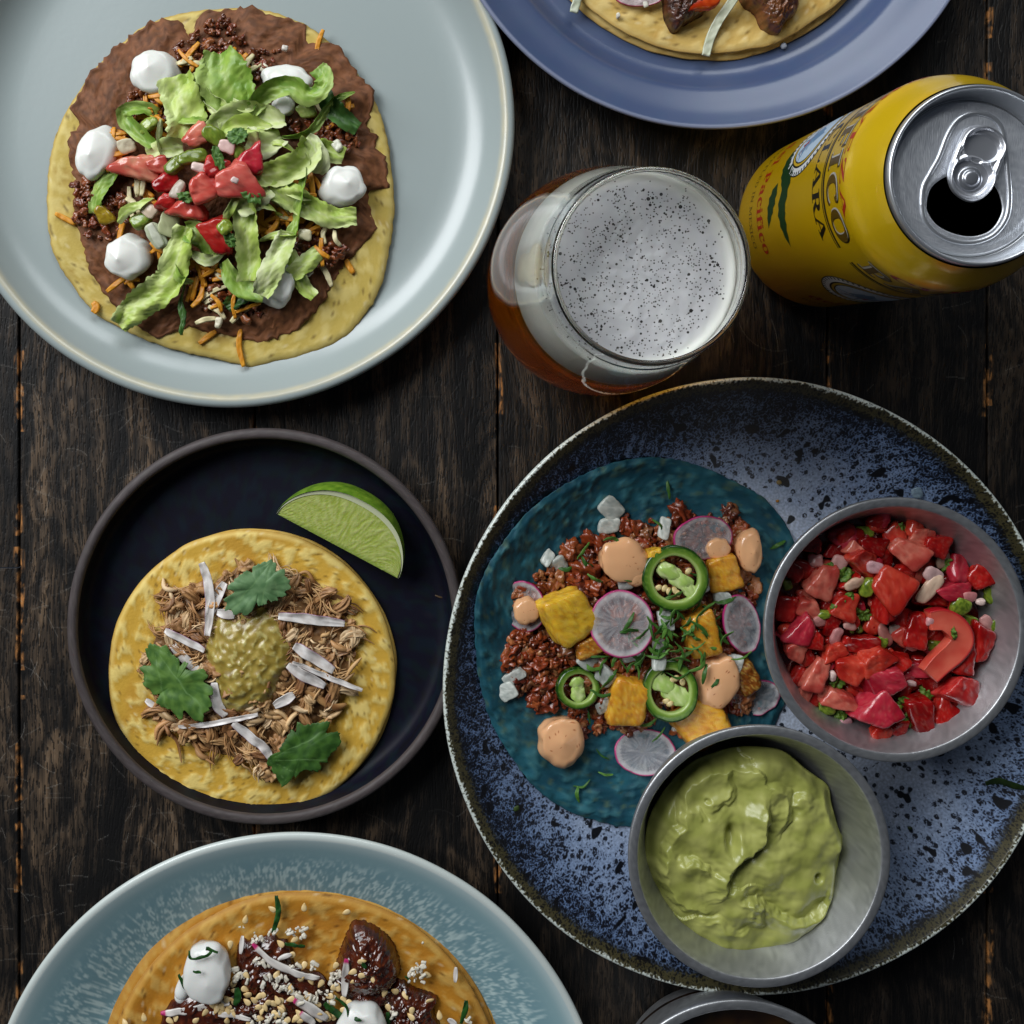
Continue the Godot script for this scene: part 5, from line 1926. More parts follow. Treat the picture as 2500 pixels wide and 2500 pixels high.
		shred("onion_strip", pts, px(a[1], 15), 0.9, C(236, 232, 228, 0.92), C(216, 208, 202, 0.82), "onion", a[4], "onion", "onion strips on the pork taco", {"thick": 0.5, "edge": edge, "edge_side": a[3], "m": 14, "cup": 0.10, "jag": 0.04, "taper": 0.4, "ruffle": 0.7, "ro": 1, "rf": 0.08})
	# cilantro
	herb_leaf([985, 650, 1012, 672, 1042, 688, 1036, 715, 1060, 738, 1062, 768, 1040, 782, 1042, 805, 1020, 822, 1000, 816, 984, 826, 972, 800, 966, 830, 925, 842, 905, 862, 882, 882, 860, 868, 840, 876, 822, 856, 796, 856, 804, 828, 790, 812, 808, 790, 800, 766, 828, 742, 850, 718, 890, 690, 935, 668], 935, 765, 20, C(110, 144, 98), C(86, 122, 78), "bluish green cilantro leaf at the top of the pork taco", Vector2(985, 655))
	herb_leaf([470, 1014, 502, 1030, 540, 1022, 562, 1060, 602, 1080, 632, 1092, 606, 1112, 640, 1122, 692, 1112, 706, 1140, 728, 1164, 736, 1196, 716, 1222, 726, 1262, 700, 1282, 690, 1318, 660, 1332, 622, 1312, 590, 1322, 562, 1286, 520, 1276, 490, 1252, 470, 1204, 440, 1182, 450, 1150, 430, 1122, 446, 1090, 444, 1058], 575, 1172, 17, C(94, 130, 58), C(68, 104, 44), "green cilantro leaf at the left of the pork taco", Vector2(478, 1020), Vector2(0.12, 0.0))
	herb_leaf([1100, 1345, 1132, 1362, 1182, 1354, 1232, 1344, 1244, 1372, 1272, 1402, 1278, 1442, 1250, 1470, 1226, 1492, 1216, 1532, 1182, 1548, 1132, 1540, 1110, 1552, 1088, 1594, 1036, 1608, 1010, 1560, 978, 1512, 985, 1472, 1030, 1450, 1062, 1402], 1120, 1465, 15, C(68, 106, 42), C(48, 82, 32), "darkest cilantro leaf at the lower right of the pork taco", Vector2(975, 1500), Vector2(-0.05, 0.02))
	build_lime()


func build_lime():
	view(100, 1000, 0.5694)
	# a sixth of a lime: its core edge lies towards the tortilla, one cut face looks up
	var p0 := at(1014, 440, 10)
	var p1 := at(1532, 716, 10)
	p0.y = 0.0
	p1.y = 0.0
	var mid := (p0 + p1) * 0.5
	var ax := (p1 - p0).normalized()
	var out := ax.cross(Vector3.UP)
	if out.z > 0.0:
		out = -out                               # towards the rind, away from the tortilla
	var half := (p1 - p0).length() * 0.5
	var rr := 23.0
	var tilt := deg_to_rad(24.0)                   # how far the upper cut face leans
	var wedge := deg_to_rad(58.0)
	var base_y := 7.0
	var t := thing("lime_wedge", Vector3(mid.x, base_y, mid.z), "juicy green lime wedge on the dark plate beside the pork taco", "lime")
	var rad := func(u: float) -> float:
		return rr * pow(maxf(0.0, 1.0 - pow(absf(u), 2.3)), 0.62)
	var pos := func(u: float, ang: float, rho: float) -> Vector3:
		# ang 0: the upper face; rises away from the core
		var a := tilt - ang
		return mid + ax * u * half + out * cos(a) * rho + Vector3.UP * (sin(a) * rho + base_y + 6.5)
	var n := nz(650, 0.5, 2)
	# flesh faces
	for side in 2:
		var mb := MB.new()
		var nu := 90
		var nr := 30
		var ang := 0.0 if side == 0 else wedge
		for k in nu + 1:
			var u := 2.0 * k / nu - 1.0
			var rm: float = rad.call(u)
			for j in nr + 1:
				var f := float(j) / nr
				var p: Vector3 = pos.call(u * 0.985, ang, rm * f * 0.93)
				# juice sacs fan out from the core
				var fan := n.get_noise_2d(u * 34.0 / (0.35 + f * 0.65), f * 5.0)
				var fine := n.get_noise_2d(u * 60.0 + 80.0, f * 14.0)
				p += Vector3.UP * (0.17 * fan + 0.1 * fine) * (1.0 if side == 0 else 0.0) * sst(1.0, 0.85, f)
				var col := C(172, 190, 78).lerp(C(208, 216, 134), clampf(0.45 + 0.9 * fan + 0.4 * fine, 0.0, 1.0))
				col = col.lerp(C(122, 150, 48), sst(0.14, 0.0, f) * 0.6)
				mb.p(p, col)
		mb.grid(0, nr + 1, nu + 1, false, side == 0)
		part("flesh", mb, mat("lime_flesh"), t)
	# pith: a white band between flesh and rind on the faces
	var pb := MB.new()
	for k in 91:
		var u := 2.0 * k / 90.0 - 1.0
		var rm: float = rad.call(u)
		for j in 4:
			pb.p(pos.call(u, 0.0, rm * (0.90 + 0.10 * j / 3.0) + 0.15 * j) + Vector3.UP * 0.25, C(222, 228, 188))
	pb.grid(0, 4, 91, false, true)
	part("pith", pb, mat("skin"), t)
	var rb := MB.new()
	for k in 91:
		var u := 2.0 * k / 90.0 - 1.0
		var rm: float = rad.call(u) + 0.7
		for j in 25:
			var p: Vector3 = pos.call(u * 1.012, -0.05 + (wedge + 0.05) * j / 24.0, rm)
			rb.p(p, C(78, 118, 28).lerp(C(122, 156, 48), 0.5 + 0.8 * n.get_noise_3dv(p * 0.5)))
	rb.grid(0, 25, 91, false, true)
	part("rind", rb, mat("rind"), t)


# ---------------------------------------------------------------- the chorizo taco

var cho_c := Vector3.ZERO

func cho_ground(x: float, z: float) -> float:
	return speckled_h(Vector2(x - speckled_c.x, z - speckled_c.z).length()) + 0.5


func cho_top(x: float, z: float) -> float:
	var d := Vector2(x - cho_c.x, (z - cho_c.z) * 1.15).length()
	return cho_ground(x, z) + 2.2 + 6.0 * exp(-pow(d / 34.0, 3.0))


func on_chorizo(zx: float, zy: float, up: float) -> Vector3:
	var w := at(zx, zy, 14)
	w = at(zx, zy, cho_top(w.x, w.z) + up)
	return at(zx, zy, cho_top(w.x, w.z) + up)


func radish(zx: float, zy: float, rx: float, rz: float, up: float, yaw: float, pitch: float, roll: float, label: String, wave := 0.5):
	var c := on_chorizo(zx, zy, up)
	var out := circle_outline(px(rx, c.y), 90, 0.02, int(zx), 1.0, px(rz, c.y))
	var n := nz(int(zx) % 50 + 700, 0.25, 3)
	var rd := nz(int(zx) % 50 + 701, 1.0, 3)
	var mb := MB.new()
	slice(mb, c, rot(yaw, pitch, roll), out, 24, 0.7, func(x, z, t): return wave * 1.5 * n.get_noise_2d(x * 0.4, z * 0.4) * t, func(x, z, t, _s):
		var a := atan2(z, x)
		var ray := rd.get_noise_3d(cos(a) * 9.0, sin(a) * 9.0, t * 1.6)
		var col := C(222, 220, 222, 0.30).lerp(C(196, 190, 196, 0.16), clampf(0.5 + 1.0 * ray, 0.0, 1.0))
		col = col.lerp(C(230, 228, 228, 0.6), 0.7 * sst(0.72, 0.9, t))
		return col.lerp(C(178, 34, 108, 1.0), sst(0.935, 0.965, t)))
	put("radish_slice", mb, mat("radish"), c, label, "radish", "radish slices on the chorizo taco")


func jalapeno(zx: float, zy: float, rx: float, rz: float, up: float, pitch: float, roll: float, core: Array, seeds: Array, label: String):
	var c := on_chorizo(zx, zy, up)
	var r := px((rx + rz) * 0.5, c.y)
	var n := nz(int(zx) % 50 + 720, 0.3, 2)
	var t := thing("jalapeno_slice", c - Vector3(0, 1.5, 0), label, "jalapeno", "jalapeno slices on the chorizo taco")
	var b := rot(0, pitch, roll)
	var ring := MB.new()
	var th := 1.7
	var ri := r * 0.68
	var pr := chaikin([Vector2(ri, -th), Vector2(ri - 0.25, 0), Vector2(ri, th), Vector2((ri + r) * 0.5, th + 0.15), Vector2(r - 0.5, th), Vector2(r, th * 0.6), Vector2(r, -th * 0.6), Vector2(r - 0.5, -th), Vector2((ri + r) * 0.5, -th), Vector2(ri, -th)], 2)
	lathe(ring, c, pr, 90, func(pos: Vector3, _a, q: Vector2):
		var f := sst(ri, r, q.x)
		var col := C(112, 144, 56).lerp(C(72, 108, 32), sst(0.15, 0.75, f))
		col = col.lerp(C(168, 190, 112), 0.8 * sst(0.22, 0.02, f))
		col = col.lerp(C(26, 62, 16), sst(0.80, 0.92, f))
		return col.lerp(C(150, 180, 84), 0.22 * sst(0.1, 0.5, n.get_noise_3dv(pos * 1.5))), 0.03, int(zx))
	turn(ring, c, b * Basis.from_scale(Vector3(rx / (rx + rz) * 2.0, 1, rz / (rx + rz) * 2.0)))
	part("ring", ring, mat("pepper"), t)
	var pith := MB.new()
	for q in core:
		blob(pith, 7, c + b * Vector3(q[0] * r, -0.2, q[1] * r), b * rot(q[4]), Vector3(q[2] * r * 1.2, 1.4, q[3] * r * 1.25), 2.6, 0.9, n, func(_l, _d, s): return C(204, 220, 150).lerp(C(164, 194, 98), clampf(0.5 + 1.5 * s, 0.0, 1.0)))
	part("pith", pith, mat("pepper"), t)
	for q in seeds:
		var sb := MB.new()
		blob(sb, 5, c + b * Vector3(q[0] * r, 0.7, q[1] * r), b * rot(q[2], 10, 0), Vector3(1.5, 0.6, 1.1), 2.0, 0.15, n, func(_l, d: Vector3, _s): return C(228, 208, 150).lerp(C(190, 160, 100), sst(0.3, 0.9, absf(d.x))))
		part("seed", sb, mat("seed"), t)


func build_chorizo_taco():
	view(1150, 1100, 0.4659)
	cho_c = at(840, 880, 12)
	var tc := at(870, 960, 9)
	tc.y = 5.6
	var cc := Vector2(tc.x, tc.z)
	var out := polyline_outline(vec2s([900, 38, 1080, 52, 1250, 102, 1400, 172, 1560, 262, 1650, 370, 1705, 462, 1760, 700, 1750, 1000, 1680, 1300, 1520, 1620, 1280, 1880, 1050, 1980, 840, 1998, 700, 1972, 560, 1920, 420, 1840, 300, 1722, 190, 1562, 102, 1402, 66, 1290, 36, 1150, 14, 920, 20, 750, 70, 600, 140, 490, 260, 340, 400, 222, 560, 132, 720, 70], 11.0), cc, 260, true)
	var w := nz(660, 0.4, 3)
	for k in out.size():
		out[k] *= 1.0 + 0.008 * w.get_noise_1d(k * 4.0)
	var n1 := nz(661, 0.12, 3)
	var n2 := nz(662, 0.4, 2)
	var n3 := nz(663, 0.05, 3)
	var n4 := nz(664, 0.16, 2)
	var mb := MB.new()
	pat(mb, cc, out, 90, func(x, z, t): return cho_ground(x, z) + 1.9 * (1.0 - 0.6 * sst(0.965, 1.0, t)) + 0.75 * sst(0.0, 0.4, n1.get_noise_2d(x, z)) + 0.22 * n2.get_noise_2d(x, z), func(x, z): return cho_ground(x, z), func(x, z, _t, _h):
		var col := C(20, 64, 80).lerp(C(38, 94, 108), clampf(0.5 + 1.1 * n3.get_noise_2d(x, z), 0.0, 1.0))
		col = col.lerp(C(76, 132, 138), 0.42 * sst(0.05, 0.5, n1.get_noise_2d(x, z) + 0.3 * n2.get_noise_2d(x, z)))
		col = col.lerp(C(98, 112, 62), 0.36 * sst(0.3, 0.62, n4.get_noise_2d(x, z)))
		return col.lerp(C(14, 48, 54), 0.6 * sst(0.25, 0.6, n4.get_noise_2d(x + 200.0, z))), 0.3)
	put("blue_corn_tortilla", mb, mat("tortilla"), tc, "blue green corn tortilla on the speckled plate", "tortilla")
	var cols := [C(152, 70, 34), C(126, 54, 26), C(100, 42, 24), C(172, 96, 52), C(140, 58, 30), C(84, 38, 24), C(166, 116, 74)]
	mb = MB.new()
	var outl := vec2s([168, 1130, 228, 970, 262, 880, 240, 700, 300, 665, 390, 640, 460, 620, 520, 480, 600, 450, 740, 425, 850, 330, 930, 400, 1050, 310, 1150, 335, 1300, 312, 1400, 322, 1480, 450, 1528, 680, 1510, 780, 1440, 1000, 1440, 1250, 1560, 1385, 1350, 1430, 1100, 1480, 800, 1500, 560, 1500, 470, 1390, 330, 1340, 250, 1290], 13.0)
	var co := polyline_outline(outl, Vector2(cho_c.x, cho_c.z), 160)
	var bn := nz(674, 0.35, 3)
	for k in co.size():
		co[k] *= 0.95
	pat(mb, Vector2(cho_c.x, cho_c.z), co, 50, func(x, z, t): return cho_top(x, z) - 1.0 - 2.0 * pow(t, 4.0) + 2.4 * bn.get_noise_2d(x, z), func(x, z): return cho_ground(x, z) + 1.0, func(x, z, _t, _h): return C(132, 60, 30).lerp(C(66, 30, 18), clampf(0.5 + 1.3 * bn.get_noise_2d(x * 1.4, z * 1.4), 0.0, 1.0)), 0.3)
	crumble(mb, outl, 760, Vector2(1.0, 3.2), func(x, z): return cho_top(x, z) - 1.2, 1.6, cols, 670)
	put("crumbled_chorizo", mb, mat("meat"), Vector3(cho_c.x, 7.6, cho_c.z), "red brown crumbled chorizo heaped on the blue tortilla", "chorizo", "", "stuff")
	mb = MB.new()
	crumble(mb, vec2s([190, 980, 300, 900, 470, 960, 520, 1080, 470, 1180, 400, 1350, 300, 1300, 180, 1150], 14.0), 150, Vector2(1.0, 2.2), func(x, z): return cho_top(x, z) - 1.0, 2.2, cols, 671)
	put("crumbled_chorizo", mb, mat("meat"), on_chorizo(300, 1100, -3), "bare mound of crumbled chorizo at the taco's left side", "chorizo", "", "stuff")
	# pineapple
	var ya := C(236, 194, 58)
	var yb := C(222, 164, 42)
	var yc := C(206, 132, 38)
	for a in [[512, 862, 128, 128, 24, 5.2, 6, -14, ya, yb, "bright yellow pineapple cube at the left between two radish slices"], [1320, 640, 84, 92, 12, 3.6, 0, 8, yc, yb, "browned pineapple piece below the right crema drop"], [1195, 950, 82, 122, 20, 3.0, 8, 0, yb, yc, "pineapple chunk under the chopped cilantro"], [820, 1300, 104, 124, -8, 3.4, 6, 6, yb, yc, "seared pineapple chunk left of the lower large jalapeno slice"], [1205, 1420, 132, 118, 30, 3.6, -6, 4, yb, yc, "golden pineapple chunk beside the guacamole bowl's rim"], [1430, 1180, 66, 84, 30, 1.5, 0, 0, C(150, 84, 26), C(110, 56, 20), "dark browned pineapple piece near the salsa bowl"], [955, 545, 40, 34, 10, 5.0, 0, 0, ya, yb, "pineapple edge peeping out left of the top jalapeno slice"], [620, 1010, 84, 50, 20, 1.4, 0, 0, yc, C(140, 80, 30), "browned foot of pineapple below the bright cube"]]:
		var c := on_chorizo(a[0], a[1], a[5])
		dice("pineapple_chunk", c, Vector3(px(a[2], c.y), 5.4, px(a[3], c.y)), a[4], a[6], a[7], a[8], a[9], "pineapple", a[10], "pineapple", "pineapple chunks on the chorizo taco", 7.0, 0.7, 14, 0.1)
	# crema
	for a in [[785, 562, 128, 112, 10, 4.4, 8.0, 30, 30, "large glossy orange crema drop at the top of the chorizo"], [845, 640, 60, 62, 0, 4.4, 6.0, 0, 0, "crema running out below the large top drop"], [1432, 514, 66, 116, 0, 2.6, 9.5, 20, -6, "upright crema drop at the taco's upper right"], [1272, 1190, 104, 142, 24, 3.6, 8.0, 20, 10, "largest crema drop beside the lower jalapeno slice"], [456, 1508, 118, 132, 0, -1.6, 10.0, 20, -70, "round crema drop alone at the taco's lower left"], [285, 830, 66, 72, 0, -0.6, 5.0, 0, 10, "small crema drop on the leftmost radish slice"], [1290, 510, 66, 60, 0, 5.4, 4.0, 0, 0, "crema drop showing through the top radish slice"]]:
		var c := on_chorizo(a[0], a[1], a[5] - 1.5)
		if a[0] == 456:
			c = at(a[0], a[1], 9.0)
			c = at(a[0], a[1], cho_ground(c.x, c.z) + 1.6)
		if a[0] == 285:
			c = on_chorizo(a[0], a[1], 2.0)
		mb = MB.new()
		dollop(mb, c, px(a[2], c.y), px(a[3], c.y), a[4], a[6], Vector2(px(a[7], 20), px(a[8], 20)) * 0.35, int(a[0]), func(q: Vector3, _f): return C(232, 176, 128) if fmod(absf(sin(q.x * 91.7 + q.z * 57.3) * 43.7), 1.0) < 0.988 else C(170, 92, 50), 0.55 if a[0] in [1432, 456] else 0.15, 0.9)
		put("crema_drop", mb, mat("crema"), c, a[9], "crema", "orange crema drops on the chorizo taco")
	# onion
	for a in [[735, 306, 52, 66, 1.0, "large white onion piece on the tortilla above the crema"], [722, 392, 52, 38, 1.0, "onion piece just below the large one at the top"], [1012, 405, 30, 58, 4.0, "pointed white onion sliver left of the top radish slice"], [402, 562, 28, 40, 0.6, "small onion chip at the taco's upper left"], [458, 596, 44, 44, 1.0, "squarish onion chip beside the small upper left one"], [226, 1180, 32, 56, 1.6, "white onion chip at the far left, upper of two"], [190, 1262, 50, 44, 0.8, "white onion chip at the far left, lower of two"], [612, 1098, 50, 52, 5.0, "translucent onion piece above the small jalapeno slice"], [705, 1180, 54, 44, 5.0, "translucent onion piece between the two lower jalapeno slices"], [697, 1338, 38, 40, 4.0, "pale onion dice below the small jalapeno slice"], [788, 1346, 36, 40, 5.5, "cream coloured onion dice on the lower pineapple"], [1376, 1122, 42, 52, 4.6, "translucent onion piece right of the largest crema drop"], [1318, 772, 44, 38, 5.4, "white onion piece beside the right radish slice"], [1244, 700, 30, 48, 5.0, "onion piece right of the top jalapeno slice"], [985, 1070, 80, 34, 6.4, "wide translucent onion piece under the chopped cilantro"], [1020, 890, 40, 50, 5.6, "dim onion piece under the middle of the cilantro"], [812, 690, 40, 40, 4.8, "onion piece below the large crema drop"], [1078, 1444, 24, 26, 2.0, "tiny onion bit above the bottom radish slice"], [845, 1085, 50, 20, 5.2, "thin onion piece under the middle radish slice"]]:
		var c := on_chorizo(a[0], a[1], a[4])
		dice("onion_chip", c, Vector3(px(a[2], c.y), 1.2, px(a[3], c.y)), a[0] * 3.0, 14, -10, C(226, 230, 222, 0.8), C(200, 208, 200, 0.62), "onion", a[5], "onion", "", 6.0, 0.5, 8, 0.25)
	# radish and jalapeno
	radish(278, 815, 112, 138, 1.6, 10, 4, 16, "radish slice at the taco's far left with a crema drop on it", 0.7)
	radish(790, 908, 166, 174, 7.2, 0, -8, 6, "largest radish slice in the middle of the chorizo taco")
	radish(1216, 458, 164, 120, 6.8, 0, 10, -8, "radish slice at the top right between jalapeno and crema")
	radish(1418, 908, 108, 164, 5.6, 20, 6, -18, "radish slice leaning on the salsa bowl's left side")
	radish(912, 1580, 160, 118, 1.6, 0, -10, 2, "bottom radish slice touching the guacamole bowl")
	radish(1490, 1292, 134, 96, 0.8, 10, 6, 0, "wavy dark radish slice in the shade between the two bowls", 1.6)
	jalapeno(1068, 668, 174, 172, 8.6, -4, 3, [[-0.16, -0.18, 0.34, 0.2, -25.0], [0.16, 0.08, 0.36, 0.2, -30.0], [0.42, 0.34, 0.24, 0.16, -40.0]], [[-0.5, 0.28, 20.0], [-0.32, 0.3, 60.0], [-0.2, 0.38, 90.0], [-0.02, 0.36, 110.0], [0.06, 0.44, 120.0], [0.4, -0.22, 50.0], [0.2, -0.72, 0.0]], "largest jalapeno slice at the top of the chorizo taco")
	jalapeno(560, 1242, 118, 110, 5.0, -4, -6, [[-0.04, -0.2, 0.26, 0.26, 0.0], [0.02, 0.26, 0.26, 0.32, 0.0]], [], "smallest jalapeno slice at the taco's lower left")
	jalapeno(1042, 1258, 146, 162, 7.6, -6, 5, [[-0.22, -0.24, 0.36, 0.26, -30.0], [0.2, 0.12, 0.42, 0.26, -30.0]], [[-0.14, 0.34, 0.0], [0.06, -0.34, 60.0], [0.42, -0.3, 90.0], [0.2, -0.42, 40.0], [-0.02, 0.42, 30.0]], "middle sized jalapeno slice left of the largest crema drop")
	# chopped cilantro
	var r := RandomNumberGenerator.new()
	r.seed = 88
	var spots := []
	for k in 58:
		spots.append([r.randfn(1060, 120), r.randfn(950, 95), 7.4 + r.randf() * 2.2, r.randf_range(30, 70), "chopped cilantro shred in the green heap between the jalapeno slices", "chopped cilantro heap"])
	for q in [[700, 1130], [660, 1080], [760, 1100], [720, 1200], [690, 1260], [850, 1100], [890, 1090], [840, 1230], [870, 1150], [860, 1290], [1190, 800], [1240, 840], [1280, 900], [1230, 960], [1320, 960], [1330, 780], [800, 1110], [640, 1120]]:
		spots.append([q[0], q[1], 6.5, r.randf_range(36, 70), "chopped cilantro shred scattered around the lower jalapeno slices", "scattered chopped cilantro"])
	for q in [[610, 580, 5.0, "cilantro shred left of the large crema drop"], [590, 525, 4.0, "long cilantro shred on the chorizo at the upper left"], [500, 612, 2.4, "cilantro shred on the squarish onion chip"], [650, 670, 5.0, "cilantro shred above the middle radish slice"], [735, 474, 9.5, "cilantro fleck on the large crema drop"], [975, 400, 4.5, "cilantro shred beside the pointed onion sliver"], [820, 650, 8.0, "cilantro sprig at the foot of the large crema drop"], [1225, 1170, 9.5, "dark cilantro shred on the largest crema drop"], [830, 950, 9.0, "cilantro shred lying on the middle radish slice"], [620, 1380, 2.5, "cilantro shred above the lower left crema drop"], [800, 1400, 4.0, "cilantro shred on the lower pineapple"], [930, 1420, 5.0, "cilantro shred below the lower jalapeno slice"], [985, 1490, 5.0, "cilantro shred lying over the bottom radish slice"], [580, 1740, -9.0, "cilantro shred on the bare tortilla at the bottom"], [565, 1800, -9.0, "curled cilantro shred lowest on the tortilla"], [705, 1690, -9.0, "thin cilantro shred on the tortilla below the bottom radish"], [690, 1590, -9.0, "cilantro shred left of the bottom radish slice"], [1034, 198, -9.0, "tiny yellow green herb bit at the top of the tortilla"], [1610, 495, -9.0, "olive herb bit on the tortilla beside the salsa bowl"]]:
		spots.append([q[0], q[1], q[2], r.randf_range(36, 56), q[3], ""])
	for s in spots:
		var c := on_chorizo(s[0], s[1], s[2])
		if s[2] < -5.0:
			c = at(s[0], s[1], cho_ground(c.x, c.z) + 3.0)
			c = at(s[0], s[1], cho_ground(c.x, c.z) + 3.0)
		var an := r.randf() * TAU2
		var ln: float = px(s[3], c.y)
		var d := Vector3(cos(an), 0, sin(an)) * ln
		var e := Vector3(-sin(an), 0, cos(an)) * ln * r.randf_range(-0.5, 0.5)
		var g0 := C(44, 92, 30).lerp(C(96, 142, 58), r.randf())
		var sub := c + e + Vector3(0, r.randf_range(0.2, 1.0), 0)
		shred("cilantro_shred", [c - d + Vector3(0, r.randf_range(-0.6, 0.3), 0), sub, c + d + Vector3(0, r.randf_range(-0.6, 0.3), 0)], r.randf_range(0.7, 1.7), 0.25, g0, g0 * 0.7, "herb", s[4], "cilantro", s[5], {"twist0": r.randf_range(-50, 50), "twist1": r.randf_range(-50, 50), "taper": 0.7, "n": 10})


# ---------------------------------------------------------------- salsa in its bowl

func build_salsa():
	view(1800, 1150, 0.3882)
	var cc := Vector2(salsa_c.x, salsa_c.z)
	var n := nz(801, 0.14, 3)
	var mb := MB.new()
	var liq := 28.5
	pat(mb, cc, circle_outline(40.2, 120, 0.004, 3), 40, func(x, z, _t): return liq + 0.35 * n.get_noise_2d(x, z), func(_x, _z): return 14.0, func(x, z, _t, _h): return C(96, 14, 12).lerp(C(52, 10, 8), clampf(0.5 + n.get_noise_2d(x, z), 0.0, 1.0)))
	# the underside narrows with the bowl
	for k in mb.v.size():
		if mb.v[k].y < 20.0:
			var q := mb.v[k]
			mb.v[k] = Vector3(cc.x + (q.x - cc.x) * 0.72, q.y, cc.y + (q.z - cc.y) * 0.72)
	put("salsa_juice", mb, mat("juice"), Vector3(cc.x, 14, cc.y), "dark red tomato juice filling the salsa bowl", "salsa")
	var red := [C(186, 38, 32), C(150, 20, 18)]
	var deep := [C(150, 18, 16), C(118, 12, 12)]
	var pale := [C(214, 122, 102), C(190, 74, 62)]
	var pink := [C(190, 54, 68), C(164, 30, 48)]
	var oran := [C(206, 74, 54), C(180, 40, 30)]
	var list := [[530, 680, 70, 110, 15, 3.0, pale, "pale tomato piece at the salsa's upper left"], [660, 850, 72, 80, 8, 3.4, oran, "orange red tomato cube at the left, below two herb leaves"], [610, 510, 60, 40, 20, 1.5, deep, "dark tomato bit at the salsa's upper left edge"], [780, 560, 96, 66, 34, 4.6, oran, "light red tomato piece under the pink onion chip"], [730, 490, 50, 40, 30, 4.4, pale, "pale tomato end at the upper left of the middle"], [840, 470, 80, 54, 10, 2.0, deep, "dark wet tomato piece at the top of the salsa"], [1060, 500, 100, 74, 30, 5.0, pale, "large pale tomato slice at the top of the salsa"], [1160, 410, 80, 50, 10, 3.0, pale, "pinkish tomato piece near the bowl's top wall"], [1240, 470, 76, 66, 8, 4.2, red, "red tomato cube at the salsa's upper right"], [960, 720, 110, 120, 40, 6.0, oran, "large orange red tomato wedge in the salsa's centre"], [940, 840, 84, 90, 10, 4.2, red, "red tomato piece below the central wedge"], [1190, 790, 96, 60, 0, 1.5, deep, "dark tomato under the large onion sliver"], [1360, 750, 110, 56, -10, 5.0, pink, "long pink tomato piece at the right of the salsa"], [1510, 670, 66, 70, 40, 5.0, red, "bright red tomato corner at the salsa's far right"], [410, 1000, 78, 96, 30, 4.4, pink, "pinkish red tomato piece at the far left"], [355, 1120, 62, 66, 0, 3.8, pale, "pale tomato end at the far left, lower"], [480, 1060, 62, 56, 20, 4.8, red, "red tomato lobe beside the far left piece"], [770, 1090, 104, 56, 4, 2.6, deep, "very dark tomato skin left of the centre"], [610, 1130, 76, 44, -20, 4.6, oran, "small orange tomato wedge left of the centre"], [1120, 1000, 62, 112, 8, 6.0, red, "tall glossy red tomato piece left of the hooked one"], [1530, 1080, 66, 110, 20, 5.0, red, "long red tomato piece right of the hooked one"], [1410, 1190, 74, 96, 30, 4.6, red, "red tomato piece below the hooked one"], [860, 1180, 104, 66, -26, 6.6, oran, "orange tomato wedge right of the salmon one"], [690, 1240, 84, 76, 8, 5.6, oran, "rounded salmon tomato piece below the centre"], [500, 1280, 60, 112, 20, 5.0, pale, "pale pink tomato slab at the lower left"], [430, 1360, 40, 76, 24, 3.0, pale, "narrow pale tomato piece at the lower left wall"], [650, 1430, 110, 52, 14, 4.6, pale, "long pale tomato piece at the bottom left"], [920, 1310, 132, 84, -16, 6.4, pink, "magenta red tomato piece below the orange wedge"], [880, 1500, 110, 106, 36, 7.0, pink, "large magenta tomato cube at the bottom"], [900, 1640, 56, 66, 40, 5.6, oran, "red tip of tomato at the very bottom of the salsa"], [1000, 1610, 50, 56, 20, 4.8, red, "red tomato bit beside the bottom cube"], [1140, 1540, 74, 132, -16, 5.0, deep, "dark red tomato slab standing at the bottom right"], [1290, 1520, 66, 84, 34, 4.4, red, "bright red tomato cube at the bottom right wall"], [1400, 1380, 112, 84, 20, 6.0, [C(200, 60, 56), C(168, 22, 26)], "shiny red tomato cube at the right of the bottom"], [1330, 1430, 60, 46, 0, 3.0, deep, "dark tomato piece under the shiny cube"], [1210, 1330, 66, 50, 50, 2.0, deep, "dark tomato bit below the hooked tomato"], [720, 700, 60, 60, 40, 2.6, red, "red tomato piece between onion and herb leaves"], [440, 850, 70, 56, 10, 2.4, pale, "dull pale tomato piece at the left wall"], [1040, 630, 56, 48, 10, 2.4, red, "red tomato bit below the large pale slice"], [580, 970, 44, 70, 20, 2.2, deep, "dark tomato piece behind the onion at the left"], [1390, 640, 56, 44, 10, 1.8, deep, "dark tomato bit behind the right onion sliver"], [1000, 1200, 50, 56, 30, 4.0, red, "small red tomato bit left of the hook's end"], [780, 1340, 70, 40, 12, 3.0, red, "red tomato piece under the magenta one"]]
	for a in list:
		var h: float = liq + a[5] + 0.2
		var c := at(a[0], a[1], h)
		var cl: Array = a[6]
		var hx := px(a[2], h) * 0.98
		var hz := px(a[3], h) * 0.98
		dice("tomato_chunk", c, Vector3(hx, clampf(minf(hx, hz) * 0.9, 2.2, 5.2), hz), -a[4], (int(a[0]) % 7) * 3.0 - 9.0, (int(a[1]) % 7) * 3.0 - 9.0, cl[0], cl[1], "tomato", a[7], "tomato", "tomato chunks in the salsa bowl", 8.0, 0.6, 13, 0.22)
	# small bits packed between the chunks
	var rr := RandomNumberGenerator.new()
	rr.seed = 63
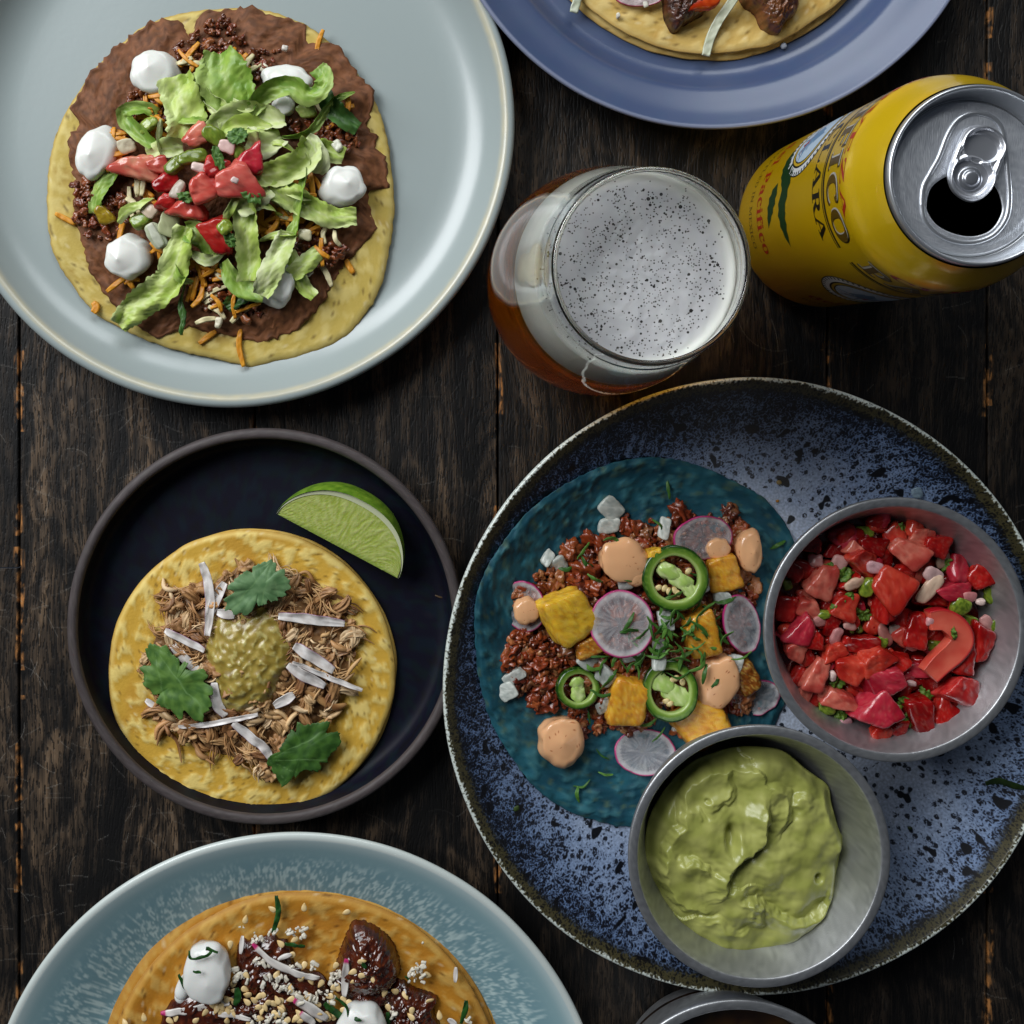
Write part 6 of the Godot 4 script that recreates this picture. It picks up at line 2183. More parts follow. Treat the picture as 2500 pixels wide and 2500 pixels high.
	for k in 170:
		var an := rr.randf() * TAU2
		var ra := sqrt(rr.randf()) * 37.5
		var h := liq + rr.randf_range(0.2, 3.4)
		var c := Vector3(cc.x - 1.2 + cos(an) * ra, h, cc.y - 1.4 + sin(an) * ra)
		var kind := rr.randi() % 9
		var cl: Array = [red, deep, oran, pale, red, deep, pink, [C(120, 138, 46), C(84, 104, 34)], [C(206, 150, 144), C(186, 120, 116)]][kind]
		var sz := rr.randf_range(1.3, 3.9) * (0.6 if kind > 6 else 1.0)
		dice("salsa_bit", c, Vector3(sz * rr.randf_range(0.7, 1.5), sz * 0.7, sz), rr.randf() * 360.0, rr.randf_range(-25, 25), rr.randf_range(-25, 25), cl[0], cl[1], "tomato", ["small green pepper or herb bit packed between the salsa's tomato chunks", "small onion bit packed between the salsa's tomato chunks", "small red tomato bit packed between the salsa's larger chunks"][kind - 7 if kind > 6 else 2], "salsa bit", ["small green bits in the salsa", "small onion bits in the salsa", "small tomato bits in the salsa"][kind - 7 if kind > 6 else 2], 4.0, 0.7, 7, 0.2)
	# one hooked slice of tomato wall
	mb = MB.new()
	var hook := [[1195, 935], [1290, 930], [1370, 985], [1395, 1060], [1350, 1130], [1270, 1200], [1195, 1280]]
	var pts := []
	for q in hook:
		pts.append(at(q[0], q[1], liq + 7.6))
	var hn := nz(811, 0.3, 2)
	ribbon(mb, pts, px(150, liq + 7.6), {"thick": 4.2, "m": 16, "n": 60, "taper": 0.2, "cup": 0.05, "jag": 0.0, "seed": 812, "col": func(s: float, t: float, _q): return C(226, 110, 88).lerp(C(206, 66, 54), clampf(0.5 + 0.5 * hn.get_noise_2d(t * 12.0, s * 2.0), 0.0, 1.0)).lerp(C(186, 30, 42), sst(0.74, 0.95, -s))})
	put("tomato_chunk", mb, mat("tomato"), pts[0] - Vector3(0, 5, 0), "hooked tomato slice at the right of the salsa", "tomato", "tomato chunks in the salsa bowl")
	for a in [[865, 605, 50, 40, 10, 8.0, C(224, 178, 182, 0.92), "pink onion chip on the light red tomato piece"], [1210, 740, 44, 110, 24, 7.2, C(234, 204, 176, 0.95), "large almond shaped onion sliver, upper right"], [1235, 655, 66, 50, 30, 7.6, C(222, 186, 182, 0.9), "pinkish onion chip above the large sliver"], [738, 706, 74, 34, -14, 6.4, C(236, 200, 172, 0.95), "cream onion sliver below the two herb leaves"], [706, 975, 44, 26, 6, 4.4, C(226, 176, 166, 0.92), "small onion chip left of the centre"], [520, 938, 50, 38, -14, 4.2, C(206, 142, 136, 0.88), "rosy onion piece at the left"], [640, 580, 50, 50, 30, 4.4, C(216, 164, 158, 0.88), "rosy onion piece at the upper left"], [620, 1040, 34, 60, 20, 4.0, C(206, 142, 140, 0.85), "rosy onion strip left of the dark skin"], [930, 1030, 34, 84, -36, 3.6, C(200, 134, 124, 0.86), "rosy onion strip in the salsa's centre"], [990, 1000, 40, 34, 0, 3.2, C(170, 150, 140, 0.8), "dim onion piece in the centre juice"], [1080, 1090, 60, 30, 30, 3.4, C(202, 142, 138, 0.85), "rosy onion strip below the tall glossy tomato"], [1290, 560, 56, 44, -20, 3.2, C(196, 170, 146, 0.82), "translucent onion piece at the upper right"], [1450, 790, 56, 36, 0, 6.4, C(214, 140, 140, 0.88), "pink onion piece beside the green dice"], [1570, 960, 36, 60, -40, 5.4, C(198, 146, 140, 0.86), "rosy onion strip at the far right"], [1095, 1335, 28, 20, 0, 5.4, C(222, 190, 184, 0.92), "small onion bit right of the magenta piece"], [1505, 1470, 26, 30, 20, 6.2, C(236, 206, 160, 0.95), "cream onion bit at the shiny cube's corner"], [600, 1290, 20, 34, 0, 6.4, C(236, 214, 206, 0.95), "white onion fleck left of the salmon piece"], [1060, 1215, 28, 22, 0, 3.6, C(222, 190, 180, 0.9), "tiny onion bit in the dark juice"], [680, 1580, 46, 28, 0, 2.6, C(196, 150, 156, 0.88), "lilac onion bits at the lower left wall"], [1210, 945, 26, 30, 0, 8.6, C(236, 176, 176, 0.9), "pale onion chip at the start of the hooked slice"], [1025, 1610, 34, 40, 20, 6.2, C(222, 120, 130, 0.9), "pink onion bit at the bottom"], [1530, 820, 26, 18, 0, 6.6, C(232, 206, 196, 0.95), "white onion fleck at the right"]]:
		var h: float = liq + a[5]
		dice("onion_bit", at(a[0], a[1], h), Vector3(px(a[2], h), 1.1, px(a[3], h)), -a[4], 12, -8, a[6], a[6] * Color(0.86, 0.8, 0.8, 1), "onion", a[7], "onion", "", 3.0, 0.5, 7)
	for a in [[1402, 850, 58, 56, 24, 7.2, "bright green jalapeno dice at the right"], [820, 730, 42, 66, 14, 6.0, "green jalapeno piece right of the cream onion sliver"], [1590, 770, 36, 64, -10, 5.0, "green pepper strip at the far right wall"], [1645, 990, 66, 56, 20, 4.6, "wet green pepper piece at the far right"], [565, 1490, 54, 40, 10, 3.4, "green jalapeno dice at the lower left wall"], [1240, 1100, 46, 40, 0, 3.2, "green pepper bit inside the hook"], [905, 1075, 36, 40, 20, 3.6, "green pepper bit in the centre"], [440, 850, 60, 36, 20, 3.6, "olive pepper piece at the left"], [990, 1500, 26, 50, 20, 5.6, "olive pepper bit beside the magenta cube"], [725, 1620, 60, 30, 0, 2.0, "dark green pepper at the bottom left wall"], [1430, 940, 80, 40, 10, 2.6, "dark green pepper behind the hooked slice"], [800, 380, 60, 36, 0, 1.6, "dark green pepper at the top wall"], [1130, 1260, 50, 36, 0, 1.8, "dark pepper bit in the shaded juice"], [540, 900, 46, 26, 0, 4.0, "olive pepper strip above the rosy onion"]]:
		var h: float = liq + a[5]
		dice("jalapeno_bit", at(a[0], a[1], h), Vector3(px(a[2], h), 1.7, px(a[3], h)), -a[4], 10, 8, C(134, 152, 50), C(82, 104, 32), "pepper", a[6] + " of the salsa", "jalapeno", "", 3.4, 0.6, 8)
	for a in [[600, 620, 46, 60, 4.6, "upper of two cilantro leaves at the salsa's left"], [690, 655, 62, 50, 5.4, "larger of two cilantro leaves at the salsa's left"], [706, 792, 50, 26, 6.8, "cilantro fleck on the orange red tomato cube"], [790, 895, 60, 46, 3.2, "dark cilantro leaf in the salsa's centre"], [1035, 392, 66, 46, 3.4, "cilantro leaf at the top wall of the salsa bowl"], [700, 430, 60, 46, 1.8, "shaded cilantro leaf at the upper left wall"], [1330, 600, 50, 50, 4.2, "wet cilantro leaf at the salsa's upper right"], [1120, 580, 50, 46, 4.4, "cilantro leaf below the large pale slice"], [630, 1320, 50, 60, 5.2, "cilantro leaf beside the salmon piece"], [1060, 1460, 36, 56, 7.0, "curled green cilantro leaf on the dark red slab"], [1200, 1390, 46, 50, 4.4, "cilantro leaf left of the shiny cube"], [660, 1520, 80, 40, 3.0, "cilantro leaves at the lower left wall"], [1075, 1570, 34, 60, 6.2, "dark cilantro leaf on the bottom right slab"], [1500, 1280, 40, 40, 2.4, "shaded cilantro leaf at the right wall"], [325, 930, 24, 30, 2.4, "cilantro bit at the far left wall"], [610, 865, 26, 20, 7.0, "tiny cilantro bit on the orange red cube"], [1420, 1475, 30, 24, 3.2, "tiny cilantro leaf under the shiny cube"], [1370, 1020, 20, 40, 10.5, "thin cilantro thread on the hooked slice"]]:
		var h: float = liq + a[4]
		var w := at(a[0], a[1], h)
		mb = MB.new()
		var ln := nz(int(a[0]) % 60 + 820, 0.4, 2)
		slice(mb, w, rot(a[1] * 3.0, 12, 8), circle_outline(px(a[2], h), 44, 0.3, int(a[0]), 1.6, px(a[3], h)), 8, 0.35, func(x, z, t): return 1.3 * ln.get_noise_2d(x, z) - 0.6 * t * t, func(x, z, _t, _s): return C(62, 98, 26).lerp(C(104, 132, 48), clampf(0.5 + 1.2 * ln.get_noise_2d(x * 2.0, z * 2.0), 0.0, 1.0)))
		put("cilantro_leaf", mb, mat("herb"), w, a[5], "cilantro")


# ---------------------------------------------------------------- guacamole

func build_guacamole():
	view(1500, 1720, 0.4037)
	var h0 := 32.0
	var c3 := at(815, 925, h0)
	var cc := Vector2(c3.x, c3.z)
	var out := polyline_outline(vec2s([820, 285, 950, 290, 1060, 320, 1180, 420, 1250, 470, 1320, 530, 1345, 650, 1390, 800, 1415, 860, 1385, 960, 1370, 1100, 1340, 1200, 1280, 1330, 1150, 1440, 1050, 1500, 900, 1545, 760, 1540, 600, 1500, 480, 1430, 400, 1370, 350, 1290, 290, 1190, 230, 1090, 210, 1000, 215, 830, 250, 690, 330, 560, 420, 450, 520, 370, 680, 310], h0), cc, 420, true)
	# folds left by the spoon: along each line the left side stands higher and falls off on the right
	var folds := []
	for f in [[[925, 540, 932, 700, 905, 850, 800, 930, 712, 1010, 690, 1110, 715, 1170], -2.4, 4.0], [[1190, 570, 1060, 450, 900, 392, 690, 398, 520, 445, 432, 550, 410, 740, 335, 850, 300, 1000, 330, 1150, 430, 1260, 560, 1290, 640, 1240], 1.7, 3.4], [[690, 400, 722, 480, 738, 565, 640, 620, 560, 640], -1.2, 2.8], [[880, 470, 1062, 535, 1078, 600, 1060, 720, 960, 860], -1.4, 3.4], [[770, 1200, 870, 1180, 892, 1260, 905, 1350, 780, 1310], -1.4, 2.8], [[1300, 560, 1345, 720, 1410, 850, 1385, 960], -1.0, 2.2], [[370, 980, 460, 948, 560, 990, 600, 1060], -1.3, 2.8], [[720, 1170, 900, 1215, 1090, 1320, 1250, 1290, 1365, 1120], -1.8, 3.4], [[440, 640, 520, 650, 560, 720], -0.9, 2.2], [[1080, 620, 1170, 560, 1240, 640], -0.8, 2.6], [[480, 1340, 640, 1310, 740, 1400, 860, 1350], -0.9, 2.4]]:
		var pv := []
		for q in vec2s(f[0], h0 + 4.0):
			pv.append(Vector3(q.x, 0, q.y))
		var sp := spline(pv, 26)
		var pl := PackedVector2Array()
		for q in sp:
			pl.append(Vector2(q.x, q.z))
		folds.append([pl, f[1], f[2]])
	var holes := []
	for q in [[712, 815, 36, 76, 5.0], [1250, 1068, 24, 26, 2.6], [572, 594, 16, 12, 1.0], [690, 1080, 20, 30, 1.6], [800, 590, 70, 90, 1.6], [520, 1080, 90, 60, 1.2]]:
		var w := at(q[0], q[1], h0 + 4.0)
		holes.append([Vector2(w.x, w.z), px(q[2], h0), px(q[3], h0), q[4]])
	var n1 := nz(851, 0.055, 2)
	var n2 := nz(852, 0.16, 2)
	var mb := MB.new()
	pat(mb, cc, out, 110, func(x: float, z: float, t: float):
		var p := Vector2(x, z)
		var wob := p + Vector2(n2.get_noise_2d(x, z), n2.get_noise_2d(x + 70.0, z)) * 1.2
		var h := h0 + 5.0 * (1.0 - t * t) + 1.8 * n1.get_noise_2d(x, z) + 0.22 * n2.get_noise_2d(x, z)
		for f in folds:
			var pl: PackedVector2Array = f[0]
			var best := 1e9
			var side := 0.0
			var fade := 1.0
			if wob.distance_squared_to(pl[13]) > 1200.0:
				continue
			for k in pl.size() - 1:
				var sg := pl[k + 1] - pl[k]
				var u := clampf((wob - pl[k]).dot(sg) / sg.length_squared(), 0.0, 1.0)
				var dd := wob.distance_squared_to(pl[k] + sg * u)
				if dd < best:
					best = dd
					side = sg.cross(wob - pl[k])
					# folds flatten out towards their ends
					var e := (k + u) / (pl.size() - 1.0)
					fade = sst(0.0, 0.18, e) * sst(1.0, 0.82, e)
			var d := sqrt(best)
			var wd: float = (f[2] as float) * 1.35
			if d < wd * 3.0:
				# a sharp step that fades away on both sides
				h += (f[1] as float) * exp(-pow(d / wd, 1.3)) * (-1.0 if side < 0.0 else 1.0) * -1.2 * sst(0.0, 1.5, d) * fade
		for q in holes:
			var e := (p - (q[0] as Vector2)) / Vector2(q[1], q[2])
			h -= (q[3] as float) * exp(-pow(e.length(), 3.0))
		return h - 3.6 * pow(sst(0.86, 1.0, t), 2.0), func(x, z): return h0 - 4.0 - 14.0 * (1.0 - Vector2(x, z).distance_to(cc) / 42.0), func(x, z, _t, _h): return C(170, 172, 96).lerp(C(150, 154, 78), clampf(0.5 + 1.4 * n2.get_noise_2d(x * 0.6, z * 0.6), 0.0, 1.0)), 0.5)
	put("guacamole", mb, mat("guac"), Vector3(cc.x, 16, cc.y), "smooth green guacamole swirled in its metal bowl", "guacamole")


# ---------------------------------------------------------------- the mole taco

var mole_c := Vector3.ZERO

func mole_ground(x: float, z: float) -> float:
	return 11.2


func mole_mass(list: Array, cx: float, cy: float, high: float, called: String, label: String, sd: int, rough := 1.0):
	var c3 := at(cx, cy, 12)
	var cc := Vector2(c3.x, c3.z)
	var out := polyline_outline(vec2s(list, 13.0), cc, 150, true)
	var n1 := nz(sd, 0.13, 3)
	var n2 := nz(sd + 1, 0.42, 2)
	for k in out.size():
		out[k] *= 1.0 + 0.05 * n1.get_noise_1d(k * 3.0)
	var mb := MB.new()
	pat(mb, cc, out, 60, func(x, z, t): return 11.4 + high * pow(maxf(0.0, 1.0 - pow(t, 2.6)), 0.6) + rough * (1.5 * n1.get_noise_2d(x, z) + 0.6 * n2.get_noise_2d(x, z)) * (1.0 - 0.6 * t), func(_x, _z): return 10.6, func(x, z, _t, _h): return C(86, 36, 18).lerp(C(52, 22, 14), clampf(0.5 + 1.2 * n1.get_noise_2d(x * 1.6, z * 1.6), 0.0, 1.0)).lerp(C(128, 66, 34), 0.5 * sst(0.3, 0.6, n2.get_noise_2d(x, z))), 0.4)
	put(called, mb, mat("mole"), Vector3(cc.x, 10.6, cc.y), label, "meat")


func build_mole_taco():
	view(0, 0, 1)
	var labs := ["lowest of three stacked orange corn tortillas on the aqua plate", "middle one of three stacked orange corn tortillas on the aqua plate", "top orange corn tortilla carrying the mole meat"]
	for k in 3:
		var c := at(740.0 + [8.0, -8.0, 0.0][k], 2650.0 + [-2.0, 4.0, 12.0][k], 8.0 + k * 1.5)
		var y0: float = 5.7 + k * 1.65
		c.y = y0
		var rr: float = [78.6, 78.2, 76.0][k]
		tortilla("corn_tortilla", c, circle_outline(rr, 280, 0.010, 901 + k, 1.0), 1.5, func(x, z): return y0 + 0.9 * sst(66.0, 75.0, Vector2(x - c.x, z - c.z).length()) * (1.0 if k == 2 else 0.4), C(188, 128, 40), C(206, 164, 84), C(150, 92, 30), 905 + k * 7, labs[k], "tortilla", "", 0.35, 80 if k == 2 else 40)
	view(250, 2130, 0.5176)
	mole_mass([640, 345, 720, 330, 800, 312, 880, 350, 905, 440, 1020, 490, 1070, 550, 1085, 640, 1100, 780, 700, 800, 300, 780, 318, 625, 420, 570, 560, 520, 625, 520], 720, 610, 5.0, "mole_meat", "dark mole coated meat in the middle of the mole taco", 930, 1.5)
	mole_mass([1190, 242, 1262, 250, 1350, 318, 1392, 400, 1402, 480, 1335, 560, 1200, 570, 1110, 490, 1124, 380, 1160, 290], 1260, 420, 9.5, "mole_meat", "glossy dark mole chunk standing out at the top", 934, 1.1)
	mole_mass([1330, 600, 1400, 520, 1480, 560, 1580, 600, 1560, 660, 1590, 780, 1350, 790], 1460, 680, 5.0, "mole_meat", "dark mole meat at the right of the mole taco", 938, 1.4)
	mole_mass([1090, 480, 1180, 520, 1330, 540, 1400, 560, 1330, 640, 1200, 620, 1090, 560], 1220, 570, 4.5, "mole_meat", "dark mole sauce below the glossy chunk", 942, 1.3)
	for a in [[505, 425, 110, 138, 0, 11.5, 18, 60, 31, "taller sour cream dollop at the left of the mole taco"], [1226, 690, 114, 116, 0, 11.5, 0, 30, 32, "sour cream dollop cut off by the bottom edge"]]:
		var c := at(a[0], a[1], 14.0)
		c.y = 11.8 if a[8] == 31 else 14.0
		c = at(a[0], a[1], c.y)
		var mb := MB.new()
		dollop(mb, c, px(a[2], 16), px(a[3], 16), a[4], a[5], Vector2(px(a[6], 20), px(a[7], 20)) * 0.5, a[8], func(_p, _f): return C(226, 226, 221), 0.35, 1.0)
		put("sour_cream_dollop", mb, mat("cream"), c, a[9], "sour cream", "sour cream dollops on the mole taco")
	var tail := MB.new()
	var tp := path_at([430, 470, 395, 520, 378, 560, 372, 585], [15.0, 12.6, 12.4, 12.2])
	tube(tail, tp, 3.0, 14, 30, func(_t, _j): return C(234, 234, 230), 0.2, 0.8)
	blob(tail, 8, tp[3], Basis.IDENTITY, Vector3(2.6, 1.8, 2.6), 2.0, 0.0, nz(1, 1.0), func(_l, _d, _s): return C(234, 234, 230))
	put("sour_cream_tail", tail, mat("cream"), tp[3], "drip of sour cream running from the taller dollop", "sour cream")
	var top_at := func(x: float, z: float) -> float:
		var p := Vector2(x, z)
		var best := 13.4
		for q in [[1260, 420, 150.0, 21.0], [760, 620, 330.0, 16.4], [1460, 690, 110.0, 16.2], [1220, 570, 140.0, 16.4]]:
			var w := at(q[0], q[1], 14)
			var d := p.distance_to(Vector2(w.x, w.z)) / px(q[2], 14)
			if d < 1.0:
				best = maxf(best, lerpf(13.2, q[3], sqrt(1.0 - d * d)))
		return best
	# strips of radish with pink ends
	for a in [[[708, 335, 800, 420, 930, 482, 1025, 496], 32, 1.6, "longest pink ended radish strip across the middle"], [[275, 668, 420, 646, 600, 612], 34, 1.0, "pink ended radish strip at the lower left"], [[1152, 408, 1146, 500, 1140, 584], 38, 1.6, "upright pink topped radish strip left of the glossy chunk"], [[905, 598, 980, 640, 1062, 692], 52, 1.6, "broad pink edged radish strip in the middle"], [[520, 662, 600, 672, 700, 690], 26, 1.0, "thin white radish strip below the left dollop"], [[662, 298, 652, 384], 24, 0.8, "short white radish strip beside the left dollop"], [[1668, 448, 1664, 515], 22, 0.6, "short pale strip alone at the right"], [[935, 660, 1000, 715], 40, 1.8, "pink tipped radish strip at the bottom edge"], [[828, 412, 892, 384], 22, 1.2, "small strip above the longest radish strip"], [[1630, 690, 1670, 715], 30, 0.6, "pale strip at the bottom right of the taco"]]:
		var pts := path_at(a[0], [14.0])
		for k in pts.size():
			pts[k] = at(a[0][k * 2], a[0][k * 2 + 1], (top_at.call(pts[k].x, pts[k].z) as float) + a[2])
		var pinky: bool = "pink" in a[3]
		shred("radish_strip", pts, px(a[1], 14) * 0.95, 0.5, C(226, 222, 214, 0.96), C(206, 196, 190, 0.9), "onion", a[3], "radish", "radish strips on the mole taco", {"m": 6, "taper": 0.5, "jag": 0.04, "ruffle": 0.5, "ro": 1, "rf": 0.1, "col": func(s: float, t: float, _q): return C(190, 52, 112) if pinky and t < 0.07 else C(230, 226, 220, 0.96).lerp(C(206, 198, 192, 0.9), 0.5 + 0.5 * s)})
	# sesame
	var r := RandomNumberGenerator.new()
	r.seed = 43
	var seed_mb := MB.new()
	var sn := nz(1, 1.0)
	blob(seed_mb, 5, Vector3.ZERO, Basis.IDENTITY, Vector3(1.75, 0.5, 1.05), 2.0, 0.0, sn, func(_l, d: Vector3, _s): return C(232, 204, 148).lerp(C(206, 164, 96), sst(0.2, 1.0, d.x)))
	for k in seed_mb.v.size():
		var q := seed_mb.v[k]
		seed_mb.v[k] = Vector3(q.x, q.y, q.z * (1.0 - 0.26 * q.x))
	var first: MeshInstance3D = null
	var seeds := []
	for k in 84:
		var zx := r.randfn(790, 200)
		var zy := r.randfn(655, 66)
		if zy < 720 and zx > 290:
			seeds.append([zx, zy, ""])
	for q in [[1140, 600], [1180, 470], [1188, 512], [1228, 486], [1285, 510], [1100, 440], [1225, 420], [1095, 545], [1380, 560], [1430, 580], [1545, 605], [1350, 640], [1460, 655], [1455, 680], [1590, 672], [1330, 570], [620, 525], [680, 485], [840, 335], [890, 390], [950, 440], [905, 318], [940, 500], [985, 512], [1030, 525], [345, 690], [320, 700], [445, 695]]:
		seeds.append([q[0], q[1], "m"])
	for q in [[800, 172, "sesame seed left of the tall green shred at the taco's top"], [952, 163, "sesame seed right of the tall green shred near the rim"], [1150, 188, "plump sesame seed alone at the upper right of the tortilla"], [676, 220, "sesame seed at the upper left of the tortilla"], [196, 682, "sesame seed alone at the lower left of the tortilla"], [1534, 484, "sesame seed right of the white cheese clump"], [105, 708, "sesame seed at the tortilla's far left rim"], [604, 342, "sesame seed touching the taller dollop's right side"]]:
		seeds.append(q)
	for s in seeds:
		var p := at(s[0], s[1], 15)
		p = at(s[0], s[1], (top_at.call(p.x, p.z) as float) + r.randf_range(0.2, 1.4))
		var o: MeshInstance3D
		var lone: bool = s[2].length() > 3
		var lab: String = s[2] if lone else "pale sesame seed among many sprinkled over the mole meat"
		if first == null:
			first = put("sesame_seed", seed_mb, mat("seed"), Vector3.ZERO, lab, "sesame seed", "sesame seeds on the mole taco")
			o = first
		else:
			o = first.duplicate()
			o.name = numbered("sesame_seed")
			add_child(o, true)
			o.set_meta("label", lab)
		if lone:
			o.remove_meta("group")
		else:
			o.set_meta("group", "sesame seeds on the mole taco")
		o.position = p * 0.001
		o.rotation = Vector3(r.randfn(0, 0.2), r.randf() * TAU2, r.randfn(0, 0.2))
	# crumbled white cheese
	for a in [[915, 285, 50, 26, 12, "white cheese crumbs right of the tall green shred"], [1478, 470, 42, 50, 16, "large clump of white cheese crumbs right of the glossy chunk"], [1000, 585, 90, 30, 22, "white cheese crumbs above the broad radish strip"], [790, 690, 90, 30, 18, "white cheese crumbs at the bottom middle"], [650, 490, 34, 34, 9, "white cheese crumbs beside the taller dollop"], [755, 422, 40, 16, 8, "white cheese crumbs above the middle meat"], [815, 520, 60, 30, 12, "white cheese crumbs in the middle of the meat"], [870, 545, 40, 24, 8, "white cheese crumbs right of the middle"], [735, 320, 30, 12, 5, "white cheese crumbs at the top of the longest strip"], [1100, 495, 30, 40, 10, "white cheese crumbs left of the upright strip"], [760, 292, 60, 14, 4, "loose cheese crumbs on the tortilla below the tall shred"], [1510, 342, 14, 10, 1, "single cheese crumb at the upper right"], [1005, 440, 18, 12, 3, "cheese crumbs right of the longest strip's middle"], [1374, 668, 22, 22, 5, "cheese crumbs right of the lower dollop"], [905, 430, 26, 16, 3, "cheese crumbs below the small strip"], [1720, 690, 20, 20, 2, "cheese crumbs beside the right green shred"], [660, 262, 14, 10, 2, "tiny cheese crumbs at the upper left"]]:
		var mb := MB.new()
		for k in int(a[4] * 1.6):
			var zx: float = a[0] + r.randf_range(-1, 1) * a[2]
			var zy: float = a[1] + r.randf_range(-1, 1) * a[3]
			var p := at(zx, zy, 15)
			p = at(zx, zy, (top_at.call(p.x, p.z) as float) + r.randf_range(0.1, 1.6))
			var s := r.randf_range(0.25, 1.0)
			blob(mb, 4, p, rot(r.randf() * 360, r.randf_range(-30, 30)), Vector3(s * r.randf_range(0.8, 2.0), s * 0.6, s * r.randf_range(0.5, 1.0)), 6.0, 0.4, nz(950, 0.6), func(_l, _d, q): return C(232, 226, 212).lerp(C(208, 198, 178), 0.5 + q))
		put("cheese_crumbs", mb, mat("cheese"), at(a[0], a[1], 14), a[5], "cheese", "", "stuff")
	# herb shreds
	for a in [[[820, 110, 830, 190, 804, 285], 26, 0.8, "tall dark green shred at the top of the mole taco"], [[410, 370, 416, 406, 470, 400, 512, 376, 490, 356, 546, 376], 14, 10.0, "zigzag green shred on the taller sour cream dollop"], [[360, 480, 390, 540, 428, 586], 16, 2.4, "thin green shred left of the taller dollop's drip"], [[428, 464, 466, 472], 12, 11.0, "tiny green fleck on the taller dollop"], [[860, 335, 910, 344, 956, 348], 18, 1.0, "green shred under the upper cheese crumbs"], [[632, 545, 640, 585, 624, 626], 32, 1.8, "broad green shred right of the taller dollop's foot"], [[1048, 618, 1100, 660, 1162, 712], 30, 2.6, "broad green shred left of the lower dollop"], [[1100, 588, 1150, 632, 1164, 695], 12, 9.0, "thin curved green shred on the lower dollop's edge"], [[1188, 692, 1222, 697], 14, 12.0, "tiny green fleck on the lower dollop"], [[1716, 605, 1712, 650, 1692, 712], 26, 0.8, "dark green shred at the right of the tortilla"], [[1222, 424, 1246, 452], 18, 1.4, "tiny green shred on the glossy chunk"], [[1428, 488, 1455, 515], 12, 1.2, "thin green shred beside the white cheese clump"], [[1345, 660, 1350, 715], 22, 2.6, "green shred right of the lower dollop"]]:
		var pts := path_at(a[0], [14.0])
		for k in pts.size():
			var y: float = top_at.call(pts[k].x, pts[k].z)
			if a[2] > 8.0:
				y = 13.4
			pts[k] = at(a[0][k * 2], a[0][k * 2 + 1], y + a[2])
		shred("cilantro_shred", pts, px(a[1], 14), 0.3, C(40, 88, 32), C(26, 62, 22), "herb", a[3], "cilantro", "", {"taper": 0.4, "ruffle": 0.6})


# ---------------------------------------------------------------- the steak taco

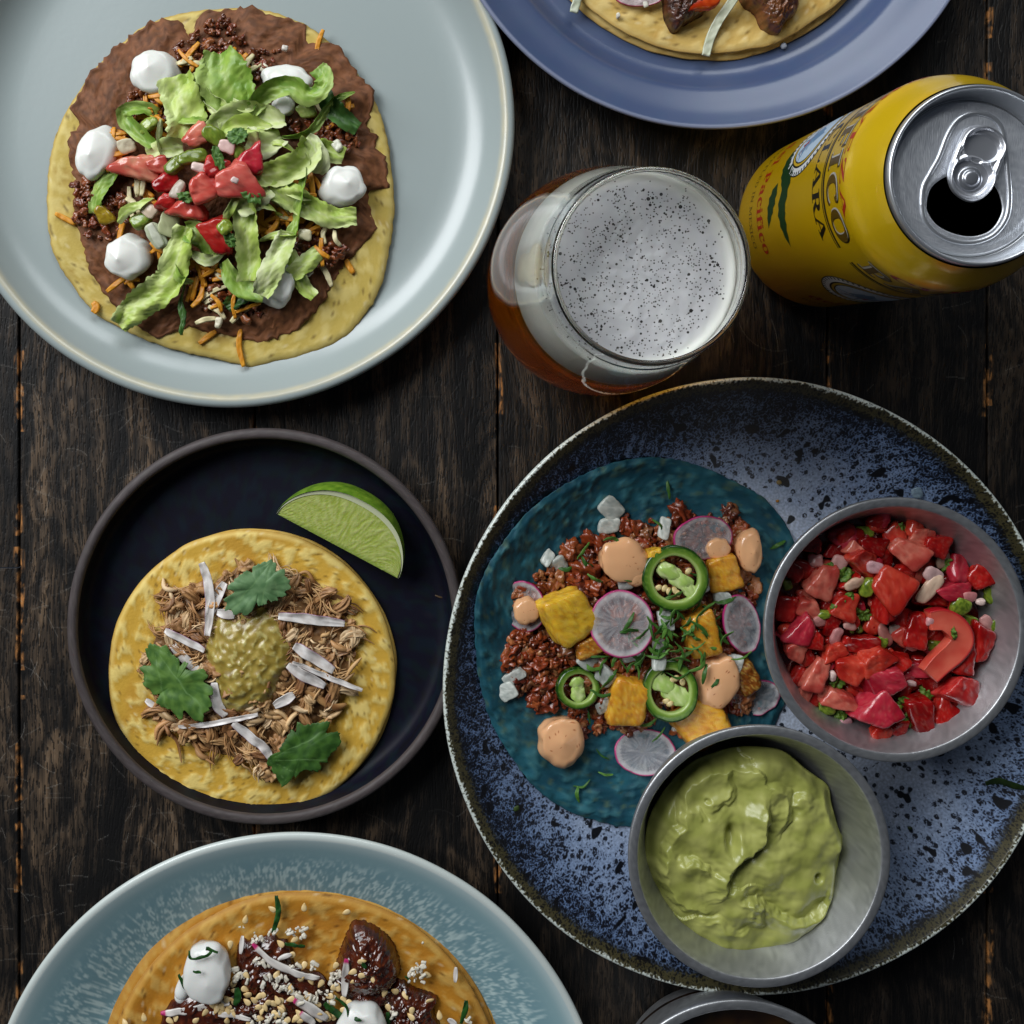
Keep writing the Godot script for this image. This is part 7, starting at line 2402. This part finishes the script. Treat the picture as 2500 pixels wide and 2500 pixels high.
func build_steak_taco():
	view(0, 0, 1)
	var labs := ["lower pale corn tortilla under the steak at the top edge", "upper pale corn tortilla carrying steak at the top edge"]
	for k in 2:
		var c := at(1735.0, -318.0 - k * 8.0, 9.0)
		var y0 := 6.0 + k * 1.6
		c.y = y0
		var b := nz(960 + k, 0.03, 2)
		tortilla("corn_tortilla", c, circle_outline(73.0 - k * 0.8, 260, 0.016, 961 + k, 1.4), 1.3, func(x, z): return y0 + 0.5 * b.get_noise_2d(x, z) + 1.2 * sst(60.0, 73.0, Vector2(x - c.x, z - c.z).length()) * k, C(200, 168, 92), C(216, 190, 122), C(182, 138, 62), 965 + k * 5, labs[k], "tortilla", "", 0.4, 70)
	view(1300, 0, 0.4658)
	for a in [[[690, -120, 700, 40, 708, 92, 742, 156, 776, 152, 790, 130, 850, 92, 905, 60, 930, 0, 900, -120], 800, -10, 8.0, "darker steak piece left of the white onion strip"], [[1090, -140, 1110, 0, 1180, 60, 1212, 130, 1250, 165, 1300, 170, 1332, 112, 1385, 70, 1402, 0, 1380, -140], 1250, -10, 9.0, "lighter brown steak piece right of the white onion strip"]]:
		var c3 := at(a[1], a[2], 13)
		var cc := Vector2(c3.x, c3.z)
		var out := polyline_outline(vec2s(a[0], 13.0), cc, 140, true)
		var n1 := nz(int(a[1]), 0.3, 3)
		var n2 := nz(int(a[1]) + 1, 0.9, 2)
		var mb := MB.new()
		var light: bool = a[1] > 1000
		pat(mb, cc, out, 50, func(x, z, t): return 9.6 + (a[3] as float) * pow(maxf(0.0, 1.0 - pow(t, 3.0)), 0.5) + 1.1 * n1.get_noise_2d(x, z) + 0.35 * n2.get_noise_2d(x, z), func(_x, _z): return 9.0, func(x, z, _t, _h): return (C(126, 78, 46) if light else C(86, 48, 32)).lerp(C(86, 50, 30) if light else C(52, 30, 22), clampf(0.5 + 1.3 * n1.get_noise_2d(x * 1.3, z * 1.3), 0.0, 1.0)), 0.4)
		put("steak_piece", mb, mat("meat"), Vector3(cc.x, 9, cc.y), a[4], "steak", "steak pieces on the top taco")
	dice("red_pepper_piece", at(872, 0, 15), Vector3(7.5, 2.2, 4.2), 10, 0, 6, C(198, 74, 26), C(166, 44, 18), "pepper", "orange red pepper piece on the darker steak", "pepper", "", 4.0, 0.8)
	shred("onion_strip", path_at([1090, -60, 1040, 15, 975, 110, 930, 205, 908, 292], [15.0, 14.0, 12.0, 10.8, 10.4]), px(48, 12), 1.0, C(214, 218, 196, 0.94), C(196, 202, 176, 0.9), "onion", "long white onion strip hanging down between the two steak pieces", "onion", "", {"m": 8, "taper": 0.12, "cup": 0.05, "jag": 0.04})
	shred("onion_strip", path_at([250, -60, 232, 10, 215, 66], [12.0, 11.0, 10.5]), px(46, 12), 1.0, C(206, 212, 192, 0.94), C(190, 198, 172, 0.9), "onion", "white onion strip end at the taco's left edge", "onion", "", {"m": 6, "taper": 0.1})
	var c := at(560, -22, 12)
	var mb := MB.new()
	var rd := nz(980, 1.0, 3)
	slice(mb, c, rot(0, 6, 4), circle_outline(px(130, 12), 80, 0.02, 3, 1.0, px(54, 12)), 20, 0.9, func(x, z, t): return 1.2 * rd.get_noise_2d(x * 0.12, z * 0.12) * t, func(x, z, t, _s): return C(216, 202, 200, 0.8).lerp(C(190, 172, 172, 0.7), 0.5 + rd.get_noise_2d(x, z)).lerp(C(176, 44, 92, 1), sst(0.92, 0.96, t)))
	put("radish_slice", mb, mat("radish"), c, "radish slice at the top edge left of the darker steak", "radish")
	for a in [[590, 18, 14, 22, "white crumb on the radish slice at the top edge"], [449, 80, 9, 13, "tiny white crumb on the tortilla left of the steak"]]:
		dice("cheese_crumb", at(a[0], a[1], 11.5), Vector3(px(a[2], 11), 0.9, px(a[3], 11)), 20, 0, 0, C(226, 222, 208), C(206, 200, 184), "cheese", a[4], "cheese", "", 4.0, 0.4, 6)


# ---------------------------------------------------------------- stray crumbs

func build_crumbs():
	view(1300, 0, 0.4658)
	dice("onion_crumb", at(1315, 240, 6.8), Vector3(1.1, 0.8, 1.1), 20, 0, 0, C(186, 194, 206, 0.85), C(166, 174, 190, 0.8), "onion", "tiny white crumb on the lavender plate below the tortilla", "crumb", "", 3.0, 0.3, 6)
	view(0, 0, 0.5176)
	dice("dark_crumb", at(180, 1277, 5.6), Vector3(0.9, 0.5, 0.5), 20, 0, 0, C(70, 58, 20), C(40, 34, 16), "crumbs", "tiny dark crumb on the pale grey plate left of the tortilla", "crumb", "", 2.5, 0.3, 6)
	view(100, 1000, 0.5694)
	shred("herb_thread", path_at([1690, 796, 1725, 806, 1757, 790], [6.0]), 0.7, 0.4, C(86, 66, 40), C(60, 44, 28), "crumbs", "thin brown thread on the dark plate's right side", "crumb")
	view(1050, 900, 0.8024)
	dice("onion_chip", at(1482, 378, 15), Vector3(2.6, 0.8, 2.0), 10, 0, -20, C(150, 172, 186, 0.8), C(120, 140, 156, 0.75), "onion", "translucent onion bit on the speckled plate above the salsa bowl", "onion", "", 3.0, 0.4, 6)
	for a in [[1062, 346, 0.9, C(150, 130, 80), "tan crumb on the speckled plate right of the blue tortilla"], [1057, 402, 0.7, C(176, 120, 30), "orange crumb on the speckled plate left of the salsa bowl"], [1460, 1398, 0.8, C(40, 56, 20), "dark green crumb on the pale glaze right of the guacamole bowl"], [262, 1338, 1.2, C(50, 72, 20), "green herb crumb on the plate's lower left"]]:
		var w := at(a[0], a[1], 6.0)
		var d := Vector2(w.x - speckled_c.x, w.z - speckled_c.z).length()
		w = at(a[0], a[1], speckled_h(d) + 0.5)
		dice("food_crumb", w, Vector3(a[2], 0.5, a[2] * 0.8), 20, 0, 0, a[3], a[3] * 0.7, "crumbs", a[4], "crumb", "", 3.0, 0.3, 6)
	var wp := at(1745, 1262, 10)
	var hh := speckled_h(Vector2(wp.x - speckled_c.x, wp.z - speckled_c.z).length()) + 0.8
	shred("cilantro_shred", path_at([1690, 1262, 1730, 1254, 1775, 1268, 1810, 1276], [hh]), 2.4, 0.3, C(34, 52, 22), C(22, 38, 16), "herb", "dark cilantro shred on the speckled plate at the right edge", "cilantro")
